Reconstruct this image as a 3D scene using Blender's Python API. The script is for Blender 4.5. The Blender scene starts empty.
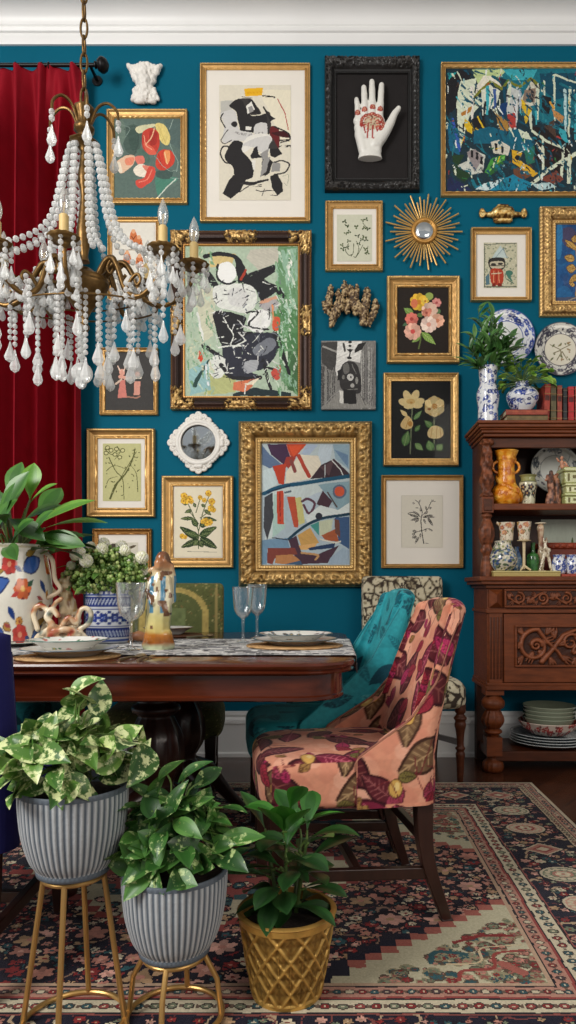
import bpy, math, random
import numpy as np
from mathutils import Vector, Matrix
RN = random.Random(11)
PI = math.pi
# camera model: focal in pixels, principal point (vanishing point), eye height, back wall distance
F, PX, PY, H, D = 700., 330., 590., .985, 4.15
DW = 4.12
SC = bpy.context.scene
COL = SC.collection
def W(px, py, d=DW): return Vector(((px-PX)/F*d, d, H-(py-PY)/F*d))
def WX(px, d=DW): return (px-PX)/F*d
def WZ(py, d=DW): return H-(py-PY)/F*d
def lin(c):
    a = np.asarray(c, float)/255.
    return np.where(a <= .04045, a/12.92, ((a+.055)/1.055)**2.4)
# ---------------------------------------------------------------- noise
_T = np.random.RandomState(5).rand(256, 256)
def vn(X, Y, seed=0):
    X = np.asarray(X, float)+seed*17.31; Y = np.asarray(Y, float)+seed*9.73
    xi = np.floor(X).astype(int); yi = np.floor(Y).astype(int)
    fx = X-xi; fy = Y-yi; fx = fx*fx*(3-2*fx); fy = fy*fy*(3-2*fy)
    a = _T[yi & 255, xi & 255]; b = _T[yi & 255, (xi+1) & 255]
    c = _T[(yi+1) & 255, xi & 255]; d = _T[(yi+1) & 255, (xi+1) & 255]
    return (a*(1-fx)+b*fx)*(1-fy)+(c*(1-fx)+d*fx)*fy
def fbm(X, Y, seed=0, o=3):
    s = 0; t = 0
    for i in range(o):
        s = s+vn(X*2**i, Y*2**i, seed+i*3)/2**i; t += 1/2**i
    return s/t
def vn3(P, f, seed=0):
    return (vn(P[:, 0]*f, P[:, 1]*f+P[:, 2]*f*.7, seed)+vn(P[:, 1]*f+5, P[:, 2]*f, seed+1)+vn(P[:, 2]*f+9, P[:, 0]*f, seed+2))/3
# ---------------------------------------------------------------- materials
def nd(nt, t, **kw):
    n = nt.nodes.new(t)
    for k, v in kw.items(): setattr(n, k, v)
    return n
def mat(name, col=(200, 200, 200), rough=.5, metal=0., attr=False, bump=0., bscale=60., var=0., vscale=8., sheen=0., coat=0., spec=.5, stretch=None, sheen_tint=None):
    m = bpy.data.materials.new(name); m.use_nodes = True
    nt = m.node_tree; b = nt.nodes['Principled BSDF']
    b.inputs['Roughness'].default_value = rough; b.inputs['Metallic'].default_value = metal
    b.inputs['Specular IOR Level'].default_value = spec
    if sheen:
        b.inputs['Sheen Weight'].default_value = sheen; b.inputs['Sheen Roughness'].default_value = .35
        if sheen_tint is not None: b.inputs['Sheen Tint'].default_value = (*lin(sheen_tint), 1)
    if coat: b.inputs['Coat Weight'].default_value = coat; b.inputs['Coat Roughness'].default_value = .12
    if attr:
        a = nd(nt, 'ShaderNodeAttribute', attribute_name='Col'); src = a.outputs['Color']
    else:
        r = nd(nt, 'ShaderNodeRGB'); r.outputs[0].default_value = (*lin(col), 1); src = r.outputs[0]
    tc = nd(nt, 'ShaderNodeTexCoord'); vec = tc.outputs['Object']
    if stretch:
        mp = nd(nt, 'ShaderNodeMapping'); mp.inputs['Scale'].default_value = stretch
        nt.links.new(vec, mp.inputs['Vector']); vec = mp.outputs['Vector']
    if var:
        n = nd(nt, 'ShaderNodeTexNoise'); n.inputs['Scale'].default_value = vscale; n.inputs['Detail'].default_value = 5
        nt.links.new(vec, n.inputs['Vector'])
        rm = nd(nt, 'ShaderNodeMapRange'); rm.inputs['From Min'].default_value = .3; rm.inputs['From Max'].default_value = .7
        rm.inputs['To Min'].default_value = 1-var; rm.inputs['To Max'].default_value = 1+var
        nt.links.new(n.outputs['Fac'], rm.inputs['Value'])
        mx = nd(nt, 'ShaderNodeVectorMath', operation='SCALE')
        nt.links.new(src, mx.inputs[0]); nt.links.new(rm.outputs['Result'], mx.inputs['Scale']); src = mx.outputs['Vector']
    nt.links.new(src, b.inputs['Base Color'])
    if bump:
        n = nd(nt, 'ShaderNodeTexNoise'); n.inputs['Scale'].default_value = bscale; n.inputs['Detail'].default_value = 4
        nt.links.new(vec, n.inputs['Vector'])
        bp = nd(nt, 'ShaderNodeBump'); bp.inputs['Strength'].default_value = bump; bp.inputs['Distance'].default_value = .01
        nt.links.new(n.outputs['Fac'], bp.inputs['Height']); nt.links.new(bp.outputs['Normal'], b.inputs['Normal'])
    return m
def mat_crystal(name):
    # cut lead crystal beads: bright milky facets, mirror glints, half see-through
    m = bpy.data.materials.new(name); m.use_nodes = True; nt = m.node_tree
    nt.nodes.remove(nt.nodes['Principled BSDF']); out = nt.nodes['Material Output']
    g = nd(nt, 'ShaderNodeBsdfGlossy'); g.inputs['Roughness'].default_value = .12; g.inputs['Color'].default_value = (1, 1, .98, 1)
    t = nd(nt, 'ShaderNodeBsdfTransparent'); t.inputs['Color'].default_value = (.96, .97, .97, 1)
    d = nd(nt, 'ShaderNodeBsdfDiffuse'); d.inputs['Color'].default_value = (.86, .86, .84, 1)
    tl = nd(nt, 'ShaderNodeBsdfTranslucent'); tl.inputs['Color'].default_value = (.22, .22, .22, 1)
    a = nd(nt, 'ShaderNodeAddShader'); nt.links.new(d.outputs[0], a.inputs[0]); nt.links.new(tl.outputs[0], a.inputs[1])
    m0 = nd(nt, 'ShaderNodeMixShader'); m0.inputs[0].default_value = .34; nt.links.new(t.outputs[0], m0.inputs[1]); nt.links.new(a.outputs[0], m0.inputs[2])
    fr = nd(nt, 'ShaderNodeLayerWeight'); fr.inputs['Blend'].default_value = .45
    m2 = nd(nt, 'ShaderNodeMixShader'); nt.links.new(fr.outputs['Facing'], m2.inputs[0]); nt.links.new(m0.outputs[0], m2.inputs[1])
    a2 = nd(nt, 'ShaderNodeMixShader'); a2.inputs[0].default_value = .55; nt.links.new(g.outputs[0], a2.inputs[1]); nt.links.new(a.outputs[0], a2.inputs[2])
    nt.links.new(a2.outputs[0], m2.inputs[2]); nt.links.new(m2.outputs[0], out.inputs['Surface']); return m
def mat_glass(name, tint=(245, 248, 250), fac=.5, rough=.05, body=.25, edge='Facing'):
    # clear cut glass: part mirror-like, part see-through, a little milky body
    m = bpy.data.materials.new(name); m.use_nodes = True; nt = m.node_tree
    nt.nodes.remove(nt.nodes['Principled BSDF']); out = nt.nodes['Material Output']
    g = nd(nt, 'ShaderNodeBsdfGlossy'); g.inputs['Roughness'].default_value = rough; g.inputs['Color'].default_value = (*lin(tint), 1)
    t = nd(nt, 'ShaderNodeBsdfTransparent'); t.inputs['Color'].default_value = (.95, .96, .97, 1)
    d = nd(nt, 'ShaderNodeBsdfDiffuse'); d.inputs['Color'].default_value = (*lin(tint), 1)
    fr = nd(nt, 'ShaderNodeLayerWeight'); fr.inputs['Blend'].default_value = fac
    m1 = nd(nt, 'ShaderNodeMixShader'); m1.inputs[0].default_value = body
    nt.links.new(t.outputs[0], m1.inputs[1]); nt.links.new(d.outputs[0], m1.inputs[2])
    m2 = nd(nt, 'ShaderNodeMixShader'); nt.links.new(fr.outputs[edge], m2.inputs[0])
    nt.links.new(m1.outputs[0], m2.inputs[1]); nt.links.new(g.outputs[0], m2.inputs[2])
    nt.links.new(m2.outputs[0], out.inputs['Surface'])
    return m
# ---------------------------------------------------------------- objects
ORG = {}
def thing(name, label, cat, loc=(0, 0, 0), group=None):
    o = bpy.data.objects.new(name, None); COL.objects.link(o); o.empty_display_size = .05
    o.location = loc; ORG[o.name] = Vector(loc)
    o['label'] = label; o['category'] = cat
    if group: o['group'] = group
    return o
def tag(o, label, cat, group=None):
    o['label'] = label; o['category'] = cat
    if group: o['group'] = group
    return o
def setcol(me, fc):
    fc = np.asarray(fc, float)
    if len(fc) == 0: return
    tot = np.empty(len(me.polygons), int); me.polygons.foreach_get('loop_total', tot)
    c = np.repeat(fc, tot, axis=0)
    c = np.concatenate([c, np.ones((len(c), 1))], 1).astype(np.float32)
    at = me.color_attributes.new('Col', 'FLOAT_COLOR', 'CORNER')
    at.data.foreach_set('color', c.ravel())
def link(name, me, m, parent=None, label=None):
    o = bpy.data.objects.new(name, me); COL.objects.link(o)
    if m is not None: me.materials.append(m)
    if parent is not None:
        o.parent = parent; org = ORG.get(parent.name, Vector((0, 0, 0)))
        ORG[o.name] = org
        me.transform(Matrix.Translation(-org))
    else:
        # the object's origin sits at the foot of its shape
        n = len(me.vertices); v = np.empty(n*3, np.float32); me.vertices.foreach_get('co', v); v = v.reshape(-1, 3)
        org = Vector(((v[:, 0].min()+v[:, 0].max())/2, (v[:, 1].min()+v[:, 1].max())/2, v[:, 2].min())); org = Vector([float(x) for x in org])
        me.transform(Matrix.Translation(-org)); o.location = org; ORG[o.name] = org
    if label: o['label'] = label
    return o
def gridmesh(V, nu, nv, wrap=False):
    # V: (nv, nu, 3) -> vertices and quads
    i = np.arange(nv-1)[:, None]; j = np.arange(nu if wrap else nu-1)[None, :]
    j2 = (j+1) % nu
    q = np.stack([i*nu+j, i*nu+j2, (i+1)*nu+j2, (i+1)*nu+j], -1).reshape(-1, 4)
    return V.reshape(-1, 3), q
def npmesh(name, V, Q, fc=None, smooth=True, flip=False):
    me = bpy.data.meshes.new(name)
    V = np.asarray(V, np.float32); Q = np.asarray(Q, np.int32)
    if flip: Q = Q[:, ::-1]
    me.vertices.add(len(V)); me.vertices.foreach_set('co', V.ravel())
    me.loops.add(Q.size); me.loops.foreach_set('vertex_index', Q.ravel())
    me.polygons.add(len(Q)); me.polygons.foreach_set('loop_start', np.arange(0, Q.size, Q.shape[1], dtype=np.int32))
    me.polygons.foreach_set('loop_total', np.full(len(Q), Q.shape[1], np.int32))
    me.update(calc_edges=True)
    me.polygons.foreach_set('use_smooth', np.full(len(Q), bool(smooth)))
    if fc is not None: setcol(me, fc)
    return me
def setpt(me, vc):
    c = np.concatenate([vc, np.ones((len(vc), 1))], 1).astype(np.float32)
    at = me.color_attributes.new('Col', 'FLOAT_COLOR', 'POINT'); at.data.foreach_set('color', c.ravel())
def facedata(me):
    n = len(me.polygons); c = np.empty(n*3, np.float32); no = np.empty(n*3, np.float32)
    me.polygons.foreach_get('center', c); me.polygons.foreach_get('normal', no)
    return c.reshape(-1, 3), no.reshape(-1, 3)
def vertdata(me):
    n = len(me.vertices); c = np.empty(n*3, np.float32); no = np.empty(n*3, np.float32)
    me.vertices.foreach_get('co', c); me.vertices.foreach_get('normal', no)
    return c.reshape(-1, 3), no.reshape(-1, 3)
def resamp(pts, step):
    # resample a profile so no piece is longer than step
    out = [tuple(pts[0])]
    for a, b in zip(pts[:-1], pts[1:]):
        L = math.hypot(b[0]-a[0], b[1]-a[1]); n = max(1, math.ceil(L/step))
        out += [(a[0]+(b[0]-a[0])*k/n, a[1]+(b[1]-a[1])*k/n) for k in range(1, n+1)]
    return out
def cr(pts, n=6):
    # smooth curve through points (any dimension)
    P = [np.array(p, float) for p in pts]; P = [2*P[0]-P[1]]+P+[2*P[-1]-P[-2]]
    out = []
    for i in range(1, len(P)-2):
        for k in range(n):
            t = k/n; a, b, c, d = P[i-1:i+3]
            out.append(.5*((2*b)+(-a+c)*t+(2*a-5*b+4*c-d)*t*t+(-a+3*b-3*c+d)*t**3))
    out.append(P[-2]); return out
class MB:
    def __init__(s): s.V = []; s.F = []; s.C = []; s.M = None
    def add(s, vs, fs, col=None):
        b = len(s.V)
        if s.M is not None: vs = [s.M @ Vector(v) for v in vs]
        s.V += [tuple(v) for v in vs]; s.F += [tuple(i+b for i in f) for f in fs]
        if callable(col): s.C += [col(i) for i in range(len(fs))]
        else: s.C += [col if col is not None else (.5, .5, .5)]*len(fs)
        return s
    def box(s, x0, x1, y0, y1, z0, z1, col=None):
        v = [(x, y, z) for z in (z0, z1) for y in (y0, y1) for x in (x0, x1)]
        return s.add(v, [(0, 2, 3, 1), (4, 5, 7, 6), (0, 1, 5, 4), (2, 6, 7, 3), (0, 4, 6, 2), (1, 3, 7, 5)], col)
    def bar(s, a, b, w, h=None, up=(0, 0, 1), w2=None, h2=None, col=None):
        a = Vector(a); b = Vector(b); h = h or w; w2 = w2 or w; h2 = h2 or h
        d = (b-a).normalized(); u = Vector(up)
        if abs(d.dot(u)) > .98: u = Vector((0, 1, 0))
        r = d.cross(u).normalized(); u = r.cross(d)
        v = []
        for p, ww, hh in ((a, w, h), (b, w2, h2)):
            v += [p-r*ww/2-u*hh/2, p+r*ww/2-u*hh/2, p+r*ww/2+u*hh/2, p-r*ww/2+u*hh/2]
        return s.add(v, [(3, 2, 1, 0), (4, 5, 6, 7), (0, 1, 5, 4), (1, 2, 6, 5), (2, 3, 7, 6), (3, 0, 4, 7)], col)
    def lathe(s, prof, c=(0, 0, 0), seg=24, col=None, caps=True, axis=None, sx=1, sy=1, flute=None):
        vs = []; n = len(prof)
        for k, (r, z) in enumerate(prof):
            for i in range(seg):
                a = 2*PI*i/seg; rr = r*(flute(a, k/(n-1)) if flute else 1)
                v = Vector((math.cos(a)*rr*sx, math.sin(a)*rr*sy, z))
                if axis is not None: v = axis @ v
                vs.append(v+Vector(c))
        fs = [(k*seg+i, k*seg+(i+1) % seg, (k+1)*seg+(i+1) % seg, (k+1)*seg+i) for k in range(n-1) for i in range(seg)]
        cf = None
        if callable(col):
            cf = [col((i+.5)/seg, (k+.5)/(n-1)) for k in range(n-1) for i in range(seg)]
        if caps:
            fs.append(tuple(range(seg))[::-1]); fs.append(tuple((n-1)*seg+i for i in range(seg)))
            if cf: cf += [cf[0], cf[-1]]
        return s.add(vs, fs, (lambda i: cf[i]) if cf else col)
    def tube(s, pts, r, seg=8, col=None, closed=False, flat=1.):
        P = [Vector(p) for p in pts]; n = len(P); vs = []; prev = None
        rs = r if isinstance(r, (list, tuple)) else [r]*n
        for k in range(n):
            if closed: d = P[(k+1) % n]-P[k-1]
            else: d = P[min(k+1, n-1)]-P[max(k-1, 0)]
            d = d.normalized() if d.length > 1e-9 else Vector((0, 0, 1))
            if prev is None:
                u = Vector((0, 0, 1)) if abs(d.z) < .9 else Vector((0, 1, 0))
            else: u = prev
            u = (u-d*u.dot(d)).normalized(); prev = u; w = d.cross(u)
            for i in range(seg):
                a = 2*PI*i/seg; vs.append(P[k]+(u*math.cos(a)+w*math.sin(a)*flat)*rs[k])
        m = n if closed else n-1
        fs = [(k*seg+i, k*seg+(i+1) % seg, ((k+1) % n)*seg+(i+1) % seg, ((k+1) % n)*seg+i) for k in range(m) for i in range(seg)]
        if not closed: fs.append(tuple(range(seg))[::-1]); fs.append(tuple((n-1)*seg+i for i in range(seg)))
        return s.add(vs, fs, col)
    def ball(s, c, r, seg=10, rings=6, col=None, sc=(1, 1, 1)):
        pr = [(math.sin(PI*k/rings), -math.cos(PI*k/rings)) for k in range(rings+1)]
        pr[0] = (.02, -1); pr[-1] = (.02, 1); c = Vector(c); vs = []
        for q, z in pr:
            for i in range(seg):
                a = 2*PI*i/seg
                vs.append(c+Vector((math.cos(a)*q*r*sc[0], math.sin(a)*q*r*sc[1], z*r*sc[2])))
        fs = [(k*seg+i, k*seg+(i+1) % seg, (k+1)*seg+(i+1) % seg, (k+1)*seg+i) for k in range(rings) for i in range(seg)]
        fs.append(tuple(range(seg))[::-1]); fs.append(tuple(rings*seg+i for i in range(seg)))
        return s.add(vs, fs, col)
    def leaf(s, p, d, up, L, w, curl=.3, fold=.25, cols=((60, 100, 40), (90, 140, 60)), n=7, shape=.42, var=0., cf=None):
        # a blade growing from p along d, drooping by curl, folded along the midrib
        p = Vector(p); d = Vector(d).normalized(); up = Vector(up)
        r = d.cross(up)
        if r.length < 1e-4: r = d.cross(Vector((1, 0, .1)))
        r.normalize(); up = r.cross(d).normalized()
        vs = []; q = p.copy(); ang = 0
        for k in range(n+1):
            t = k/n
            ww = w*(math.sin(PI*min(1, max(0, t))**(math.log(.5)/math.log(shape))) if 0 < t < 1 else .03)
            dd = d*math.cos(ang)-up*math.sin(ang); uu = up*math.cos(ang)+d*math.sin(ang)
            vs += [q-r*ww/2+uu*ww*fold/2, q-r*ww/4+uu*ww*fold/5, q, q+r*ww/4+uu*ww*fold/5, q+r*ww/2+uu*ww*fold/2]
            q = q+dd*L/n; ang += curl*2/n
        fs = []; cs = []
        c0, c1 = lin(cols[0]), lin(cols[1])
        for k in range(n):
            for i in range(4):
                a = k*5+i; fs.append((a, a+1, a+6, a+5))
                if cf: cs.append(cf((k+.5)/n, i))
                else:
                    f = .25+.75*RN.random()*1 if var else (.2 if i in (1, 2) else .6)
                    cs.append(c0*(1-f)+c1*f)
        return s.add(vs, fs, lambda i: cs[i])
    def build(s, name, m, parent=None, smooth=35, bevel=0, sub=0, label=None):
        me = bpy.data.meshes.new(name); me.from_pydata(s.V, [], s.F); me.update()
        if any(c is not None for c in s.C): setcol(me, [tuple(c) for c in s.C])
        me.polygons.foreach_set('use_smooth', np.full(len(me.polygons), smooth > 0))
        if 0 < smooth < 180: me.set_sharp_from_angle(angle=math.radians(smooth))
        o = link(name, me, m, parent, label)
        if bevel:
            b = o.modifiers.new('Bevel', 'BEVEL'); b.width = bevel; b.segments = 3; b.limit_method = 'ANGLE'; b.angle_limit = math.radians(40)
        if sub:
            b = o.modifiers.new('Subdivision', 'SUBSURF'); b.levels = sub; b.render_levels = sub
        return o
def fuse(mb, voxel=.004, smooth=4, disp=None):
    # melt overlapping shapes into one continuous skin
    me = bpy.data.meshes.new('tmp'); me.from_pydata(mb.V, [], mb.F); me.update()
    o = bpy.data.objects.new('tmp', me); COL.objects.link(o)
    r = o.modifiers.new('r', 'REMESH'); r.mode = 'VOXEL'; r.voxel_size = voxel; r.use_smooth_shade = True
    if smooth:
        k = o.modifiers.new('s', 'SMOOTH'); k.iterations = smooth; k.factor = .5
    dg = bpy.context.evaluated_depsgraph_get(); dg.update()
    out = bpy.data.meshes.new_from_object(o.evaluated_get(dg))
    bpy.data.objects.remove(o); bpy.data.meshes.remove(me)
    if disp is not None:
        v, no = vertdata(out); v = v+no*disp(v)[:, None]
        out.vertices.foreach_set('co', v.astype(np.float32).ravel()); out.update()
    out.polygons.foreach_set('use_smooth', np.full(len(out.polygons), True))
    while out.color_attributes: out.color_attributes.remove(out.color_attributes[0])
    return out
# ---------------------------------------------------------------- hand-painted colour fields (stored as colour attributes)
def _pts(p):
    return p if hasattr(p[0], '__len__') else [(p[i], p[i+1]) for i in range(0, len(p), 2)]
class Ras:
    def __init__(s, x0, y0, x1, y1, k, bg=(255, 255, 255), seed=1, wob=0., wf=.12, tex=.1):
        s.x0, s.y0, s.x1, s.y1, s.k = x0, y0, x1, y1, k
        s.w = max(2, int(round((x1-x0)*k))); s.h = max(2, int(round((y1-y0)*k)))
        xs = (np.arange(s.w)+.5)/k+x0; ys = (np.arange(s.h)+.5)/k+y0
        s.X, s.Y = np.meshgrid(xs, ys); s.X0, s.Y0 = s.X.copy(), s.Y.copy()
        if wob:
            s.X = s.X+wob*(fbm(s.X0*wf, s.Y0*wf, seed, 3)-.5)*2; s.Y = s.Y+wob*(fbm(s.X0*wf, s.Y0*wf, seed+40, 3)-.5)*2
        s.wob = wob; s.tex = tex; s.rng = random.Random(seed); s.n = 0
        s.a = np.empty((s.h, s.w, 3)); s.a[:] = lin(bg)
        if tex: s.a *= (1+tex*(fbm(s.X0*k*.25, s.Y0*k*.25, seed+3)-.5)*2)[..., None]
    def win(s, ax, ay, bx, by):
        p = s.wob*1.1+1/s.k
        i0 = max(0, int((ay-p-s.y0)*s.k)); i1 = min(s.h, int((by+p-s.y0)*s.k)+2)
        j0 = max(0, int((ax-p-s.x0)*s.k)); j1 = min(s.w, int((bx+p-s.x0)*s.k)+2)
        if i1 <= i0 or j1 <= j0: return None
        return (slice(i0, i1), slice(j0, j1))
    def put(s, sl, m, col, op=1., dry=0., tex=None):
        s.n += 1; X, Y = s.X0[sl], s.Y0[sl]
        ang = s.rng.random()*PI; ca, sa = math.cos(ang), math.sin(ang)
        U = (X*ca+Y*sa)*s.k; V = (-X*sa+Y*ca)*s.k
        n = vn(U*.08, V*.6, s.n % 50)*.6+vn(U*.3, V*.3, s.n % 50+7)*.4
        c = lin(col) if max(col) > 1.01 or isinstance(col, tuple) else np.asarray(col)
        t = s.tex if tex is None else tex
        c = c*(1+t*2*(n-.5))[..., None]
        mm = m.astype(float)*op
        if dry: mm = mm*np.clip((n-dry)*8+.5, 0, 1)
        s.a[sl] = s.a[sl]*(1-mm[..., None])+c*mm[..., None]
    def poly(s, col, pts, **kw):
        P = _pts(pts); xs = [p[0] for p in P]; ys = [p[1] for p in P]
        sl = s.win(min(xs), min(ys), max(xs), max(ys))
        if sl is None: return s
        X, Y = s.X[sl], s.Y[sl]; ins = np.zeros(X.shape, bool); j = len(P)-1
        for i in range(len(P)):
            xi, yi = P[i]; xj, yj = P[j]
            if yi != yj: ins ^= ((yi > Y) != (yj > Y)) & (X < (xj-xi)*(Y-yi)/(yj-yi)+xi)
            j = i
        s.put(sl, ins, col, **kw); return s
    def blob(s, col, pts, n=5, **kw):
        P = _pts(pts); Q = cr(P[-1:]+P+P[:2], n); return s.poly(col, [tuple(q) for q in Q[n:-n]], **kw)
    def line(s, col, pts, w, w2=None, sm=0, **kw):
        P = _pts(pts)
        if sm: P = [tuple(q) for q in cr(P, sm)]
        w2 = w if w2 is None else w2; m_ = max(w, w2)
        sl = s.win(min(p[0] for p in P)-m_, min(p[1] for p in P)-m_, max(p[0] for p in P)+m_, max(p[1] for p in P)+m_)
        if sl is None: return s
        X, Y = s.X[sl], s.Y[sl]; m = np.zeros(X.shape, bool); n = len(P)-1
        for i in range(n):
            ax, ay = P[i]; dx, dy = P[i+1][0]-ax, P[i+1][1]-ay; L = dx*dx+dy*dy+1e-9
            t = np.clip(((X-ax)*dx+(Y-ay)*dy)/L, 0, 1)
            r = (w+(w2-w)*(i+t)/n)/2
            m |= (X-ax-t*dx)**2+(Y-ay-t*dy)**2 < r*r
        s.put(sl, m, col, **kw); return s
    def ell(s, col, cx, cy, rx, ry=None, rot=0., **kw):
        ry = rx if ry is None else ry; q = max(rx, ry)
        sl = s.win(cx-q, cy-q, cx+q, cy+q)
        if sl is None: return s
        X, Y = s.X[sl]-cx, s.Y[sl]-cy; a = math.radians(rot); c, d = math.cos(a), math.sin(a)
        s.put(sl, ((X*c+Y*d)/rx)**2+((-X*d+Y*c)/ry)**2 < 1, col, **kw); return s
    def leaf(s, col, x0, y0, x1, y1, w, vein=None, edge=None, vw=None, **kw):
        dx, dy = x1-x0, y1-y0; L = math.hypot(dx, dy); ux, uy = dx/L, dy/L; A = []; B = []
        for k in range(9):
            t = k/8; q = math.sin(PI*t**.8)*w/2
            A.append((x0+dx*t-uy*q, y0+dy*t+ux*q)); B.append((x0+dx*t+uy*q, y0+dy*t-ux*q))
        if edge is not None:
            e = w*.12
            s.poly(edge, [(p[0]-uy*e, p[1]+ux*e) for p in A]+[(p[0]+uy*e, p[1]-ux*e) for p in B[::-1]])
        s.poly(col, A+B[::-1], **kw)
        if vein is not None:
            vw = vw or w*.06
            s.line(vein, [x0, y0, x1, y1], vw)
            for k in (2, 3, 4, 5, 6):
                t = k/8
                for S, T in ((A, 1), (B, 1)):
                    e = S[min(8, k+1)]; s.line(vein, [(x0+dx*t, y0+dy*t), (x0+dx*t+(e[0]-x0-dx*t)*.85, y0+dy*t+(e[1]-y0-dy*t)*.85)], vw*.7)
        return s
    def flower(s, cx, cy, r, col, n=5, cen=None, dark=None, ry=None, rot=0):
        ry = ry or r
        if dark is not None: s.ell(dark, cx, cy, r*.95, ry*.95)
        for i in range(n):
            a = rot+2*PI*i/n; f_ = .86+.26*s.rng.random(); c2 = [min(255, max(2, v*f_)) for v in col]
            s.ell(tuple(c2), cx+math.cos(a)*r*.58, cy+math.sin(a)*ry*.58, r*.46, ry*.36, math.degrees(a))
        if cen is not None: s.ell(cen, cx, cy, r*.28, ry*.28)
        return s
    def dabs(s, cols, n, l0, l1, w, box=None, ang=None, dry=.3):
        b = box or (s.x0, s.y0, s.x1, s.y1)
        for i in range(n):
            x, y = b[0]+(b[2]-b[0])*s.rng.random(), b[1]+(b[3]-b[1])*s.rng.random(); a = (s.rng.random()*PI if ang is None else ang+s.rng.uniform(-.5, .5)); L = s.rng.uniform(l0, l1)
            s.line(s.rng.choice(cols), [x, y, x+math.cos(a)*L, y+math.sin(a)*L], w*s.rng.uniform(.5, 1.3), w*s.rng.uniform(.2, .8), dry=dry)
        return s
    def speck(s, cols, n, r0, r1, box=None, op=1.):
        b = box or (s.x0, s.y0, s.x1, s.y1)
        for i in range(n):
            s.ell(s.rng.choice(cols), b[0]+(b[2]-b[0])*s.rng.random(), b[1]+(b[3]-b[1])*s.rng.random(), r0+(r1-r0)*s.rng.random(), r0+(r1-r0)*s.rng.random(), 180*s.rng.random(), op=op)
        return s
    def sample(s, U, V):
        # U, V in 0..1 (wrapped), V from the top
        x = np.mod(U, 1)*s.w-.5; y = np.mod(V, 1)*s.h-.5; j = np.floor(x).astype(int); i = np.floor(y).astype(int); fx = (x-j)[..., None]; fy = (y-i)[..., None]
        A = s.a; j0, j1, i0, i1 = j % s.w, (j+1) % s.w, i % s.h, (i+1) % s.h
        return (A[i0, j0]*(1-fx)+A[i0, j1]*fx)*(1-fy)+(A[i1, j0]*(1-fx)+A[i1, j1]*fx)*fy
    def mesh(s, name, P):
        # P maps arrays (x, y) in field coordinates to world points
        xs = np.linspace(s.x0, s.x1, s.w+1); ys = np.linspace(s.y0, s.y1, s.h+1)
        X, Y = np.meshgrid(xs, ys); V, Q = gridmesh(P(X, Y), s.w+1, s.h+1)
        return npmesh(name, V, Q, np.clip(s.a, 0, 1).reshape(-1, 3), smooth=False, flip=True)
# ================================================================ materials
GOLD = mat('gold_leaf', attr=True, rough=.38, metal=.55, bump=.15, bscale=220, var=.12, vscale=30)
BRASS = mat('antique_brass', (112, 84, 44), rough=.36, metal=.7, var=.35, vscale=40, bump=.1, bscale=120)
PAINT = mat('painted_canvas', attr=True, rough=.6, bump=.35, bscale=180, spec=.3)
PAPER = mat('print_paper', attr=True, rough=.8, spec=.2)
MATB = mat('mat_board', (236, 230, 219), rough=.9, spec=.1, var=.02, vscale=4)
BLACKF = mat('black_lacquer', attr=True, rough=.38, spec=.5)
WHITEP = mat('white_plaster', (236, 232, 224), rough=.55, var=.04, vscale=12)
GLAZE = mat('glazed_ceramic', attr=True, rough=.14, coat=.4)
MATTE = mat('matte_ceramic', attr=True, rough=.5, bump=.15, bscale=120)
FABRIC = mat('printed_velvet', attr=True, rough=.85, sheen=.12, bump=.12, bscale=400, spec=.2)
LEAFM = mat('leaf', attr=True, rough=.33, spec=.45, var=.12, vscale=20)
STEM = mat('green_stem', (86, 110, 52), rough=.5)
BARK = mat('brown_stem', (92, 70, 46), rough=.7)
SOIL = mat('potting_soil', (40, 30, 24), rough=.95, bump=.8, bscale=60, var=.4, vscale=50)
CRYSTAL = mat_crystal('cut_crystal')
CLEAR = mat_glass('clear_glass', fac=.30, rough=.05, body=.035, tint=(255, 255, 252))
PANE = mat_glass('picture_glass', fac=.12, rough=.02, body=0.0, edge='Fresnel')
MIRROR = mat('mirror_silver', (215, 222, 226), rough=.04, metal=1.)
DARKW = mat('ebonised_wood', (48, 26, 20), rough=.32, var=.25, vscale=6, stretch=(8, 8, 1.2), coat=.2)
MAHOG = mat('polished_mahogany', (80, 32, 15), rough=.2, var=.35, vscale=5, stretch=(1.2, 9, 9), coat=.35, spec=.35)
WALN = mat('carved_walnut', attr=True, rough=.42, var=.28, vscale=7, stretch=(1.5, 6, 8), bump=.12, bscale=50, spec=.28)
IRON = mat('black_iron', (22, 21, 22), rough=.4, metal=.6)
SILVER = mat('tarnished_silver', (170, 150, 120), rough=.28, metal=.9)
STANDM = mat('brushed_gold_wire', (206, 164, 100), rough=.32, metal=.75)
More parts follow.
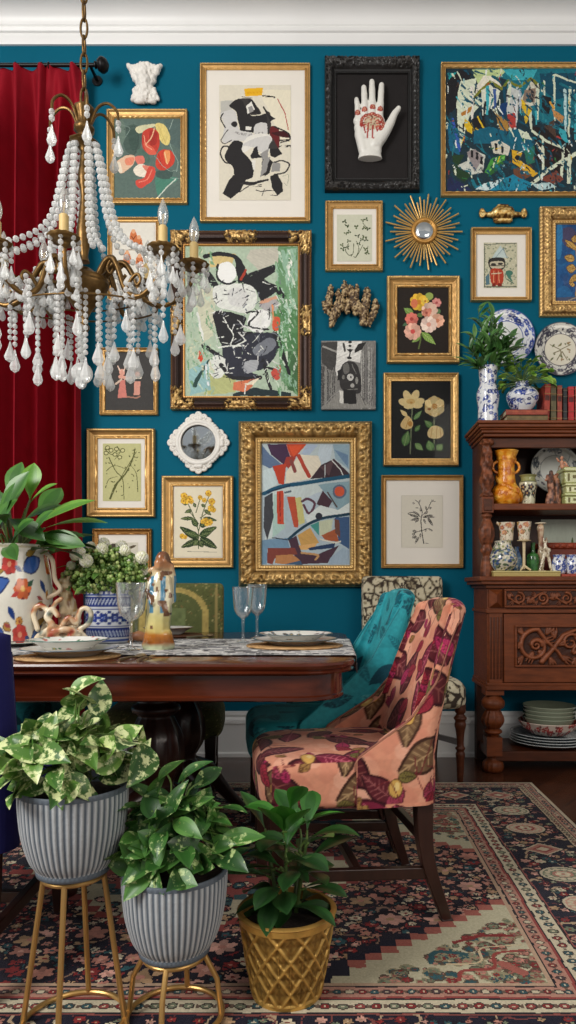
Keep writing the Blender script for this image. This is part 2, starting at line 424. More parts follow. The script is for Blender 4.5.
# ================================================================ room shell
def wood_floor():
    m = bpy.data.materials.new('oak_boards'); m.use_nodes = True; nt = m.node_tree; b = nt.nodes['Principled BSDF']
    tc = nd(nt, 'ShaderNodeTexCoord'); br = nd(nt, 'ShaderNodeTexBrick')
    mp = nd(nt, 'ShaderNodeMapping'); mp.inputs['Rotation'].default_value = (0, 0, math.radians(-52))
    nt.links.new(tc.outputs['Object'], mp.inputs['Vector']); nt.links.new(mp.outputs['Vector'], br.inputs['Vector'])
    br.inputs['Scale'].default_value = 1; br.inputs['Brick Width'].default_value = 1.3; br.inputs['Row Height'].default_value = .11
    br.inputs['Mortar Size'].default_value = .0025; br.inputs['Color1'].default_value = (*lin((88, 50, 32)), 1); br.inputs['Color2'].default_value = (*lin((66, 36, 24)), 1)
    br.inputs['Mortar'].default_value = (*lin((24, 14, 10)), 1)
    n = nd(nt, 'ShaderNodeTexNoise'); n.inputs['Scale'].default_value = 6; n.inputs['Detail'].default_value = 6
    m2 = nd(nt, 'ShaderNodeMapping'); m2.inputs['Scale'].default_value = (1, 14, 1); nt.links.new(mp.outputs['Vector'], m2.inputs['Vector']); nt.links.new(m2.outputs['Vector'], n.inputs['Vector'])
    mx = nd(nt, 'ShaderNodeMix', data_type='RGBA', blend_type='MULTIPLY'); mx.inputs[0].default_value = .7
    nt.links.new(br.outputs['Color'], mx.inputs[6]); nt.links.new(n.outputs['Fac'], mx.inputs[7])
    sc = nd(nt, 'ShaderNodeVectorMath', operation='SCALE'); sc.inputs['Scale'].default_value = 1.5
    nt.links.new(mx.outputs[2], sc.inputs[0]); nt.links.new(sc.outputs['Vector'], b.inputs['Base Color'])
    b.inputs['Roughness'].default_value = .24
    return m
def struct(mb, name, m, **kw):
    o = mb.build(name, m, **kw); o['kind'] = 'structure'; return o
WALLM = mat('teal_wall_paint', (2, 92, 116), rough=.75, var=.05, vscale=2.2, spec=.12)
TRIMM = mat('white_trim_paint', (238, 238, 236), rough=.4, var=.02, vscale=3)
CEILZ = 4.46
struct(MB().box(-4.2, 3.6, -1.4, D+.12, -.1, 0), 'floor', wood_floor(), smooth=0)
struct(MB().box(-4.2, 3.6, D, D+.12, 0, CEILZ), 'wall_back', WALLM, smooth=0)
struct(MB().box(-4.2, 3.6, .4, D+.12, CEILZ, CEILZ+.1), 'ceiling', TRIMM, smooth=0)
def run(prof, x0, x1):
    # horizontal moulding along the wall: profile of (out from wall, z)
    mb = MB(); n = len(prof)
    vs = [(x, D-p, z) for x in (x0, x1) for p, z in prof]
    mb.add(vs, [(i, (i+1) % n, n+(i+1) % n, n+i) for i in range(n)]+[tuple(range(n))[::-1], tuple(range(n, 2*n))]); return mb
cz = WZ(46, D)
crown = [(0, cz), (.014, cz), (.02, cz+.018), (.02, cz+.06), (.034, cz+.064), (.04, cz+.08), (.03, cz+.088)]
for k in range(9):
    a = k/8*PI/2; crown.append((.04+.085*(1-math.cos(a)), cz+.095+.075*math.sin(a)))
crown += [(.14, cz+.172), (.14, cz+.19), (.165, cz+.195), (.17, cz+.215), (.16, cz+.222), (.20, cz+.27), (.23, CEILZ-.004), (0, CEILZ-.004)]
struct(run(crown, -4.2, 3.6), 'trim_1', TRIMM, smooth=30)
bz = WZ(711, D)
struct(run([(0, 0), (.028, 0), (.028, .02), (.018, .03), (.018, bz-.075), (.026, bz-.07), (.024, bz-.05), (.012, bz-.035), (.016, bz-.02), (.01, bz), (0, bz)], -4.2, 3.6), 'baseboard_back', TRIMM, smooth=30)
# ================================================================ picture frames
GA, GB, GD = lin((216, 158, 84)), lin((242, 200, 128)), lin((98, 58, 26))  # GD: dark gold that paints crevice shade into the frame recesses
def spiral(a, b, p, lam=.42):
    k = np.floor(a/p+.5); sg = np.where(k % 2 == 0, 1., -1.); ax = (a-k*p)*sg
    r = np.hypot(ax, b); th = np.arctan2(b, ax)
    return (.5+.5*np.cos(th*1.+r*2*PI/(p*lam)))*np.exp(-(r/(p*.52))**2)
def frame(parent, out, inn, prof, carve=None, m=None, base=None, ds=.006, nt=22, name='frame', dy=0.):
    co = [(out[0], out[1]), (out[2], out[1]), (out[2], out[3]), (out[0], out[3])]
    ci = [(inn[0], inn[1]), (inn[2], inn[1]), (inn[2], inn[3]), (inn[0], inn[3])]
    co = [W(*p) for p in co]; ci = [W(*p) for p in ci]
    T = np.linspace(0, 1, nt)**1.0; pt = [p[0] for p in prof]; ph = [p[1] for p in prof]
    T = np.unique(np.concatenate([T, pt])); hp = np.interp(T, pt, ph); Vs = []; Qs = []; Cs = []; base_n = 0
    for i in range(4):
        o0, o1, i0, i1 = co[i], co[(i+1) % 4], ci[i], ci[(i+1) % 4]
        L = (o1-o0).length; ns = max(3, int(L/ds)); S = np.linspace(0, 1, ns)
        wdt = abs((i0-o0).z) if i in (0, 2) else abs((i0-o0).x)
        s, t = np.meshgrid(S, T)
        X = (1-t)*((1-s)*o0.x+s*o1.x)+t*((1-s)*i0.x+s*i1.x); Z = (1-t)*((1-s)*o0.z+s*o1.z)+t*((1-s)*i0.z+s*i1.z)
        mid = ((o0.x+o1.x)/2, (o0.z+o1.z)/2); a = (X-mid[0]) if i in (0, 2) else (Z-mid[1])
        h = np.repeat(hp[:, None], ns, 1)
        c = np.repeat(np.interp(T, pt, np.linspace(0, 0, len(pt)))[:, None], ns, 1)
        if carve is not None:
            dh, colr = carve(a, t, wdt, L, h); h = h+dh
        else: colr = None
        h = np.where(t <= 0, 0, h)
        V = np.stack([X, D-dy-h, Z], -1); v, q = gridmesh(V, ns, len(T)); Vs.append(v); Qs.append(q+base_n); base_n += len(v)
        if colr is None: colr = np.broadcast_to(GA if base is None else base, (len(T), ns, 3))
        cc = (colr[:-1, :-1]+colr[1:, 1:])/2; Cs.append(cc.reshape(-1, 3))
    me = npmesh(name, np.concatenate(Vs), np.concatenate(Qs), np.concatenate(Cs))
    me.set_sharp_from_angle(angle=math.radians(50))
    return link(name, me, m or GOLD, parent)
def mixc(f, a, b): f = np.clip(f, 0, 1)[..., None]; return a*(1-f)+b*f
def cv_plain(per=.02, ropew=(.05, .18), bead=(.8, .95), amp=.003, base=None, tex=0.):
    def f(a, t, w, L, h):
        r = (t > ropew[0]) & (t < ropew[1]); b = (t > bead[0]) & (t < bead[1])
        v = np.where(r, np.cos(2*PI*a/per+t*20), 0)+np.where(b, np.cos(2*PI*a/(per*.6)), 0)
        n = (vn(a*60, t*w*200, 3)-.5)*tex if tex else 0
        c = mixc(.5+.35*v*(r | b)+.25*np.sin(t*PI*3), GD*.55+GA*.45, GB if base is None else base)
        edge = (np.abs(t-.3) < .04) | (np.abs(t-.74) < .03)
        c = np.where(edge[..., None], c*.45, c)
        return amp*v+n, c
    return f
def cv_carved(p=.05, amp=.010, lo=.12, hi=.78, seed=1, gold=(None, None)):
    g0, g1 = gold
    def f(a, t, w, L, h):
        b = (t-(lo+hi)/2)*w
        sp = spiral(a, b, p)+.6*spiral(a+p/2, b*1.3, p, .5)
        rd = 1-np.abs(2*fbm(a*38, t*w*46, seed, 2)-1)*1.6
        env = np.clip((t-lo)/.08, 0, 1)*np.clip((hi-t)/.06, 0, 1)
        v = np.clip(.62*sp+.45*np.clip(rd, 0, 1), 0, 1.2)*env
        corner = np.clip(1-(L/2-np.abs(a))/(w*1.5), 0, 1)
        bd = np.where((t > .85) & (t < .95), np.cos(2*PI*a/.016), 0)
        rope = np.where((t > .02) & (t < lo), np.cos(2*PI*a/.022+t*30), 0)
        c = mixc(np.where(env > .05, v*1.15, .7+.3*(bd+rope)), g0 if g0 is not None else GD, g1 if g1 is not None else GB)  # colour follows relief height, so shade in the hollows is painted in
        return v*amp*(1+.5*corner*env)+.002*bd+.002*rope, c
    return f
def cv_dark(a, t, w, L, h):
    dc = (L/2-np.abs(a)); q = np.minimum(dc/(w*2.6), 1); ctr = np.abs(a)/(w*1.5)
    orn = np.clip(1.1-q*1.3, 0, 1)+np.clip(1-ctr, 0, 1)
    orn = orn*np.clip((.86-t)/.1, 0, 1)
    rd = np.clip(1.05-np.abs(2*fbm(a*60, t*w*60, 9, 2)-1)*2.4, 0, 1)+.5*spiral(a, (t-.4)*w, .06)
    on = (orn*(.35+rd) > .34) & (t < .85)
    rope = (t > .01) & (t < .1); lip = t > .86
    v = np.cos(2*PI*a/.018+t*20)
    wood = mixc(.4+.4*np.sin(t*9), lin((38, 24, 20)), lin((78, 52, 40)))
    c = np.where(on[..., None], mixc(rd, GD*.8, GB*.9), wood)
    c = np.where(rope[..., None], mixc(.5+.4*v, GD*.6, GA*.8), c); c = np.where(lip[..., None], mixc(.6+.3*np.cos(2*PI*a/.012), GD, GA), c)
    return np.where(on, .004+.007*rd, 0)+.002*v*rope, c
def cv_black(a, t, w, L, h):
    dc = (L/2-np.abs(a)); q = np.clip(1.25-dc/(w*2.4), 0, 1)
    rd = np.clip(1.1-np.abs(2*fbm(a*70, t*w*70, 19, 2)-1)*2.2, 0, 1)
    env = np.clip((.72-t)/.1, 0, 1)*np.clip(t/.08, 0, 1)
    side = .55*spiral(a, (t-.3)*w, .05)*np.clip((.55-t)/.1, 0, 1)
    v = np.clip(q*rd*1.4+side*(.6+.4*rd), 0, 1)*env
    bd = np.where((t > .88) & (t < .96), np.cos(2*PI*a/.014), 0)
    c = mixc(v*.8+.15*bd, lin((20, 19, 19)), lin((62, 60, 58)))
    return v*.013+.0015*bd, c
P_SIMPLE = [(0, 0), (.01, .020), (.08, .025), (.2, .025), (.3, .018), (.55, .013), (.72, .012), (.8, .018), (.93, .018), (1, .009)]
P_SCOOP = [(0, 0), (.01, .028), (.07, .034), (.16, .034), (.3, .026), (.5, .018), (.66, .015), (.74, .015), (.8, .02), (.94, .02), (1, .009)]
P_CARVE = [(0, 0), (.01, .022), (.1, .028), (.25, .038), (.45, .040), (.62, .030), (.78, .018), (.84, .018), (.88, .022), (.95, .022), (1, .009)]
P_DARK = [(0, 0), (.01, .030), (.1, .036), (.2, .032), (.35, .040), (.55, .036), (.75, .020), (.84, .017), (.88, .020), (.95, .020), (1, .010)]
def Pz(o, sc, y):
    return lambda X, Y: np.stack([(o[0]+X/sc-PX)/F*DW, np.full(X.shape, y), H-(o[1]+Y/sc-PY)/F*DW], -1)
def zr(o, sc, r): return (o[0]+r[0]/sc, o[1]+r[1]/sc, o[0]+r[2]/sc, o[1]+r[3]/sc)
def picture(name, label, cat, o, sc, out, inn, prof, carve, m=None, ds=.006, mat_in=None, back=None, group=None):
    O = zr(o, sc, out); I = zr(o, sc, inn)
    c = W((O[0]+O[2])/2, O[3], D); t = thing(name, label, cat, (c.x, D-.01, c.z), group)
    frame(t, O, I, prof, carve, m, ds=ds)
    bm = MB(); a = W(I[0]-1.5, I[1]-1.5); b = W(I[2]+1.5, I[3]+1.5)
    bm.box(a.x, b.x, D-.007, D-.001, b.z, a.z); bm.build('mat_board' if mat_in else 'backing', MATB if mat_in else PAPER_DARK, t, smooth=0)
    return t
PAPER_DARK = mat('backing_board', (30, 27, 26), rough=.8)
def put(t, R, name, o, sc, y=D-.0095, m=None):
    return link(name, R.mesh(name, Pz(o, sc, y)), m or PAINT, t)
# ================================================================ pictures on the wall
# red blossoms on grey
o, s = (104, 60), 6.4
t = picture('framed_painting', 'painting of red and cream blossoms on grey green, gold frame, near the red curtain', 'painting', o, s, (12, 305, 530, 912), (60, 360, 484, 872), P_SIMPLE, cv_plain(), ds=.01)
R = Ras(58, 358, 486, 875, .34, (92, 112, 104), 2, wob=3.6, wf=.03, tex=.16)
R.blob((72, 92, 84), [110, 430, 200, 400, 240, 480, 200, 590, 130, 560]); R.blob((62, 84, 76), [150, 450, 210, 430, 215, 540, 170, 560]); R.blob((104, 124, 112), [70, 400, 120, 380, 130, 480, 80, 560])
R.line((58, 74, 68), [120, 430, 190, 410, 215, 480, 190, 590, 140, 590], 4, sm=5); R.poly((84, 104, 100), [380, 360, 486, 360, 486, 560, 420, 520])
R.blob((74, 132, 112), [330, 735, 470, 745, 400, 800, 345, 860]); R.blob((80, 108, 96), [210, 560, 270, 570, 290, 640, 230, 640]); R.blob((66, 88, 82), [330, 700, 430, 690, 420, 745, 340, 740])
R.blob((214, 210, 170), [195, 420, 250, 400, 330, 395, 300, 420, 220, 455]); R.blob((226, 205, 126), [325, 395, 380, 400, 418, 470, 405, 530, 370, 520, 345, 470])
R.line((200, 175, 90), [350, 410, 390, 520], 3); R.line((200, 175, 90), [340, 400, 370, 500], 2)
R.blob((196, 62, 48), [250, 440, 300, 420, 345, 450, 350, 540, 310, 592, 250, 560, 236, 500]); R.blob((168, 46, 38), [290, 440, 335, 450, 330, 520, 290, 530]); R.blob((222, 98, 76), [245, 520, 300, 540, 330, 585, 280, 590]); R.line((232, 180, 140), [318, 420, 300, 480, 260, 530], 7, sm=4); R.line((236, 160, 130), [250, 470, 262, 530, 300, 560], 6, sm=4)
R.blob((206, 66, 48), [340, 580, 400, 560, 445, 590, 440, 650, 380, 692, 330, 670]); R.blob((232, 150, 90), [380, 575, 415, 570, 420, 620, 395, 650]); R.line((240, 200, 150), [385, 580, 400, 650], 6); R.line((160, 40, 34), [345, 590, 360, 660], 5)
R.blob((228, 190, 160), [75, 640, 130, 600, 190, 600, 185, 650, 110, 710, 80, 690]); R.blob((238, 224, 200), [75, 650, 95, 640, 110, 700, 85, 700]); R.blob((232, 140, 110), [130, 620, 185, 610, 180, 650, 140, 660])
R.blob((222, 120, 104), [190, 610, 240, 600, 255, 640, 215, 655]); R.blob((238, 226, 208), [185, 680, 240, 650, 285, 690, 260, 735, 200, 725]); R.blob((224, 130, 110), [240, 660, 300, 670, 280, 710])
R.blob((212, 76, 62), [200, 760, 250, 740, 280, 670, 320, 680, 310, 750, 240, 805, 205, 795]); R.line((232, 130, 110), [220, 770, 270, 750, 300, 690], 8, sm=4)
R.line((206, 214, 200), [340, 868, 400, 800, 455, 750], 8); R.line((160, 178, 168), [440, 365, 415, 430], 4); R.line((150, 170, 160), [415, 520, 440, 580, 470, 640, 460, 700], 4, sm=4); R.line((150, 170, 160), [320, 600, 400, 690, 470, 690], 3, sm=4); R.line((150, 170, 160), [420, 740, 480, 748], 3); R.line((130, 150, 140), [100, 400, 160, 420, 130, 480], 3, sm=4)
put(t, R, 'canvas', o, s)
# tall black and white brush abstract
o, s = (210, 70), 5.76
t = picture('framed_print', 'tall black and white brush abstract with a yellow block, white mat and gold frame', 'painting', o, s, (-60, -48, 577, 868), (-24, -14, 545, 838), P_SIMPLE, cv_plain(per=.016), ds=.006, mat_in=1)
R = Ras(50, 72, 464, 738, .38, (222, 215, 196), 5, wob=4, wf=.035, tex=.06)
K, K2, G1, G2, Wt = (46, 44, 45), (62, 59, 58), (150, 148, 145), (206, 204, 200), (228, 225, 216)
R.poly((232, 224, 200), [260, 100, 464, 100, 464, 420, 400, 380, 330, 200]); R.poly((188, 186, 178), [55, 165, 130, 160, 120, 230, 60, 240])
R.blob(K2, [140, 160, 230, 150, 270, 200, 290, 235, 230, 245, 180, 200]); R.blob(K, [110, 190, 170, 150, 200, 200, 240, 250, 330, 240, 345, 290, 250, 310, 200, 290, 165, 300, 150, 230])
R.poly(K, [165, 280, 250, 300, 260, 345, 170, 350]); R.poly(K, [215, 150, 250, 165, 285, 235, 240, 240]); R.poly(Wt, [205, 195, 235, 165, 255, 215, 215, 240]); R.poly(G1, [215, 200, 240, 190, 250, 225, 225, 235])
R.blob(G2, [60, 240, 120, 215, 150, 240, 165, 330, 240, 350, 250, 390, 150, 395, 70, 400, 80, 310]); R.line(K, [75, 235, 58, 270, 85, 320], 7, sm=4); R.line(K2, [100, 330, 62, 390, 80, 410, 120, 390], 5, sm=4); R.ell(K, 138, 298, 18, 15)
R.blob(G2, [260, 300, 320, 290, 335, 340, 290, 365, 250, 350]); R.poly(Wt, [205, 312, 236, 316, 232, 334, 203, 332]); R.line(G1, [140, 345, 200, 360, 300, 350], 12, sm=4, dry=.45)
R.poly(K2, [310, 210, 345, 235, 355, 350, 330, 360, 325, 260]); R.poly(K, [325, 235, 375, 268, 345, 285]); R.line(K, [308, 200, 345, 270], 10)
R.blob((104, 40, 42), [345, 320, 390, 320, 400, 380, 390, 440, 350, 430]); R.blob((70, 34, 36), [350, 350, 430, 340, 455, 375, 400, 370]); R.line(K, [370, 315, 440, 345, 460, 385, 400, 392], 8, sm=4); R.line(K, [405, 405, 455, 395], 7); R.line(K, [400, 430, 462, 426], 12, dry=.4)
R.blob(Wt, [190, 400, 240, 360, 330, 355, 355, 400, 340, 450, 300, 480, 260, 425, 200, 460, 172, 455]); R.blob(G2, [180, 420, 260, 380, 340, 370, 350, 430, 290, 460, 240, 430]); R.poly(G1, [285, 470, 335, 440, 330, 500, 300, 510])
R.blob(K, [125, 400, 185, 405, 180, 450, 225, 500, 250, 560, 240, 605, 190, 620, 140, 600, 125, 540, 80, 490]); R.poly(K, [250, 440, 270, 425, 275, 470, 300, 490, 240, 500, 230, 480]); R.poly(K, [340, 440, 395, 440, 415, 470, 370, 495, 345, 480]); R.poly(K2, [330, 440, 360, 380, 390, 440])
R.line(K, [125, 430, 70, 430, 58, 480, 90, 520, 140, 525], 9, sm=5); R.line(K, [365, 520, 420, 510, 455, 535, 430, 575, 370, 590], 8, sm=5); R.poly(G1, [360, 520, 400, 525, 400, 570, 350, 575])
R.poly(K2, [300, 500, 345, 495, 330, 590, 290, 600]); R.poly(G1, [305, 500, 345, 485, 320, 570, 285, 610]); R.poly(Wt, [235, 510, 262, 505, 255, 560, 245, 560]); R.poly(K, [345, 500, 360, 520, 340, 580, 315, 600])
R.poly(K, [130, 590, 215, 600, 170, 690, 115, 730, 70, 700, 95, 640]); R.line(K, [160, 640, 250, 640, 330, 622], 20, 12); R.line(K2, [180, 640, 290, 655], 16, dry=.5); R.poly(K, [345, 600, 385, 585, 415, 640, 420, 690, 385, 712, 350, 660]); R.line(K, [170, 690, 220, 660], 6)
R.line(K, [262, 680, 300, 690, 330, 682, 372, 684], 5, sm=4); R.line(K, [312, 674, 296, 712], 4); R.line(K, [345, 710, 385, 712], 4)
R.poly((232, 178, 40), [196, 95, 302, 85, 297, 132, 200, 138]); R.line((222, 160, 30), [200, 120, 300, 112], 10, dry=.5); R.line(K, [180, 140, 240, 148], 3); R.line(K, [300, 135, 368, 142], 9, dry=.35); R.line((176, 52, 46), [384, 152, 430, 240, 450, 330], 5, sm=4)
R.line((120, 130, 100), [415, 600, 450, 590, 445, 650, 425, 640], 2, sm=4)
put(t, R, 'print', o, s, m=PAPER)
# black frame behind the white hand
o, s = (320, 50), 5.486
t = picture('shadow_box', 'ornate black carved frame with black panel behind a white hand', 'shadow box', o, s, (25, 35, 548, 770), (92, 122, 482, 694), P_DARK, cv_black, m=BLACKF, ds=.004)
R = Ras(90, 120, 484, 696, .2, (36, 33, 33), 7, tex=.1); R.n = 3
put(t, R, 'black_panel', o, s, m=PAPER)
# the blue village landscape
o, s = (436, 56), 4.114
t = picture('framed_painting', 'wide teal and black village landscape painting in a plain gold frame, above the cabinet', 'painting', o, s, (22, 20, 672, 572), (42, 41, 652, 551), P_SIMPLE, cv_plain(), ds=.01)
R = Ras(40, 39, 654, 553, .5, (26, 50, 60), 8, wob=3.1, wf=.05, tex=.22)
TE, T2, T3, CRM, YL, BK = (22, 112, 128), (60, 170, 182), (14, 74, 96), (214, 222, 196), (222, 184, 40), (28, 28, 32)
R.poly(TE, [150, 39, 654, 39, 654, 300, 420, 260, 300, 90]); R.poly((196, 214, 150), [148, 45, 300, 45, 270, 75, 180, 110]); R.poly(T2, [280, 45, 420, 45, 400, 85, 320, 90]); R.poly(T3, [430, 60, 654, 60, 654, 130, 500, 170, 440, 130]); R.poly((16, 96, 128), [45, 260, 110, 300, 100, 400, 60, 380]); R.poly((30, 150, 150), [50, 60, 100, 55, 98, 105, 60, 100])
R.poly(BK, [100, 45, 150, 60, 140, 90, 100, 90, 100, 190, 45, 240, 45, 100]); R.poly(CRM, [85, 200, 100, 95, 170, 80, 160, 140, 200, 180, 140, 240, 105, 370, 90, 260]); R.poly((232, 226, 206), [170, 110, 200, 70, 250, 75, 275, 120, 220, 95, 165, 160])
R.line((124, 126, 40), [160, 160, 225, 95, 275, 125, 300, 90, 345, 118, 395, 82, 425, 110], 11); R.poly((220, 224, 206), [190, 130, 225, 108, 270, 135, 255, 180, 195, 240]); R.poly((196, 200, 196), [300, 110, 345, 130, 340, 260, 310, 300, 290, 200]); R.poly((210, 206, 186), [395, 92, 420, 112, 415, 190, 385, 200, 340, 190]); R.poly((140, 120, 104), [370, 130, 415, 120, 410, 180, 360, 180])
for x, y0, y1, w, c in ((215, 120, 230, 16, T2), (245, 130, 210, 14, (60, 90, 150)), (285, 120, 230, 12, T3), (305, 100, 190, 14, CRM), (330, 180, 300, 14, (220, 220, 220)), (350, 130, 230, 10, (180, 190, 200)), (425, 110, 250, 12, CRM), (450, 95, 150, 8, CRM), (490, 70, 190, 11, CRM), (535, 130, 300, 13, (190, 220, 220)), (556, 120, 320, 11, CRM), (580, 150, 330, 12, T2), (612, 100, 300, 14, CRM), (635, 90, 280, 12, T3), (150, 120, 250, 14, (226, 222, 210)), (205, 180, 260, 9, BK), (490, 200, 280, 9, CRM), (390, 210, 290, 14, CRM), (415, 220, 270, 10, T2)):
    R.line(c, [x, y0, x+RN.uniform(-6, 6), y1], w, w*.6)
R.poly((184, 124, 52), [105, 225, 150, 195, 145, 220, 110, 240]); R.poly(YL, [355, 165, 400, 210, 385, 240, 360, 215]); R.poly(YL, [355, 215, 385, 250, 375, 270]); R.poly(YL, [120, 250, 150, 265, 165, 320, 135, 300, 120, 280]); R.poly(BK, [150, 250, 200, 235, 215, 320, 170, 310]); R.line(YL, [175, 240, 215, 320], 7); R.poly((176, 62, 56), [295, 230, 330, 225, 335, 285, 310, 290]); R.poly((172, 128, 60), [240, 215, 300, 260, 310, 330, 270, 300]); R.line(BK, [240, 220, 310, 330], 5); R.line((196, 150, 80), [225, 290, 300, 330], 9)
R.poly((16, 96, 120), [150, 300, 220, 280, 290, 300, 350, 290, 420, 340, 380, 390, 300, 370, 230, 350, 160, 350]); R.poly((20, 60, 110), [260, 190, 300, 180, 280, 260]); R.poly(CRM, [340, 290, 385, 310, 400, 335, 360, 330]); R.poly((210, 206, 190), [230, 345, 262, 335, 310, 365, 300, 400, 240, 390]); R.poly((206, 208, 196), [145, 370, 205, 400, 195, 470, 150, 480, 85, 440, 130, 425]); R.poly((150, 140, 140), [130, 385, 165, 375, 200, 410, 160, 470])
for x, y in ((152, 392), (172, 402), (250, 365), (276, 375), (190, 420)): R.poly(BK, [x-5, y-15, x+5, y-12, x+5, y+18, x-5, y+14])
R.poly((34, 62, 36), [70, 400, 120, 395, 90, 450, 150, 480, 120, 510, 75, 480]); R.poly((72, 150, 62), [205, 470, 230, 410, 290, 395, 285, 430, 225, 480]); R.poly((44, 100, 46), [230, 440, 290, 420, 260, 460, 215, 490]); R.line((120, 190, 90), [215, 470, 285, 405], 6); R.poly((216, 168, 40), [315, 375, 360, 390, 350, 420, 425, 475, 405, 490, 320, 430]); R.ell(BK, 340, 410, 12, 9); R.poly((110, 68, 46), [320, 440, 400, 480, 330, 525]); R.poly((40, 110, 90), [365, 380, 410, 360, 410, 430, 380, 440])
R.poly((34, 26, 26), [400, 280, 480, 290, 560, 360, 540, 470, 480, 480, 420, 430]); R.line(CRM, [400, 300, 460, 340, 530, 370], 10); R.line((224, 218, 190), [415, 350, 440, 380, 448, 470], 9); R.line(CRM, [445, 330, 445, 470], 10); R.line(CRM, [395, 520, 480, 450, 576, 395, 650, 370], 14); R.line(CRM, [530, 380, 520, 500], 11); R.line(CRM, [555, 400, 550, 510], 16); R.line(CRM, [600, 400, 600, 500], 12); R.poly((126, 66, 52), [430, 500, 500, 460, 530, 500, 500, 520]); R.poly((196, 138, 80), [480, 205, 530, 240, 525, 270, 490, 240]); R.line(CRM, [495, 65, 540, 85, 600, 105, 650, 110], 8); R.poly(BK, [440, 150, 480, 160, 470, 230, 440, 200]); R.poly((80, 60, 50), [450, 280, 490, 250, 500, 330]); R.poly(T2, [505, 280, 540, 300, 545, 350, 520, 330]); R.line((220, 160, 60), [475, 180, 490, 205], 9)
R.poly((24, 130, 160), [270, 500, 320, 480, 400, 515, 390, 545, 200, 545, 160, 530]); R.poly((206, 224, 224), [165, 540, 200, 515, 250, 505, 290, 490, 260, 520, 220, 545]); R.poly((180, 210, 210), [400, 520, 470, 510, 500, 530, 430, 545]); R.poly((30, 40, 80), [48, 480, 120, 520, 150, 545, 48, 548]); R.line((60, 90, 180), [70, 250, 100, 380], 12, dry=.4)
R.dabs([CRM, T2, (40, 120, 130), BK, T3, (226, 232, 226), (16, 84, 100)], 150, 10, 46, 8, ang=1.4, dry=.4); R.dabs([T3, (16, 84, 100), (20, 60, 76), (24, 110, 126), (34, 40, 48)], 200, 14, 50, 12, ang=.8, dry=.42); R.dabs([YL, (176, 62, 56), CRM, (150, 190, 190), (90, 60, 44), (46, 110, 60)], 60, 8, 26, 6, dry=.4)
put(t, R, 'canvas', o, s)
# clover herbarium
o, s = (320, 195), 3.84
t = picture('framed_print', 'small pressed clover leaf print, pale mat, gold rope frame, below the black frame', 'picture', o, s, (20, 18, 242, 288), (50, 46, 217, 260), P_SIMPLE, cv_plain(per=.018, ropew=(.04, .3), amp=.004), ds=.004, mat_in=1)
R = Ras(65, 68, 200, 248, .6, (206, 206, 184), 9, tex=.05)
for x, y in ((95, 95), (105, 112), (165, 90), (178, 86), (170, 120), (185, 122), (100, 140), (112, 135), (145, 150), (170, 155), (178, 165), (110, 170), (160, 165), (85, 185), (175, 200), (182, 215), (150, 180), (105, 195), (140, 115), (88, 200)):
    R.flower(x, y, RN.uniform(8, 12), RN.choice([(62, 78, 44), (78, 92, 52), (50, 66, 38)]), 3, ry=RN.uniform(6, 9), rot=RN.random()*6)
for p in ([110, 180, 98, 205, 112, 225, 122, 222], [130, 180, 128, 215, 120, 228], [140, 170, 150, 200, 138, 232, 130, 230], [165, 185, 150, 215, 140, 230], [95, 105, 110, 115], [165, 100, 180, 120], [185, 190, 178, 222]): R.line((66, 76, 44), p, 2.5, sm=4)
put(t, R, 'print', o, s, m=PAPER)
# masked figure print
o, s = (466, 195), 5.236
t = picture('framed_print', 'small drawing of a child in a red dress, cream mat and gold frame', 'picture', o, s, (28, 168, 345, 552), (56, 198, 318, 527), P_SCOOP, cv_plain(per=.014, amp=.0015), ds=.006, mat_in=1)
R = Ras(97, 240, 272, 478, .5, (196, 192, 164), 10, wob=1.4, wf=.1, tex=.1)
R.speck([(120, 132, 108), (160, 164, 136), (104, 116, 100), (214, 208, 186)], 200, 2, 6, op=.8)
R.poly((190, 204, 200), [140, 320, 185, 255, 225, 320]); R.line((120, 140, 150), [160, 320, 200, 270, 220, 320], 3); R.blob((52, 50, 48), [120, 350, 130, 325, 165, 318, 205, 325, 210, 365, 190, 385, 140, 388]); R.blob((196, 186, 160), [130, 345, 160, 338, 200, 342, 202, 370, 165, 378, 135, 372]); R.ell((60, 56, 52), 148, 355, 14, 7); R.ell((60, 56, 52), 185, 352, 13, 7); R.line((60, 56, 52), [130, 362, 205, 362], 3)
R.blob((178, 66, 46), [132, 385, 165, 376, 198, 390, 196, 455, 140, 458]); R.line((216, 150, 110), [150, 390, 150, 450], 4); R.line((216, 150, 110), [175, 390, 178, 450], 4); R.line((130, 40, 30), [163, 385, 163, 455], 3); R.line((206, 190, 160), [140, 405, 190, 400], 5); R.poly((120, 44, 36), [140, 455, 160, 455, 160, 470, 140, 470]); R.poly((120, 44, 36), [172, 455, 192, 455, 192, 470, 172, 470])
R.blob((74, 120, 104), [212, 395, 235, 385, 252, 400, 240, 420, 250, 445, 225, 425]); R.line((74, 110, 96), [215, 430, 255, 455], 5); R.poly((90, 120, 130), [106, 420, 125, 400, 128, 460, 110, 465]); R.line((90, 96, 84), [100, 250, 268, 244], 4); R.line((90, 96, 84), [102, 245, 102, 475], 4); R.line((90, 96, 84), [100, 472, 268, 472], 5)
put(t, R, 'print', o, s, m=PAPER)
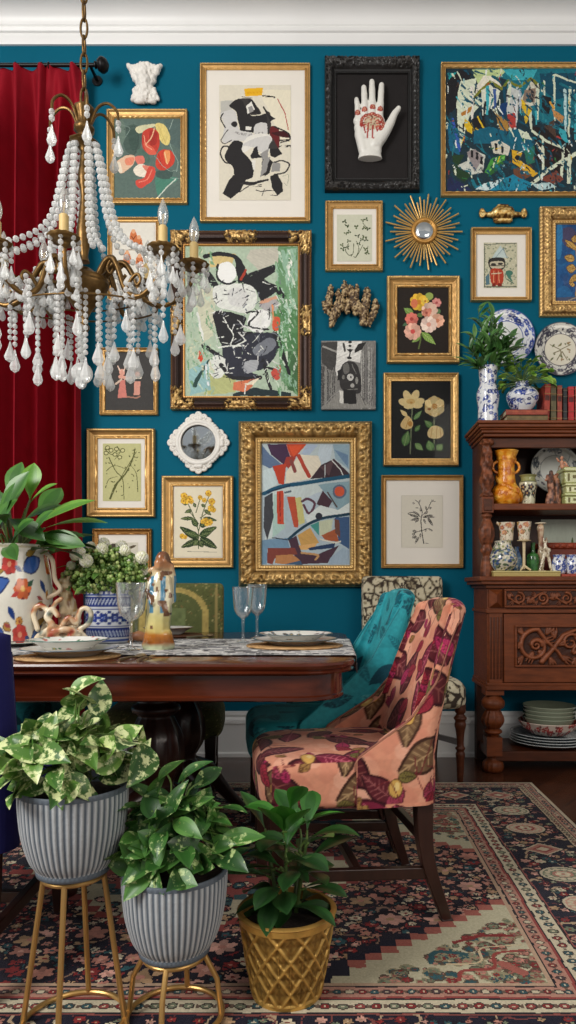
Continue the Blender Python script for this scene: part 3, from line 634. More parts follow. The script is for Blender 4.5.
# blue picture with golden leaves, cut by the right edge
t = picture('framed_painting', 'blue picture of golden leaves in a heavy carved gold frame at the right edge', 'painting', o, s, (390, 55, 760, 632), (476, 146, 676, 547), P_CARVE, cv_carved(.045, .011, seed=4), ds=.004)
R = Ras(474, 144, 678, 549, .34, (32, 86, 140), 11, wob=2.7, wf=.03, tex=.25)
R.speck([(40, 110, 160), (26, 66, 116), (70, 90, 130), (20, 60, 110)], 60, 14, 40, op=.5); R.blob((70, 66, 96), [500, 180, 560, 160, 600, 230, 530, 260]); R.blob((46, 120, 170), [480, 160, 510, 150, 505, 300, 482, 320])
for x0, y0, x1, y1, w in ((575, 470, 545, 450, 20), (575, 250, 530, 255, 32), (590, 280, 525, 225, 26), (575, 330, 520, 315, 36), (580, 380, 530, 372, 40), (600, 410, 545, 450, 30), (575, 240, 580, 200, 34), (600, 330, 650, 300, 34), (600, 380, 655, 370, 38), (600, 260, 640, 230, 30), (600, 420, 640, 460, 30)): R.leaf((196, 156, 84), x0, y0, x1, y1, w, (120, 84, 40), (96, 66, 36))
R.line((176, 130, 64), [590, 210, 585, 300, 592, 400, 580, 520], 7, sm=4); R.line((210, 200, 180), [540, 545, 600, 525, 676, 520], 6); R.poly((90, 70, 60), [480, 530, 676, 520, 676, 548, 478, 548], op=.6)
put(t, R, 'canvas', o, s)
# small print behind the chandelier
o, s = (90, 180), 4.43
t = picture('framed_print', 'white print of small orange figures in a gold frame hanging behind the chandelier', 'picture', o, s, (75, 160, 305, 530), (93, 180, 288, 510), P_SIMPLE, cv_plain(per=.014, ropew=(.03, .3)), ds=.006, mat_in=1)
R = Ras(100, 188, 280, 500, .45, (226, 222, 210), 12, wob=1.8, wf=.08, tex=.05)
for x, y in ((188, 235), (212, 262), (160, 330), (215, 345)):
    R.blob((206, 120, 74), [x-14, y-5, x, y-24, x+14, y-4, x+16, y+34, x-14, y+32]); R.ell((226, 170, 130), x, y-16, 9, 10); R.line((120, 60, 40), [x-10, y+5, x, y+20, x+11, y+4], 3); R.line((90, 60, 50), [x-6, y+32, x-6, y+56], 4); R.line((90, 60, 50), [x+6, y+32, x+7, y+56], 4)
R.line((150, 130, 110), [110, 300, 270, 305], 3)
put(t, R, 'print', o, s, m=PAPER)
# big black and white figure abstract
o, s = (170, 228), 3.972
t = picture('framed_painting', 'large green and black abstract painting in dark wood frame with gilt corner ornaments', 'painting', o, s, (2, 10, 562, 720), (58, 66, 507, 664), P_DARK, cv_dark, ds=.005)
R = Ras(56, 64, 509, 666, .52, (178, 196, 172), 13, wob=4, wf=.045, tex=.16)
GR, SG, PW, BK, NV = (110, 152, 110), (146, 182, 156), (226, 228, 220), (32, 32, 36), (44, 46, 58)
R.poly(GR, [430, 66, 509, 66, 509, 666, 440, 600, 420, 300]); R.poly((80, 130, 80), [400, 330, 509, 300, 509, 480, 440, 470]); R.poly(SG, [440, 80, 509, 70, 509, 200, 460, 220]); R.poly((206, 206, 180), [100, 240, 180, 230, 170, 420, 120, 460]); R.poly((186, 190, 130), [150, 560, 260, 590, 260, 650, 130, 660]); R.poly((150, 190, 190), [70, 560, 150, 520, 160, 640, 80, 660]); R.poly((196, 192, 176), [320, 80, 430, 70, 430, 130, 350, 160, 300, 110]); R.poly((170, 190, 160), [60, 66, 130, 66, 150, 110, 70, 200]); R.poly((214, 190, 130), [150, 90, 260, 95, 240, 140, 160, 150]); R.poly((70, 110, 70), [460, 490, 509, 470, 509, 650, 470, 640])
R.line((236, 236, 226), [478, 120, 470, 200], 16, 6); R.line((180, 206, 186), [440, 240, 470, 330, 450, 440], 18, dry=.45); R.line(PW, [105, 330, 130, 440], 9); R.line(SG, [420, 560, 500, 620], 30, dry=.45); R.line((90, 140, 90), [430, 380, 500, 400], 26, dry=.4)
R.line(BK, [135, 105, 200, 96, 260, 110, 290, 150], 17, sm=4); R.line(BK, [130, 150, 160, 200, 190, 240], 30, dry=.25); R.poly(BK, [255, 100, 300, 160, 320, 205, 270, 215]); R.line((170, 60, 40), [300, 160, 280, 200], 9)
R.poly(BK, [290, 200, 400, 142, 420, 165, 370, 200, 440, 230, 462, 275, 420, 250, 360, 290, 340, 240, 290, 235]); R.line(BK, [370, 200, 455, 270], 14, dry=.3); R.line(BK, [320, 180, 410, 150], 20, dry=.25)
R.blob(PW, [170, 230, 240, 215, 330, 230, 340, 300, 300, 330, 230, 320, 180, 300]); R.blob((214, 214, 210), [230, 240, 300, 240, 300, 300, 240, 300]); R.ell((244, 244, 240), 222, 170, 40, 42, tex=.03); R.line(BK, [188, 140, 184, 190, 220, 214, 258, 208], 8, sm=4); R.line(BK, [262, 150, 272, 205], 7)
R.blob(BK, [172, 330, 240, 330, 300, 350, 290, 400, 330, 410, 310, 480, 230, 480, 200, 450, 180, 400]); R.poly(NV, [205, 460, 280, 470, 300, 560, 350, 580, 270, 600, 215, 580]); R.blob((236, 236, 232), [320, 330, 380, 320, 400, 370, 360, 410, 310, 390]); R.blob((176, 172, 172), [350, 300, 400, 270, 435, 300, 400, 330]); R.line(BK, [300, 330, 350, 330, 310, 380, 390, 400], 7, sm=3); R.line((214, 160, 130), [360, 290, 420, 270], 12)
R.blob(NV, [300, 420, 380, 410, 430, 430, 420, 500, 360, 560, 300, 540, 285, 470]); R.blob((120, 124, 132), [330, 470, 400, 430, 420, 460, 380, 500, 340, 500]); R.blob((170, 172, 176), [290, 530, 350, 520, 340, 560, 300, 570]); R.line(PW, [210, 350, 250, 420, 240, 460], 5, dry=.3); R.line(PW, [280, 420, 300, 440, 250, 470], 5); R.line(PW, [190, 470, 290, 460], 6, dry=.35)
R.line(BK, [420, 420, 450, 500, 475, 575], 22, 12); R.line(BK, [130, 462, 200, 510], 18); R.blob(PW, [180, 500, 215, 520, 210, 580, 170, 590, 150, 540]); R.line(BK, [200, 540, 250, 590, 360, 590], 16, sm=4); R.line(BK, [370, 520, 400, 640], 12, dry=.3); R.line((40, 70, 66), [95, 620, 120, 570, 155, 520], 20, 6); R.poly((30, 46, 50), [250, 655, 330, 630, 480, 650, 480, 664, 250, 664]); R.line(BK, [380, 550, 430, 560], 10)
R.blob((208, 72, 44), [106, 500, 122, 475, 134, 495, 120, 530]); R.blob((214, 92, 60), [412, 350, 436, 355, 430, 400, 405, 395]); R.poly((214, 120, 84), [250, 610, 330, 595, 345, 605, 300, 650, 250, 640]); R.poly((238, 226, 200), [290, 615, 360, 590, 330, 620]); R.line(PW, [300, 620, 296, 655], 6); R.blob((196, 80, 66), [400, 570, 440, 540, 430, 600]); R.line((226, 150, 100), [410, 360, 405, 300], 7); R.line((226, 230, 230), [140, 540, 150, 620], 9, dry=.3)
R.dabs([(190, 208, 184), (150, 180, 156), (206, 206, 176), (120, 160, 120)], 120, 12, 40, 9, (60, 66, 170, 660), 1.3, .45); R.dabs([(120, 164, 120), (96, 140, 96), (160, 196, 170), (206, 220, 200)], 130, 12, 44, 9, (420, 66, 507, 660), 1.4, .4); R.dabs([PW, BK, NV, (120, 124, 132), (214, 214, 210)], 170, 8, 36, 5, (170, 200, 440, 600), None, .35)
put(t, R, 'canvas', o, s)
# unframed grey canvas
o, s = (315, 275), 7.314
ca, cb = W(o[0]+45/s, o[1]+478/s), W(o[0]+445/s, o[1]+980/s)
t = thing('canvas_picture', 'unframed black and white canvas of a dark doll-like figure in a corridor', 'painting', ((ca.x+cb.x)/2, D-.01, cb.z))
MB().box(ca.x, cb.x, D-.022, D-.001, cb.z, ca.z).build('stretcher', mat('grey_canvas_edge', (150, 148, 142), rough=.8), t, smooth=0)
R = Ras(45, 478, 445, 980, .42, (128, 126, 122), 14, wob=3.1, wf=.04, tex=.3)
for i in range(22): x = 340+i*5; R.line(RN.choice([(150, 148, 144), (104, 102, 100), (170, 168, 162), (84, 82, 80)]), [x, 480+RN.random()*200, x+RN.uniform(-8, 8), 980], 6, dry=.4)
for i in range(16): x = 48+i*7; R.line(RN.choice([(80, 78, 76), (60, 58, 57), (140, 138, 132)]), [x, 560+RN.random()*100, x+RN.uniform(-8, 8), 960], 7, dry=.4)
R.poly((66, 64, 62), [45, 490, 165, 485, 160, 640, 120, 700, 50, 640]); R.line((150, 148, 142), [60, 520, 160, 560], 14, dry=.4); R.poly((222, 220, 214), [165, 480, 345, 480, 330, 640, 250, 620, 200, 650, 160, 740, 150, 700]); R.poly((40, 38, 38), [320, 500, 378, 485, 345, 540, 290, 570, 290, 545]); R.poly((70, 68, 66), [200, 500, 215, 490, 228, 555, 215, 560])
R.ell((34, 32, 32), 258, 488, 14, 9); R.ell((34, 32, 32), 258, 515, 11, 8); R.poly((38, 36, 36), [232, 538, 280, 540, 258, 565]); R.line((38, 36, 36), [256, 560, 252, 600], 9); R.ell((38, 36, 36), 252, 603, 18, 10)
R.blob((48, 46, 46), [190, 680, 215, 640, 250, 628, 295, 640, 325, 700, 340, 800, 330, 860, 270, 860, 200, 840, 180, 780]); R.blob((104, 102, 98), [205, 660, 240, 640, 250, 700, 215, 720]); R.line((110, 108, 104), [270, 650, 300, 720], 8, dry=.35); R.ell((196, 194, 188), 258, 745, 24, 26); R.ell((60, 58, 57), 262, 745, 6, 9); R.ell((170, 168, 162), 274, 806, 14, 16); R.ell((120, 118, 112), 208, 745, 10, 16); R.ell((140, 138, 132), 306, 770, 10, 26); R.line((130, 128, 122), [220, 840, 310, 830], 5); R.poly((30, 29, 29), [205, 830, 300, 850, 305, 940, 210, 945]); R.poly((214, 212, 204), [175, 840, 205, 850, 210, 940, 175, 930]); R.poly((36, 35, 35), [165, 700, 200, 680, 190, 760, 165, 770])
R.line((150, 148, 144), [55, 965, 110, 900, 180, 840], 5); R.poly((142, 140, 134), [60, 970, 180, 850, 180, 935, 300, 945, 320, 890, 440, 970]); R.line((70, 68, 66), [330, 870, 370, 950], 4); R.line((70, 68, 66), [360, 860, 420, 900, 380, 940], 3, sm=3)
link('canvas', R.mesh('canvas', Pz(o, s, D-.0225)), PAINT, t)
# dahlias
o, s = (380, 270), 6.4
t = picture('framed_print', 'pink and yellow dahlia bouquet on black in a wide gold frame', 'picture', o, s, (45, 35, 512, 592), (114, 104, 442, 524), P_SCOOP, cv_plain(per=.014, ropew=(.02, .12), bead=(.7, .95), tex=.002), ds=.005)
R = Ras(112, 102, 444, 526, .42, (44, 38, 34), 15, wob=0.9, wf=.1, tex=.12)
R.line((96, 110, 62), [265, 380, 262, 440, 250, 495], 9); R.leaf((124, 158, 74), 270, 390, 358, 468, 46, (176, 196, 120)); R.leaf((110, 146, 72), 215, 275, 155, 235, 44, (160, 184, 110)); R.leaf((120, 150, 76), 262, 420, 205, 455, 28, (160, 184, 110)); R.ell((150, 168, 88), 318, 158, 26, 24); R.ell((96, 120, 70), 258, 280, 18, 14); R.leaf((80, 110, 80), 180, 330, 145, 350, 20); R.ell((90, 120, 80), 375, 255, 16, 16)
R.flower(250, 195, 56, (222, 178, 62), 9, (200, 130, 50), (150, 100, 40)); R.ell((214, 120, 84), 222, 205, 22, 30); R.flower(292, 190, 24, (226, 190, 80), 6, (190, 120, 50)); R.flower(365, 200, 30, (206, 136, 128), 7, (170, 80, 80), (140, 80, 74)); R.flower(320, 250, 52, (228, 192, 170), 9, (206, 120, 104), (150, 96, 84)); R.flower(300, 265, 30, (206, 130, 108), 7, (160, 80, 70)); R.flower(205, 305, 42, (214, 118, 104), 8, (170, 70, 66), (130, 66, 60)); R.flower(212, 385, 54, (232, 178, 156), 10, (206, 84, 80), (160, 96, 84)); R.flower(370, 315, 44, (232, 176, 148), 9, (206, 130, 100), (160, 100, 84)); R.flower(315, 340, 52, (236, 206, 190), 10, (220, 160, 140), (170, 116, 104))
put(t, R, 'print', o, s, m=PAPER)
# yellow hibiscus
o, s = (378, 368), 6.4
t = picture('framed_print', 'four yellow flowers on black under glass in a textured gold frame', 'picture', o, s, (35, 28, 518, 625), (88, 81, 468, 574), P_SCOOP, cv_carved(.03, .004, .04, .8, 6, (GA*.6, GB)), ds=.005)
R = Ras(86, 79, 470, 576, .42, (36, 35, 33), 16, wob=0.9, wf=.1, tex=.12)
ST = (122, 128, 96)
R.line(ST, [222, 245, 215, 380, 208, 545], 8); R.line(ST, [362, 320, 362, 520], 8)
for a in ((232, 325, 282, 268, 26), (240, 400, 272, 360, 26), (170, 495, 195, 400, 50), (240, 480, 290, 522, 36), (350, 375, 302, 332, 36), (345, 525, 325, 460, 50), (380, 520, 418, 485, 44)): R.leaf(RN.choice([(84, 122, 66), (104, 142, 84), (120, 150, 90)]), *a, (160, 180, 120), (54, 80, 46))
YF, YD = (232, 204, 144), (196, 140, 70)
for x, y, ro in ((190, 175, 65), (240, 172, 115), (172, 215, 20), (262, 212, -20), (205, 232, -10), (248, 228, 10)): R.ell(YF, x, y, 40, 24, ro)
R.ell((216, 176, 110), 212, 208, 28, 18); R.ell(YD, 215, 215, 8, 6)
R.flower(364, 240, 66, YF, 6, YD, (206, 168, 100), rot=.5); R.ell((150, 96, 50), 330, 258, 12, 8); R.blob((224, 190, 128), [150, 345, 190, 300, 225, 340, 220, 375, 185, 388, 152, 375]); R.leaf(YF, 190, 305, 145, 262, 28); R.line(YD, [200, 320, 180, 380], 5); R.ell(YD, 208, 352, 14, 18); R.blob(YF, [320, 405, 345, 370, 380, 365, 415, 385, 420, 425, 385, 448, 330, 440]); R.line((206, 160, 96), [350, 380, 340, 440], 5); R.line((206, 160, 96), [380, 370, 375, 445], 5); R.line(YD, [400, 385, 405, 435], 4)
put(t, R, 'print', o, s, m=PAPER)
I = zr(o, s, (84, 77, 472, 578)); a = W(I[0], I[1]); b = W(I[2], I[3])
MB().box(a.x, b.x, D-.0125, D-.0115, b.z, a.z).build('glass_pane', PANE, t, smooth=0)
# black botanical ink drawing
o, s = (378, 470), 6.4
t = picture('framed_print', 'black ink plant drawing with wide cream mat in a thin beaded gold frame', 'picture', o, s, (22, 30, 548, 627), (54, 63, 524, 600), P_SIMPLE, cv_plain(per=.016, ropew=(.02, .4), amp=.004), ds=.004, mat_in=1)
R = Ras(152, 160, 418, 495, .44, (222, 216, 200), 17, wob=1.4, wf=.12, tex=.03)
IK = (48, 44, 40)
R.line(IK, [295, 468, 285, 400, 278, 320, 285, 265, 265, 210, 240, 190], 6, 4, sm=4)
for p in ([285, 290, 320, 250, 345, 200, 370, 198], [280, 390, 320, 372, 350, 388], [280, 385, 240, 400, 222, 430], [262, 240, 245, 240], [278, 300, 230, 270, 195, 275]): R.line(IK, p, 4, sm=4)
for a in ((240, 212, 220, 205, 14), (262, 215, 275, 180, 10), (345, 200, 360, 188, 16), (330, 240, 350, 240, 16), (315, 255, 305, 225, 12), (275, 265, 278, 230, 14), (270, 290, 225, 258, 14), (265, 300, 190, 278, 16), (265, 305, 205, 322, 16), (265, 305, 240, 335, 16), (285, 300, 360, 285, 16), (290, 295, 378, 300, 14), (320, 300, 358, 360, 18), (295, 310, 310, 345, 14), (300, 280, 325, 260, 14), (250, 395, 220, 385, 18), (240, 405, 218, 410, 16), (250, 420, 222, 438, 18), (262, 425, 238, 472, 16), (275, 400, 270, 440, 12), (310, 375, 305, 395, 12), (325, 372, 352, 386, 12)): R.leaf(IK, *a, (206, 200, 186), vw=1.5)
R.line(IK, [300, 465, 325, 468], 3); R.line((196, 190, 174), [153, 161, 417, 161], 3); R.line((196, 190, 174), [153, 161, 153, 494], 3)
put(t, R, 'print', o, s, m=PAPER)
# two small figures on black
o, s = (80, 340), 3.6
t = picture('framed_painting', 'small black painting of two little pink figures in a gold frame, under the chandelier', 'painting', o, s, (68, 25, 278, 268), (88, 40, 262, 250), P_SIMPLE, cv_plain(per=.016, ropew=(.03, .35), amp=.003), ds=.005)
R = Ras(86, 38, 264, 252, .56, (58, 56, 54), 18, wob=1.4, wf=.1, tex=.14)
SK = (222, 160, 140)
R.poly((206, 124, 112), [140, 140, 158, 140, 166, 204, 132, 206]); R.ell(SK, 148, 112, 10, 12); R.line(SK, [140, 128, 160, 132], 12); R.line((206, 180, 160), [125, 155, 145, 138], 7); R.line((206, 180, 160), [158, 138, 180, 130], 6); R.line((230, 200, 180), [132, 90, 140, 105], 5); R.line((230, 200, 180), [160, 92, 154, 106], 5); R.poly((214, 150, 132), [192, 145, 214, 145, 212, 195, 190, 196]); R.ell(SK, 203, 122, 10, 12); R.line((230, 220, 200), [192, 132, 216, 132], 8); R.line((170, 120, 100), [165, 200, 200, 206, 212, 200], 5); R.line((120, 100, 90), [192, 108, 214, 108], 6)
put(t, R, 'canvas', o, s)
# twisted vine print
t = picture('framed_print', 'sage green twisted vine print in a wide gold frame, above the white flowers', 'picture', o, s, (22, 318, 267, 637), (60, 353, 230, 602), P_SCOOP, cv_plain(per=.014, ropew=(.02, .14), bead=(.72, .95)), ds=.005, mat_in=1)
R = Ras(78, 370, 216, 578, .7, (196, 194, 140), 19, wob=0.9, wf=.15, tex=.07)
VN = (92, 94, 54)
for p, w in (([105, 570, 125, 520, 160, 480, 185, 430, 195, 390], 7), ([100, 420, 125, 470, 150, 500, 155, 572], 4), ([85, 390, 110, 410, 145, 400], 3), ([205, 545, 200, 480, 180, 450], 3), ([90, 470, 120, 450, 170, 465], 3), ([110, 560, 140, 500, 200, 400], 4), ([130, 380, 140, 400, 120, 430], 3), ([88, 530, 100, 500, 130, 490], 3)): R.line(VN, p, w, w*.6, sm=4, dry=.12)
for x, y in ((95, 385), (108, 395), (128, 390), (150, 395), (122, 410), (90, 405), (140, 420)): R.ell(VN, x, y, 9, 8); R.ell((206, 202, 150), x, y, 6, 5)
for i in range(36): x, y = RN.uniform(86, 208), RN.uniform(385, 560); R.leaf(VN, x, y, x+RN.uniform(-12, 12), y+RN.uniform(-12, 4), 4)
put(t, R, 'print', o, s, m=PAPER)
# small half hidden frame
t = picture('framed_print', 'small brown framed plant print half hidden behind the white flower bouquet', 'picture', o, s, (42, 678, 255, 880), (63, 700, 236, 860), P_SIMPLE, cv_plain(per=.016, ropew=(.03, .3), base=GA*.7), ds=.006, mat_in=1)
R = Ras(95, 728, 205, 830, .5, (214, 208, 190), 20, tex=.05)
R.blob((74, 66, 56), [100, 745, 115, 732, 150, 736, 165, 745, 140, 752]); R.leaf((96, 84, 66), 170, 750, 200, 738, 10); R.line((90, 80, 60), [140, 745, 150, 820], 4); R.leaf((96, 104, 66), 150, 800, 190, 770, 14)
put(t, R, 'print', o, s, m=PAPER)
# yellow botanical
t = picture('framed_print', 'botanical print of a yellow flowered plant with dark leaves, gold frame below the lacy mirror', 'picture', o, s, (293, 488, 550, 820), (334, 525, 511, 783), P_SCOOP, cv_plain(per=.014, ropew=(.02, .14), bead=(.74, .95)), ds=.005, mat_in=1)
R = Ras(337, 528, 508, 780, .62, (232, 222, 196), 21, wob=0.68, wf=.2, tex=.03)
SG_ = (76, 92, 54)
for p in ([424, 750, 424, 690, 410, 640, 380, 575], [424, 690, 440, 620, 462, 560], [424, 660, 395, 620], [430, 640, 470, 610], [415, 620, 430, 570]): R.line(SG_, p, 3, sm=4)
for a in ((424, 720, 362, 745, 20), (424, 715, 358, 672, 22), (424, 705, 375, 690, 20), (430, 712, 490, 748, 24), (428, 700, 490, 672, 20), (428, 705, 470, 690, 20), (424, 720, 405, 738, 20), (426, 720, 440, 745, 18), (420, 670, 400, 640, 18), (430, 670, 455, 655, 18), (405, 640, 360, 642, 12), (440, 640, 490, 648, 14), (400, 610, 375, 620, 12), (445, 610, 470, 628, 12), (385, 590, 365, 585, 10), (435, 590, 450, 600, 10), (415, 600, 405, 585, 10)): R.leaf(RN.choice([(58, 78, 48), (72, 92, 56), (48, 66, 44)]), *a, (140, 150, 100), (44, 58, 36), vw=1.2)
for x, y, r in ((372, 560, 13), (380, 575, 14), (392, 570, 12), (370, 578, 11), (460, 550, 12), (472, 580, 13), (430, 565, 9), (470, 605, 13), (478, 610, 10), (450, 650, 12), (465, 655, 12), (455, 660, 10), (365, 705, 10), (376, 708, 8), (398, 580, 9), (445, 575, 9), (440, 652, 9)): R.flower(x, y, r, (226, 182, 70), 5, (190, 130, 40), (176, 124, 40))
R.line((170, 160, 140), [385, 760, 490, 763], 2)
put(t, R, 'print', o, s, m=PAPER)
# big cubist canvas
o, s = (234, 416), 3.945
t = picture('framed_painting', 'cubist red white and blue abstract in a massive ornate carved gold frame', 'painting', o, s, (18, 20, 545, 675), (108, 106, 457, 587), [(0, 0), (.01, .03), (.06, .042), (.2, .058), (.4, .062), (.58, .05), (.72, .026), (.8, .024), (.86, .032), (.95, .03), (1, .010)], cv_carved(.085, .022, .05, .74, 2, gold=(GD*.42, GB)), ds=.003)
R = Ras(106, 104, 459, 589, .55, (176, 192, 200), 22, wob=1.4, wf=.03, tex=.1)
LB, LG, PL, RD, CR_, NV, TB = (150, 172, 190), (196, 208, 206), (74, 48, 62), (196, 66, 40), (232, 218, 190), (40, 50, 80), (24, 84, 112)
R.poly((190, 204, 206), [106, 104, 459, 104, 459, 260, 106, 300]); R.poly((96, 118, 150), [108, 110, 140, 150, 190, 190, 160, 215, 110, 190]); R.poly((70, 44, 74), [130, 108, 205, 108, 222, 160, 195, 190, 145, 150]); R.poly((206, 76, 44), [205, 108, 285, 108, 240, 160, 222, 155]); R.poly((168, 60, 48), [205, 160, 250, 150, 220, 210, 195, 190]); R.poly((226, 88, 48), [215, 115, 270, 112, 235, 160]); R.poly(RD, [152, 195, 205, 185, 195, 270, 175, 265]); R.poly((204, 220, 222), [110, 215, 152, 200, 170, 265, 115, 300]); R.poly((178, 194, 214), [285, 108, 330, 112, 290, 160, 260, 160]); R.poly((236, 226, 204), [205, 215, 260, 150, 340, 155, 345, 200, 300, 245, 200, 265]); R.line((186, 70, 52), [255, 155, 295, 235], 15); R.line((140, 70, 66), [225, 175, 240, 215], 14); R.poly((200, 214, 222), [340, 110, 390, 112, 380, 170, 350, 200, 330, 150]); R.poly((150, 176, 190), [390, 110, 455, 110, 455, 210, 400, 165]); R.poly((110, 140, 170), [395, 130, 450, 150, 450, 200])
R.poly((62, 44, 52), [300, 245, 345, 190, 395, 165, 455, 225, 440, 240]); R.poly((90, 66, 70), [340, 200, 395, 170, 375, 235]); R.line((226, 226, 222), [385, 170, 420, 210, 432, 240], 4); R.line((200, 206, 206), [360, 190, 358, 240], 3)
R.poly((206, 218, 216), [150, 290, 330, 265, 350, 290, 310, 330, 300, 395, 250, 425, 240, 320, 200, 310, 150, 480, 120, 490]); R.poly((176, 206, 196), [155, 310, 195, 300, 200, 440, 150, 480]); R.poly((64, 66, 72), [118, 320, 150, 300, 155, 400, 130, 490, 116, 440]); R.line(TB, [116, 305, 180, 278, 280, 262, 455, 235], 15, sm=4); R.line((14, 50, 80), [130, 300, 220, 272], 6)
R.poly((204, 74, 46), [168, 295, 194, 292, 196, 425, 170, 425]); R.line((150, 50, 40), [180, 300, 182, 420], 6, dry=.4); R.poly((192, 82, 54), [208, 318, 240, 316, 254, 410, 252, 440, 236, 436]); R.poly((206, 200, 130), [240, 320, 265, 318, 280, 420, 256, 430]); R.line((96, 110, 120), [200, 300, 222, 296], 8)
R.poly((140, 170, 180), [330, 270, 395, 260, 455, 255, 455, 380, 410, 380, 370, 310]); R.poly((190, 204, 214), [265, 330, 330, 300, 350, 295, 330, 340, 290, 390]); R.line((96, 60, 76), [268, 335, 290, 325, 318, 345, 296, 385, 275, 350], 10, sm=3); R.poly((74, 48, 58), [325, 345, 350, 292, 388, 335, 365, 372]); R.line((84, 70, 64), [370, 300, 406, 358], 6); R.ell((96, 110, 130), 416, 296, 27, 28); R.ell((214, 90, 58), 416, 296, 19, 20); R.poly((220, 228, 224), [280, 400, 340, 350, 410, 370, 455, 340, 455, 385, 360, 405, 290, 425])
R.line((20, 60, 80), [215, 485, 270, 440, 340, 405, 455, 385], 11, sm=4); R.ell((40, 44, 56), 335, 394, 14, 14); R.poly((206, 160, 90), [250, 470, 300, 440, 335, 500, 265, 515]); R.poly((70, 150, 140), [300, 430, 335, 415, 335, 470]); R.poly((200, 206, 176), [335, 415, 390, 405, 385, 450, 340, 475]); R.poly((170, 90, 54), [345, 470, 400, 445, 415, 495, 360, 490]); R.poly((60, 90, 130), [395, 400, 455, 395, 455, 525, 415, 500]); R.poly((110, 70, 60), [395, 405, 415, 410, 420, 480, 400, 460]); R.line((220, 216, 200), [340, 485, 400, 500, 420, 495], 6)
R.poly(PL, [215, 490, 245, 470, 265, 540, 330, 545, 415, 510, 370, 580, 265, 585, 230, 540]); R.poly((226, 176, 110), [255, 510, 330, 500, 310, 525, 262, 528]); R.poly((34, 60, 96), [290, 520, 400, 500, 395, 520, 300, 530]); R.line((196, 150, 100), [265, 540, 330, 548, 320, 566], 8, sm=3); R.poly((130, 62, 52), [130, 520, 170, 515, 240, 520, 250, 545, 160, 560, 150, 585, 130, 580]); R.poly((190, 130, 80), [165, 550, 230, 545, 260, 570, 200, 585, 160, 580]); R.poly((116, 150, 176), [108, 490, 210, 480, 220, 520, 130, 520, 128, 585, 108, 585]); R.poly((160, 180, 196), [380, 560, 430, 520, 455, 530, 455, 585, 370, 587]); R.poly((60, 90, 120), [200, 585, 260, 570, 270, 588]); R.line((40, 40, 50), [150, 480, 215, 488], 4)
put(t, R, 'canvas', o, s)
# ================================================================ helpers for painted solids
def recolor(o, fn):
    me = o.data if hasattr(o, 'data') else o
    c, n = vertdata(me)
    if hasattr(o, 'data') and o.name in ORG: c = c+np.array(ORG[o.name])
    while me.color_attributes: me.color_attributes.remove(me.color_attributes[0])
    setpt(me, np.clip(fn(c, n), 0, 1)); return o
def cap(mb, pts, r, seg=12):
    # a tapered limb with rounded ends
    rs = r if isinstance(r, (list, tuple)) else [r]*len(pts)
    mb.tube(pts, list(rs), seg); mb.ball(pts[0], rs[0], 12, 8); mb.ball(pts[-1], rs[-1], 12, 8)
def lerpc(v, stops):
    # colour ramp over array v; stops (pos, rgb)
    p = [s[0] for s in stops]; cs = np.array([lin(s[1]) for s in stops])
    return np.stack([np.interp(v, p, cs[:, k]) for k in range(3)], -1)
FLAT = Matrix(((1, 0, 0), (0, 0, -1), (0, 1, 0)))      # lathe axis turned to face the room (-y)
# ---------------------------------------------------------------- white hand with red henna beads
o, s = (320, 50), 5.486
def Hn(x, y, d): return W(o[0]+x/s, o[1]+y/s, DW) + Vector((0, D-DW-d, 0))
u = 1/s/F*DW
mb = MB()
for pts, r0, r1 in ((((208, 400), (204, 330), (200, 278)), 17, 13.5), (((247, 390), (243, 300), (240, 214)), 20, 16), (((287, 385), (285, 280), (284, 182)), 20.5, 16), (((326, 390), (331, 290), (337, 200)), 20, 16)):
    P = [tuple(q) for q in cr(pts, 4)]; n = len(P)
    cap(mb, [Hn(x, y, .045+.014*math.sin(PI*i/(n-1))-.006*i/(n-1)) for i, (x, y) in enumerate(P)], [(r0+(r1-r0)*i/(n-1))*u*(1+.05*math.cos(i*2.1)) for i in range(n)])
P = [tuple(q) for q in cr(((300, 530), (345, 478), (382, 420), (405, 372), (428, 342)), 4)]; n = len(P)
cap(mb, [Hn(x, y, .045+.02*i/n) for i, (x, y) in enumerate(P)], [(38-24*(i/(n-1))**.8)*u for i in range(n)])
for x0, x1, y0, y1, r in ((206, 330, 398, 402, 25), (212, 325, 435, 440, 27), (216, 322, 475, 475, 28), (230, 318, 520, 520, 27), (238, 312, 560, 560, 26)):
    cap(mb, [Hn(x0, y0, .042), Hn((x0+x1)/2, (y0+y1)/2, .045), Hn(x1, y1, .042)], r*u)
cap(mb, [Hn(225, 400, .042), Hn(218, 470, .042), Hn(240, 560, .042)], 30*u); cap(mb, [Hn(328, 400, .042), Hn(322, 470, .046), Hn(308, 560, .042)], 28*u)
mb.tube([Hn(274, 520, .042), Hn(274, 560, .042), Hn(274, 585, .042), Hn(274, 604, .042)], [29*u, 28*u, 30*u, 33*u], 24, flat=2.05)
cap(mb, [Hn(340, 470, .056), Hn(318, 530, .054)], 24*u)
me = fuse(mb, .0042, 5)
R = Ras(150, 130, 470, 620, .9, (232, 230, 222), 31, tex=.03)
RD, RB = (166, 52, 42), (120, 60, 44)
for x, y in ((205, 366), (243, 350), (287, 337), (328, 348)):
    R.ell(RD, x, y, 16, 13); R.ell((206, 150, 120), x, y, 9, 7); R.ell(RD, x-3, y+1, 5, 4)
R.ell((208, 190, 160), 284, 420, 46, 40)
for i in range(46):
    a, q = RN.random()*2*PI, math.sqrt(RN.random())*52; R.ell(RN.choice([RD, RB, (190, 90, 70), (150, 120, 90)]), 284+math.cos(a)*q, 425+math.sin(a)*q*.8, RN.uniform(3, 8), RN.uniform(3, 6), RN.random()*180)
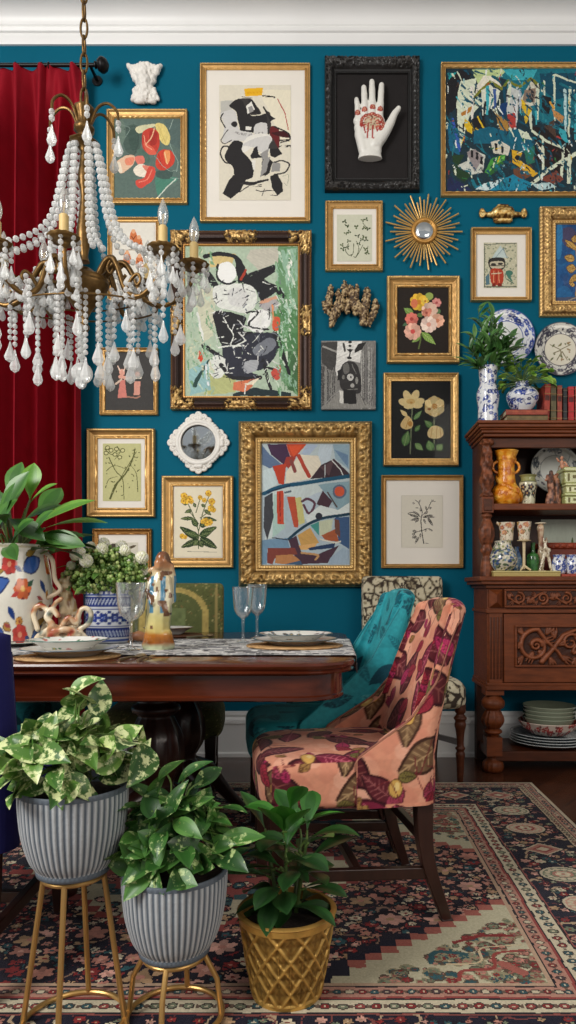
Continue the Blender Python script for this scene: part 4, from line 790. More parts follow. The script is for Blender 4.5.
for i in range(15):
    a = PI*.95+i/14*PI*1.25; x, y = 284+math.cos(a)*60, 428+math.sin(a)*55; R.ell(RD, x, y, 13, 9, math.degrees(a)+90); R.ell((214, 170, 140), x, y, 5, 3, math.degrees(a)+90)
for p in ([262, 440, 258, 505], [288, 440, 285, 505, 292, 512], [240, 440, 246, 478], [225, 440, 250, 432], [330, 425, 356, 424], [310, 450, 312, 470], [330, 440, 322, 460]): R.line(RD, p, 9, 7)
def hc(c, n):
    zx = ((c[:, 0]/DW*F+PX)-o[0])*s; zy = (PY-(c[:, 2]-H)/DW*F-o[1])*s
    i = np.clip(((zy-R.y0)*R.k).astype(int), 0, R.h-1); j = np.clip(((zx-R.x0)*R.k).astype(int), 0, R.w-1)
    return np.where((n[:, 1] < -.25)[:, None], R.a[i, j], lin((232, 230, 222)))
recolor(me, hc)
hand = tag(link('hand_sculpture', me, mat('white_glazed_hand', attr=True, rough=.32)), 'white raised hand sculpture with red beadwork on the palm, on the black panel', 'sculpture')
# ---------------------------------------------------------------- white winged plaster ornament
o, s = (104, 60), 6.4
mb = MB()
def Pn(x, y, d): return W(o[0]+x/s, o[1]+y/s, DW)+Vector((0, D-DW-d, 0))
u = 1/s/F*DW
cap(mb, [Pn(255, 60, .03), Pn(258, 120, .042), Pn(260, 180, .035), Pn(262, 235, .028)], [34*u, 40*u, 36*u, 34*u])
for sg in (-1, 1):
    for k in range(6):
        cap(mb, [Pn(258+sg*(25+k*3), 150-k*12, .026), Pn(258+sg*(62+k*3), 120-k*14, .026), Pn(258+sg*(70+k*6), 92-k*11, .02)], [18*u, 14*u, 5*u], 8)
    cap(mb, [Pn(258+sg*30, 190, .03), Pn(258+sg*55, 225, .026), Pn(258+sg*85, 238, .02)], [26*u, 20*u, 7*u])
    for k in range(4): cap(mb, [Pn(260+sg*k*20, 200, .03), Pn(260+sg*k*22, 262-k*6, .026)], [16*u, 11*u], 8)
    cap(mb, [Pn(258+sg*22, 45, .04), Pn(258+sg*35, 100, .045)], [15*u, 13*u])
for sg in (-1, 1):
    for k in range(5): cap(mb, [Pn(258+sg*(28+k*4), 150-k*20, .03), Pn(258+sg*(70+k*4), 92-k*10, .03), Pn(258+sg*(84+k*5), 66-k*9, .024)], [20*u, 15*u, 6*u], 8)
for y_, xa_, xb_, r_ in ((50, 205, 312, 20), (80, 208, 310, 24), (112, 222, 296, 24), (145, 236, 284, 20), (240, 186, 334, 17), (258, 205, 316, 12)): cap(mb, [Pn(xa_, y_, .024), Pn((xa_+xb_)/2, y_, .034), Pn(xb_, y_, .024)], r_*u)
me = fuse(mb, .0042, 2, lambda v: .009*(1-np.abs(2*fbm(v[:, 0]*45, v[:, 2]*45, 3, 2)-1)*1.6))
tag(link('plaster_wall_ornament', me, WHITEP), 'small white winged plaster ornament high on the wall beside the curtain rod', 'wall ornament')
# ---------------------------------------------------------------- sunburst mirror
c = W(424.2, 231); t = thing('sunburst_mirror', 'round gold sunburst mirror with long thin rays', 'mirror', (c.x, D-.01, c.z))
px = DW/F; NR = 52
for i in range(NR):
    a = 2*PI*i/NR; L = (39, 31, 35, 29)[i % 4]*px*(1+.04*RN.uniform(-1, 1)); q = Vector((math.cos(a), 0, math.sin(a))); b = Vector((c.x, D-.022-(i % 2)*.006, c.z))
    MB().tube([b+q*9*px, b+q*L], [.0042, .0050], 6, col=tuple(lin((206, 166, 96)))).build('ray', GOLD, t)
MB().tube([Vector((c.x+math.cos(2*PI*i/40)*11*px, D-.034, c.z+math.sin(2*PI*i/40)*11*px)) for i in range(40)], .0125, 10, col=tuple(lin((190, 140, 70))), closed=True).build('ring', GOLD, t)
MB().lathe([(0.001, .018), (.03, .0165), (.05, .010), (.056, .004), (.056, 0)], (c.x, D-.032, c.z), 32, axis=FLAT).build('mirror_glass', MIRROR, t)
# ---------------------------------------------------------------- gilt bow ornament
o, s = (466, 195), 5.236
mb = MB(); u = 1/s/F*DW
cap(mb, [Pn(165, 92, .02), Pn(225, 92, .02)], 32*u); cap(mb, [Pn(160, 125, .016), Pn(232, 125, .016)], 15*u); cap(mb, [Pn(175, 58, .016), Pn(215, 58, .016)], 15*u)
for sg in (-1, 1):
    mb.tube([Pn(197+sg*30+math.cos(a)*18, 92+math.sin(a)*22, .036) for a in np.linspace(0, 2*PI, 14)[:-1]], 8*u, 8, closed=True); mb.ball(Pn(197+sg*30, 92, .034), 9*u)
    cap(mb, [Pn(197+sg*55, 98, .02), Pn(197+sg*95, 96, .016), Pn(197+sg*108, 92, .016)], [15*u, 10*u, 10*u]); mb.tube([Pn(197+sg*110+math.cos(a)*10, 90+math.sin(a)*20, .018) for a in np.linspace(0, 2*PI, 12)[:-1]], 7*u, 8, closed=True)
me = fuse(mb, .0035, 1, lambda v: .003*(fbm(v[:, 0]*90, v[:, 2]*90, 8, 2)-.3))
recolor(me, lambda c, n: lerpc(fbm(c[:, 0]*80, c[:, 2]*80, 8, 2)-.35*np.abs(n[:, 2]), [(.15, (96, 60, 24)), (.45, (204, 160, 84)), (.7, (238, 214, 150))]))
tag(link('gilt_wall_ornament', me, GOLD), 'small gilt bow shaped wall ornament right of the sunburst mirror', 'wall ornament')
# ---------------------------------------------------------------- carved wooden bracket
o, s = (315, 275), 7.314
mb = MB(); u = 1/s/F*DW
for pts, rs in ((((115, 95), (110, 150), (95, 230), (80, 270)), (20, 26, 30, 14)), (((65, 205), (80, 250), (105, 285)), (16, 22, 14)), (((218, 55), (216, 100), (222, 140)), (14, 27, 22)), (((170, 120), (165, 150)), (16, 18)), (((190, 180), (180, 230), (140, 300), (118, 370)), (34, 40, 34, 18)), (((262, 90), (265, 130), (275, 170)), (18, 26, 28)), (((305, 80), (305, 120), (300, 170)), (14, 18, 24)), (((250, 200), (290, 220), (330, 270)), (34, 44, 34)), (((380, 110), (378, 160), (368, 230), (350, 330)), (22, 30, 34, 28)), (((350, 350), (385, 360), (400, 375)), (24, 22, 10)), (((442, 190), (445, 230), (420, 300), (395, 355)), (16, 26, 27, 15)), (((230, 240), (240, 275)), (28, 18)), (((300, 260), (290, 290)), (26, 12))):
    cap(mb, [Pn(x, y, .03+.012*math.sin(i)) for i, (x, y) in enumerate(pts)], [r*u for r in rs])
me = fuse(mb, .0036, 1, lambda v: .009*(vn(v[:, 0]*130, v[:, 2]*130, 4)-.4))
recolor(me, lambda c, n: lerpc(.65*vn(c[:, 0]*130, c[:, 2]*130, 4)+.35*vn(c[:, 0]*300, c[:, 2]*300, 5), [(.22, (34, 24, 18)), (.48, (110, 84, 56)), (.75, (206, 180, 134))]))
tag(link('carved_wall_ornament', me, mat('weathered_gilt_wood', attr=True, rough=.55)), 'carved brown gilt cluster ornament above the small grey canvas', 'wall ornament')
# ---------------------------------------------------------------- white lacy mirror
o, s = (80, 340), 3.6
c = Pn(425, 368, 0); t = thing('lacy_mirror', 'round mirror in a white lacy petalled frame below the dark framed abstract', 'mirror', (c.x, D-.01, c.z)); u = 1/s/F*DW
mb = MB()
def rt(x, y, r, w, d=.016, n=18): mb.tube([c+Vector((x+math.cos(2*PI*i/n)*r, -d, y+math.sin(2*PI*i/n)*r)) for i in range(n)], w, 7, closed=True)
rt(0, 0, 75*u, 9*u, .02, 40); rt(0, 0, 66*u, 4*u, .026, 40)
for k in range(4):
    for j in range(-2, 3):
        a = k*PI/2+j*.21; q = (100-abs(j)*7)*u; rt(math.cos(a)*q, math.sin(a)*q, 9*u, 5*u); mb.ball(c+Vector((math.cos(a)*q, -.016, math.sin(a)*q)), 6*u, 8, 5)
    for j in (-1, 0, 1):
        a = k*PI/2+j*.1; mb.ball(c+Vector((math.cos(a)*86*u, -.02, math.sin(a)*86*u)), 9*u, 8, 5)
    a = k*PI/2+PI/4
    for j in (-2, -1, 0, 1, 2): mb.ball(c+Vector((math.cos(a+j*.13)*84*u, -.02, math.sin(a+j*.13)*84*u)), 7*u, 8, 5)
mb.build('frame', WHITEP, t, smooth=60)
MB().lathe([(.001, .012), (67*u, .012), (67*u, 0)], c, 40, axis=FLAT).build('mirror_glass', MIRROR, t)
# ---------------------------------------------------------------- curtain on its rod
CD = 4.02
zt = WZ(65, CD); t = thing('curtain_rod', 'black iron curtain rod with ball finial at the top left', 'curtain rod', (WX(20, CD), CD, zt))
xe = WX(95, CD); x0 = WX(-60, CD)
MB().tube([(x0, CD, zt), (xe, CD, zt)], .011, 12).build('rod', IRON, t)
fx = WX(102, CD)
MB().lathe([(.012, -.045), (.02, -.04), (.02, -.034), (.013, -.03), (.03, -.022), (.042, -.004), (.042, .008), (.032, .026), (.014, .036), (.003, .04)], (fx, CD, zt), 20, axis=Matrix(((0, 0, 1), (0, 1, 0), (-1, 0, 0)))).build('finial', IRON, t)
MB().bar((WX(90, CD), CD, zt), (WX(90, CD), D, zt), .014).lathe([(.03, 0), (.03, .008)], (WX(90, CD), D, zt), 16, axis=FLAT).build('bracket', IRON, t)
PIN = [WX(p, CD) for p in (-28, -12, 16, 42, 49, 73)]
for p in PIN: MB().tube([(p, CD+math.cos(2*PI*i/16)*.017, zt-.006+math.sin(2*PI*i/16)*.019) for i in range(16)], .0035, 6, closed=True).build('ring', IRON, t)
nx, nz = 420, 60; xs = np.linspace(WX(-40, CD), WX(83, CD), nx); zs = np.concatenate([np.linspace(zt-.005, zt-.3, 20), np.linspace(zt-.32, .015, nz-20)])
X, Z = np.meshgrid(xs, zs); dn = np.clip((zt-Z)/.45, 0, 1)
xm = np.array(PIN); dist = np.min(np.abs(X[..., None]-xm), -1)
hd = .05*np.exp(-(dist/.022)**2)+.012*np.cos(X*60)
ph = 2*PI*(X-xs[0])/.112+.55*np.sin(X*9)+.35*np.sin(Z*.9+X*3)
body = .078*np.cos(ph)+.016*np.cos(ph*2.07+1.3)+.008*vn(X*6, Z*2, 2)
Y = CD+.03-(hd*(1-dn)+body*dn); Xs = X-.021*np.sin(ph)*dn
V, Q = gridmesh(np.stack([Xs, Y, Z], -1), nx, len(zs))
cu = link('curtain', npmesh('curtain', V, Q), mat('crimson_velvet', (140, 8, 28), rough=.75, sheen=.22, sheen_tint=(220, 50, 70), var=.1, vscale=9, bump=.1, bscale=300, spec=.2))
so = cu.modifiers.new('Solidify', 'SOLIDIFY'); so.thickness = .004
tag(cu, 'crimson velvet pleated curtain hanging at the left edge', 'curtain')
# ---------------------------------------------------------------- china plates on the wall
def bw(seed, W_=2., H_=1., bg=(228, 230, 232), blues=((40, 62, 140), (62, 90, 168), (28, 44, 104)), dens=60, r=(.04, .1), k=120, tex=.04):
    R = Ras(0, 0, W_, H_, k, bg, seed, tex=tex)
    for i in range(dens):
        x, y, q = R.rng.random()*W_, R.rng.random()*H_, R.rng.uniform(*r); b = R.rng.choice(blues)
        if i % 3 == 0: R.flower(x, y, q, b, 6, bg, None); R.ell(b, x, y, q*.16)
        elif i % 3 == 1: R.leaf(b, x, y, x+R.rng.uniform(-q, q)*1.8, y+R.rng.uniform(-q, q)*1.8, q*.6)
        else: R.line(b, [(x, y), (x+q, y+q*R.rng.uniform(-1, 1)), (x+2*q*R.rng.uniform(0, 1), y+q*R.rng.uniform(-2, 2))], q*.16, sm=4)
    return R
def face_plate(name, label, cx, cy, rpx, rim, centre, lines, y0=.0, group=None, dep=DW, tilt=0):
    # a plate whose face looks into the room
    r = rpx*dep/F; c = W(cx, cy, dep)+Vector((0, (D-DW)-y0 if dep == DW else 0, 0))
    pr = [(r*.5, 0), (r*.56, .004), (r*.62, .006), (r*.8, .016), (r*.995, .026), (r, .0275), (r*.99, .0285), (r*.9, .0235), (r*.8, .02), (r*.7, .0135), (r*.64, .0105), (r*.6, .01), (r*.5, .01), (r*.4, .01), (r*.3, .01), (r*.2, .01), (r*.1, .01), (r*.002, .01)]
    pr = [pr[0]]+[tuple(q) for q in cr(pr[1:7], 3)]+[tuple(q) for q in cr(pr[6:], 4)]
    ax = Matrix.Rotation(tilt, 3, 'X') @ FLAT
    ob = MB().lathe(resamp(pr, .004), c, 160, axis=ax).build(name, GLAZE, smooth=50)
    iv = ax.inverted()
    def f(cc, n):
        q = (cc-np.array(c)) @ np.array(iv).T; rr = np.hypot(q[:, 0], q[:, 1])/r; th = np.arctan2(q[:, 1], q[:, 0])/(2*PI)
        a = rim.sample(th*1., (1-rr)/.42); b = centre.sample(q[:, 0]/r/1.3+.5, .5-q[:, 1]/r/1.3)
        k = np.where((rr > .6)[:, None], a, b)
        for lo, hi, col in lines: k = np.where(((rr > lo) & (rr < hi))[:, None], lin(col), k)
        return np.where((n[:, 1] > .1)[:, None], lin((225, 225, 220)), k)
    recolor(ob, f); return tag(ob, label, 'plate', group)
rim1 = bw(41, 6, 1, dens=110, r=(.1, .22), k=60); cen1 = Ras(0, 0, 1, 1, 160, (226, 228, 224), 42, tex=.03)
for a in ((.5, .75, .3, .35), (.4, .5, .75, .3), (.5, .7, .8, .5)): cen1.line((60, 70, 66), list(a), .02)
for i in range(18): x, y = RN.uniform(.25, .75), RN.uniform(.25, .65); cen1.leaf(RN.choice([(50, 62, 60), (84, 98, 90), (60, 70, 110)]), x, y, x+RN.uniform(-.14, .14), y+RN.uniform(-.1, .1), .05)
face_plate('wall_plate', 'blue and white plate with floral rim on the wall behind the tall leafy vase', 507.3, 336.5, 27.7, rim1, cen1, [(.58, .62, (60, 84, 160)), (.97, 1.1, (70, 92, 160))])
rim2 = bw(43, 6, 1, (214, 212, 202), ((58, 56, 70), (84, 80, 92), (44, 42, 60)), 130, (.1, .22), k=60); cen2 = Ras(0, 0, 1, 1, 160, (222, 216, 196), 44, tex=.04)
for a in ((.2, .35, .5, .5, .55, .75), (.5, .5, .8, .35), (.4, .8, .55, .55, .7, .8), (.3, .6, .5, .52)): cen2.line((110, 100, 60), list(a), .025)
for i in range(16): x, y = RN.uniform(.25, .8), RN.uniform(.25, .8); cen2.leaf(RN.choice([(120, 112, 60), (96, 100, 60), (150, 120, 80)]), x, y, x+RN.uniform(-.12, .12), y+RN.uniform(-.12, .12), .05)
face_plate('wall_plate', 'grey and cream plate with bird pattern on the wall above the red books', 561.5, 348.5, 26.5, rim2, cen2, [(.58, .62, (90, 86, 90)), (.97, 1.1, (80, 78, 90))])
# ================================================================ carved cabinet with open hutch
CF = 3.75
def cx(p): return WX(p, CF)
def czz(p): return WZ(p, CF)
XL, XR, YB = .846, 2.10, D-.03
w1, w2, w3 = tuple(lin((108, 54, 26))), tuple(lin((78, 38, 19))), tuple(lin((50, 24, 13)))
cab = thing('carved_cabinet', 'tall carved dark walnut cabinet with open hutch shelves at the right', 'cabinet', ((XL+XR)/2, (CF+YB)/2, 0))
zb, zl = czz(690), czz(585)
MB().box(XL, XR, CF+.012, YB, zb, zl, w1).build('carcass', WALN, cab, bevel=.003)
mo = MB()
def mold(z0, z1, out, xl=XL, xr=XR, yf=CF): mo.box(xl-out, xr+out, yf-out, YB, z0, z1, w1)
mold(czz(690), czz(686), .012); mold(czz(686), czz(683), .006); mold(czz(613), czz(609.5), .010); mold(czz(588), czz(584.5), .014)
mo.build('moulding', WALN, cab, bevel=.003)
le = MB(); le.box(XL-.042, XR+.042, CF-.042, YB, czz(584.5), czz(581), w1).box(XL-.055, XR+.055, CF-.055, YB, czz(581), czz(576.5), w1); le.build('ledge', WALN, cab, bevel=.004)
# pilaster with flutes and a faceted block
for x0, x1 in ((cx(489), cx(502.5)), (XR-(cx(502.5)-XL)+.006, XR-.006)):
    m = MB().box(x0, x1, CF-.002, CF+.014, czz(683), czz(613), w1); n = 4
    for i in range(n):
        xa = x0+(x1-x0)*(i+.5)/n; m.tube([(xa, CF-.001, czz(679)), (xa, CF-.001, czz(617))], .0062, 8, w2)
    m.build('pilaster', WALN, cab, bevel=.002)
    za, zc = czz(607.5), czz(589.5); xm, zm = (x0+x1)/2, (za+zc)/2
    MB().add([(x0, CF, za), (x1, CF, za), (x1, CF, zc), (x0, CF, zc), (xm, CF-.03, zm-.018), (xm, CF-.03, zm+.018)], [(0, 1, 4), (1, 2, 5, 4), (2, 3, 5), (3, 0, 4, 5), (3, 2, 1, 0)], w1).build('faceted_block', WALN, cab, smooth=0)
class HR:
    def __init__(s, w, h, k=420): s.w, s.h, s.k = w, h, k; s.X, s.Z = np.meshgrid(np.linspace(0, w, int(w*k)), np.linspace(0, h, int(h*k))); s.H = np.zeros(s.X.shape)
    def st(s, pts, w0, w1=None, a=1.):
        P = pts; w1 = w0 if w1 is None else w1; n = len(P)-1
        for i in range(n):
            ax, az = P[i]; dx, dz = P[i+1][0]-ax, P[i+1][1]-az; L = dx*dx+dz*dz+1e-12
            t = np.clip(((s.X-ax)*dx+(s.Z-az)*dz)/L, 0, 1); r = w0+(w1-w0)*(i+t)/n
            d = ((s.X-ax-t*dx)**2+(s.Z-az-t*dz)**2)/(r*r); s.H = np.maximum(s.H, a*np.sqrt(np.clip(1-d, 0, 1)))
    def sp(s, x, z, r0, r1, a0, a1, w0, w1, n=36, a=1.):
        s.st([(x+math.cos(a0+(a1-a0)*i/n)*(r0+(r1-r0)*i/n), z+math.sin(a0+(a1-a0)*i/n)*(r0+(r1-r0)*i/n)) for i in range(n+1)], w0, w1, a)
    def lf(s, x, z, ang, L, w, a=.8):
        for k in (-.5, 0, .5): s.st([(x, z), (x+math.cos(ang+k)*L*.55, z+math.sin(ang+k)*L*.55), (x+math.cos(ang+k*.6)*L, z+math.sin(ang+k*.6)*L)], w, w*.25, a)
    def mesh(s, name, x0, z0, y, amp, m, parent, flipx=False):
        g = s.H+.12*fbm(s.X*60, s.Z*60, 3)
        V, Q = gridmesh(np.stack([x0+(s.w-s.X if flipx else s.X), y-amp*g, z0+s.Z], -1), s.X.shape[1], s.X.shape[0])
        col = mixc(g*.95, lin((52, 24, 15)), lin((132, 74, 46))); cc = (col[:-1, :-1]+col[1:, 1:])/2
        return link(name, npmesh(name, V, Q, cc.reshape(-1, 3)), m, parent)
def rim(mb, x0, x1, z0, z1, y, w, t, col):
    mb.box(x0, x1, y-t, y, z0, z0+w, col).box(x0, x1, y-t, y, z1-w, z1, col).box(x0, x0+w, y-t, y, z0+w, z1-w, col).box(x1-w, x1, y-t, y, z0+w, z1-w, col); return mb
XM = (XL+XR)/2
for side in (0, 1):
    # drawer
    dx0, dx1 = (cx(504), XM-.006) if side == 0 else (XM+.006, XR-(cx(504)-XL))
    dz0, dz1 = czz(607.5), czz(589)
    d = MB(); d.box(dx0, dx1, CF-.004, CF+.014, dz0, dz1, w1); rim(d, dx0, dx1, dz0, dz1, CF-.003, .010, .012, w1); dr = d.build('drawer', WALN, cab, bevel=.002)
    wd, hh = dx1-dx0-.03, dz1-dz0-.026; r = HR(wd, hh, 520); n = max(2, round(wd/.115)); p = wd/n
    for i in range(n):
        x = p*(i+.5); sg = 1 if i % 2 else -1
        r.sp(x, hh*.5, hh*.42, .006, -PI*.5*sg, PI*2.4*sg, .0085, .004); r.lf(x+p*.42, hh*.5, PI/2*sg, hh*.4, .010); r.lf(x-p*.42, hh*.5, -PI/2*sg, hh*.35, .009); r.st([(x-p*.5, hh*.5-sg*.01), (x-p*.2, hh*.5+sg*.018), (x, hh*.5+sg*hh*.42)], .006, .006)
        for k in range(5): r.lf(x+math.cos(k*1.3)*p*.3, hh*.5+math.sin(k*1.3)*hh*.32, k*1.3, .03, .006, .6)
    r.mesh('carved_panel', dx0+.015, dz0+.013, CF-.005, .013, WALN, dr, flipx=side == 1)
    # door
    ex0, ex1, ez0, ez1 = dx0, dx1, czz(682.5), czz(614)
    d = MB(); d.box(ex0, ex1, CF-.002, CF+.014, ez0, ez1, w1); px0, px1, pz0, pz1 = ex0+(cx(514.5)-cx(504)), ex1-(cx(514.5)-cx(504)), czz(667), czz(625)
    rim(d, px0, px1, pz0, pz1, CF-.001, .012, .014, w1); dr = d.build('door', WALN, cab, bevel=.003)
    wd, hh = px1-px0-.028, pz1-pz0-.028; r = HR(wd, hh, 420)
    r.sp(wd*.24, hh*.5, hh*.46, hh*.12, PI*.45, PI*2.9, .014, .009); r.st([(wd*.24+hh*.07, hh*.96), (wd*.4, hh*.62), (wd*.55, hh*.35), (wd*.62, hh*.12)], .013, .008); r.st([(wd*.33, hh*.08), (wd*.48, hh*.42), (wd*.62, hh*.8), (wd*.8, hh*.95)], .016, .01)
    r.sp(wd*.72, hh*.6, hh*.3, .008, -PI*.4, PI*2.5, .012, .006); r.sp(wd*.9, hh*.35, hh*.3, .008, PI, -PI*1.5, .011, .006); r.sp(wd*.25, hh*.52, hh*.16, .004, 0, PI*3, .010, .006)
    for x, z, a in ((.06, .85, 2.2), (.05, .5, 3.1), (.06, .18, 4.0), (.4, .85, 1.), (.45, .15, -1.2), (.55, .55, .4), (.62, .2, -.6), (.9, .85, .6), (.95, .6, 0), (.78, .15, -1.6), (.3, .35, 5.4), (.2, .3, 4.3), (.35, .6, .3), (.5, .75, 1.7), (.85, .6, 2.)): r.lf(wd*x, hh*z, a, .055, .013, .75)
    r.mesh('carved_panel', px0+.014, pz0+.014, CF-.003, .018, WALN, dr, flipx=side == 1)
# turned front legs, flat back legs, low shelf
lp = [(.030, 690), (.042, 688), (.042, 685.5), (.026, 684), (.028, 692), (.05, 697), (.063, 703), (.063, 706), (.05, 710), (.036, 712), (.045, 716), (.052, 721), (.05, 726), (.034, 731), (.046, 733), (.046, 735), (.03, 738)]
for xg in (cx(495), XR-(cx(495)-XL)):
    yc = CF+.05; g = MB()
    pr = [(r_, czz(y)) for r_, y in ((.030, 690), (.042, 689), (.042, 687), (.030, 692), (.036, 696), (.058, 701), (.064, 704.5), (.058, 708.5), (.040, 711), (.046, 714), (.058, 719), (.058, 724), (.040, 729), (.034, 730), (.048, 732), (.048, 734), (.034, 736), (.03, 739))][3:]
    g.lathe([tuple(q) for q in cr(pr[::-1], 3)], (xg, yc, 0), 32, w1, flute=lambda a, v: 1+.06*math.cos(12*a) if .25 < v < .62 else 1); g.box(xg-.042, xg+.042, yc-.042, yc+.042, czz(757), czz(738), w1)
    g.lathe([tuple(q) for q in cr([(.03, 0), (.048, .006), (.056, .03), (.05, .055), (.034, .068), (.03, .078), (.036, .09)], 3)], (xg, yc, 0), 28, w1, flute=lambda a, v: 1+.04*math.cos(14*a))
    g.box(xg-.05, xg+.05, yc-.046, yc+.05, zb-.03, zb+.002, w1); g.build('front_leg', WALN, cab, bevel=.002)
for x0 in (XL+.004, XR-.064): MB().box(x0, x0+.06, YB-.06, YB, 0, zb+.001, w3).build('back_leg', WALN, cab, bevel=.003)
MB().box(XL+.02, XR-.02, CF+.02, YB-.004, .062, .115, w2).build('low_shelf', WALN, cab, bevel=.004)
# hutch
HF = 3.79; hx0, hx1 = .838, XR-.01; zt0, zt1 = WZ(437, HF), WZ(422, HF); zs = czz(576.5)
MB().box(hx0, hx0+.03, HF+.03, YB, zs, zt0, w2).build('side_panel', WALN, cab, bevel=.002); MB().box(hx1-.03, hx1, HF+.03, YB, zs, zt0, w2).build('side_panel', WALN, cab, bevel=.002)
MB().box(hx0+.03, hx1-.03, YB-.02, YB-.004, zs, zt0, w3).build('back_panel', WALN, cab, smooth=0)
sz1, sz0 = WZ(503.5, HF), WZ(510, HF)
MB().box(hx0+.02, hx1-.02, HF-.004, YB-.02, sz0, sz1, w1).build('shelf', WALN, cab, bevel=.004)
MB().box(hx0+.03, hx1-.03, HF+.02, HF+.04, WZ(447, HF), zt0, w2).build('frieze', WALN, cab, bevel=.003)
cn = MB(); hh = zt1-zt0
for k, (o_, a_, b_) in enumerate(((.010, 0, .22), (.022, .22, .42), (.030, .42, .55), (.040, .55, .78), (.048, .78, 1))): cn.box(hx0-o_, hx1+o_, HF-o_, YB, zt0+hh*a_, zt0+hh*b_, w1)
cn.build('cornice', WALN, cab, bevel=.005)
def carvecol(seed): return lambda c, n: mixc(np.clip(1.15*fbm(c[:, 0]*70, c[:, 2]*70, seed, 2)+.2*n[:, 2]-.05, 0, 1), lin((50, 24, 15)), lin((138, 78, 48)))
for xg in (WX(487, HF+.01), hx1-.02):
    yc = HF+.02
    def col_(prof, nm, fl, tw=0):
        g = MB(); pr = [tuple(q) for q in cr([(r_, WZ(y, HF)) for r_, y in prof], 5)]
        g.lathe(pr[::-1], (xg, yc, 0), 30, w1, flute=fl); ob = g.build(nm, WALN, cab, smooth=60); return recolor(ob, carvecol(5))
    col_([(.030, 439), (.036, 443), (.024, 446), (.030, 452), (.026, 457), (.033, 463), (.027, 470), (.036, 478), (.031, 485), (.026, 491), (.034, 495), (.030, 497)], 'upper_column', lambda a, v: 1+.14*math.cos(4*a+v*22)+.06*math.sin(9*a-v*40))
    MB().box(xg-.032, xg+.032, yc-.032, yc+.032, WZ(513, HF), WZ(497, HF), w1).box(xg-.022, xg+.022, yc-.038, yc, WZ(511, HF), WZ(499, HF), w2).build('column_block', WALN, cab, bevel=.003)
    col_([(.024, 513), (.03, 516), (.022, 519), (.033, 524), (.04, 530), (.04, 536), (.032, 542), (.024, 545), (.03, 549), (.03, 552), (.022, 556), (.028, 560), (.034, 566), (.036, 572), (.036, 577)], 'lower_column', lambda a, v: 1+.09*math.cos(10*a)*(1 if .35 < v < .75 else .2))
# ---------------------------------------------------------------- things on top of the hutch
ZT = zt1
def vase(name, label, cat, cxp, d, zbase, prof, ras, tu=1., tv=1., m=None, seg=130, handles=None, group=None, hpx=None, flute=None, sx=1, sy=1, parent=None, fn=None):
    # prof: (radius m, height m) above zbase
    x = WX(cxp, d); pr = [tuple(q) for q in cr([(r_, zbase+z_) for r_, z_ in prof], 7)]; h = max(p[1] for p in pr)-zbase
    top = pr[-1]; pr = pr+[(top[0]*.86, top[1]), (top[0]*.8, top[1]-.012), (top[0]*.75, top[1]-.05)]
    g = MB().lathe(resamp(pr, .004), (x, d, 0), seg, caps=True, flute=flute, sx=sx, sy=sy)
    if handles: handles(g, x, d, zbase)
    ob = g.build(name, m or GLAZE, parent, smooth=60)
    if ras is not None:
        recolor(ob, lambda c, n: ras.sample(np.arctan2(c[:, 1]-d, c[:, 0]-x)/(2*PI)*tu, (zbase+h-c[:, 2])/h*tv))
    elif fn: recolor(ob, lambda c, n: fn(c-np.array((x, d, zbase)), n))
    return tag(ob, label, cat, group) if parent is None else ob
TD = 3.82
BWv = bw(51, 2, 2, dens=260, r=(.05, .11), k=120)
vase('tall_vase', 'tall blue and white floral vase on top of the cabinet', 'vase', 488, TD, ZT, [(.050, 0), (.054, .01), (.054, .08), (.060, .13), (.060, .165), (.050, .195), (.044, .215), (.047, .25), (.050, .285), (.053, .305)], BWv, 1, 1)
# lying books
def book(name, label, x0, x1, y0, y1, z0, z1, cols, flat=False, tilt=0, group=None, bands=None):
    c = ((x0+x1)/2, (y0+y1)/2, z0); t = thing(name, label, 'book', c, group); cc = tuple(lin(cols)); th = .003
    g = MB(); m_ = mat_book(cols)
    if flat:
        g.box(x0, x1, y0, y1, z0, z0+th, cc).box(x0, x1, y0, y1, z1-th, z1, cc).box(x0, x1, y0, y0+th, z0, z1, cc)
        if bands:
            g.box(x0+.004, x1-.004, y0-.0006, y0+.001, z0+(z1-z0)*.62, z0+(z1-z0)*.68, tuple(lin(bands)))
        g.build('cover', m_, t, bevel=.0015); MB().box(x0+.004, x1-.004, y0+th, y1-.006, z0+th, z1-th, tuple(lin((206, 190, 156)))).build('pages', MATTE, t, smooth=0)
    else:
        g.box(x0, x0+th, y0, y1, z0, z1, cc).box(x1-th, x1, y0, y1, z0, z1, cc).box(x0, x1, y0, y0+.005, z0, z1, cc)
        if bands:
            for f in (.1, .3, .74, .92): zz = z0+(z1-z0)*f; g.box(x0-.0003, x1+.0003, y0-.0025, y0+.002, zz-.0022, zz+.0022, tuple(lin([v*.8 for v in bands])))
            g.box(x0+.004, x1-.004, y0-.001, y0+.001, z0+(z1-z0)*.56, z0+(z1-z0)*.7, tuple(lin([v*.5 for v in cols])))
        g.build('cover', m_, t, bevel=.0015); MB().box(x0+th, x1-th, y0+.005, y1-.006, z0+.003, z1-.006, tuple(lin((206, 190, 156)))).build('pages', MATTE, t, smooth=0)
        t.rotation_euler = (0, tilt, 0)
    return t
_bm = {}
def mat_book(c):
    if c not in _bm: _bm[c] = mat('book_cloth', attr=True, rough=.6, var=.25, vscale=40, bump=.15, bscale=200)
    return _bm[c]
zc1 = ZT+.032; zc2 = zc1+.030
book('old_book', 'olive brown book lying flat on the cabinet, lower of the two under the round vase', WX(504.5, TD), WX(545, TD), TD-.05, TD+.11, ZT, zc1, (110, 92, 60), True, bands=(150, 124, 70))
book('old_book', 'red brown book lying flat directly beneath the round blue and white vase', WX(503.5, TD), WX(544.5, TD), TD-.055, TD+.10, zc1, zc2, (150, 66, 48), True, bands=(186, 120, 80))
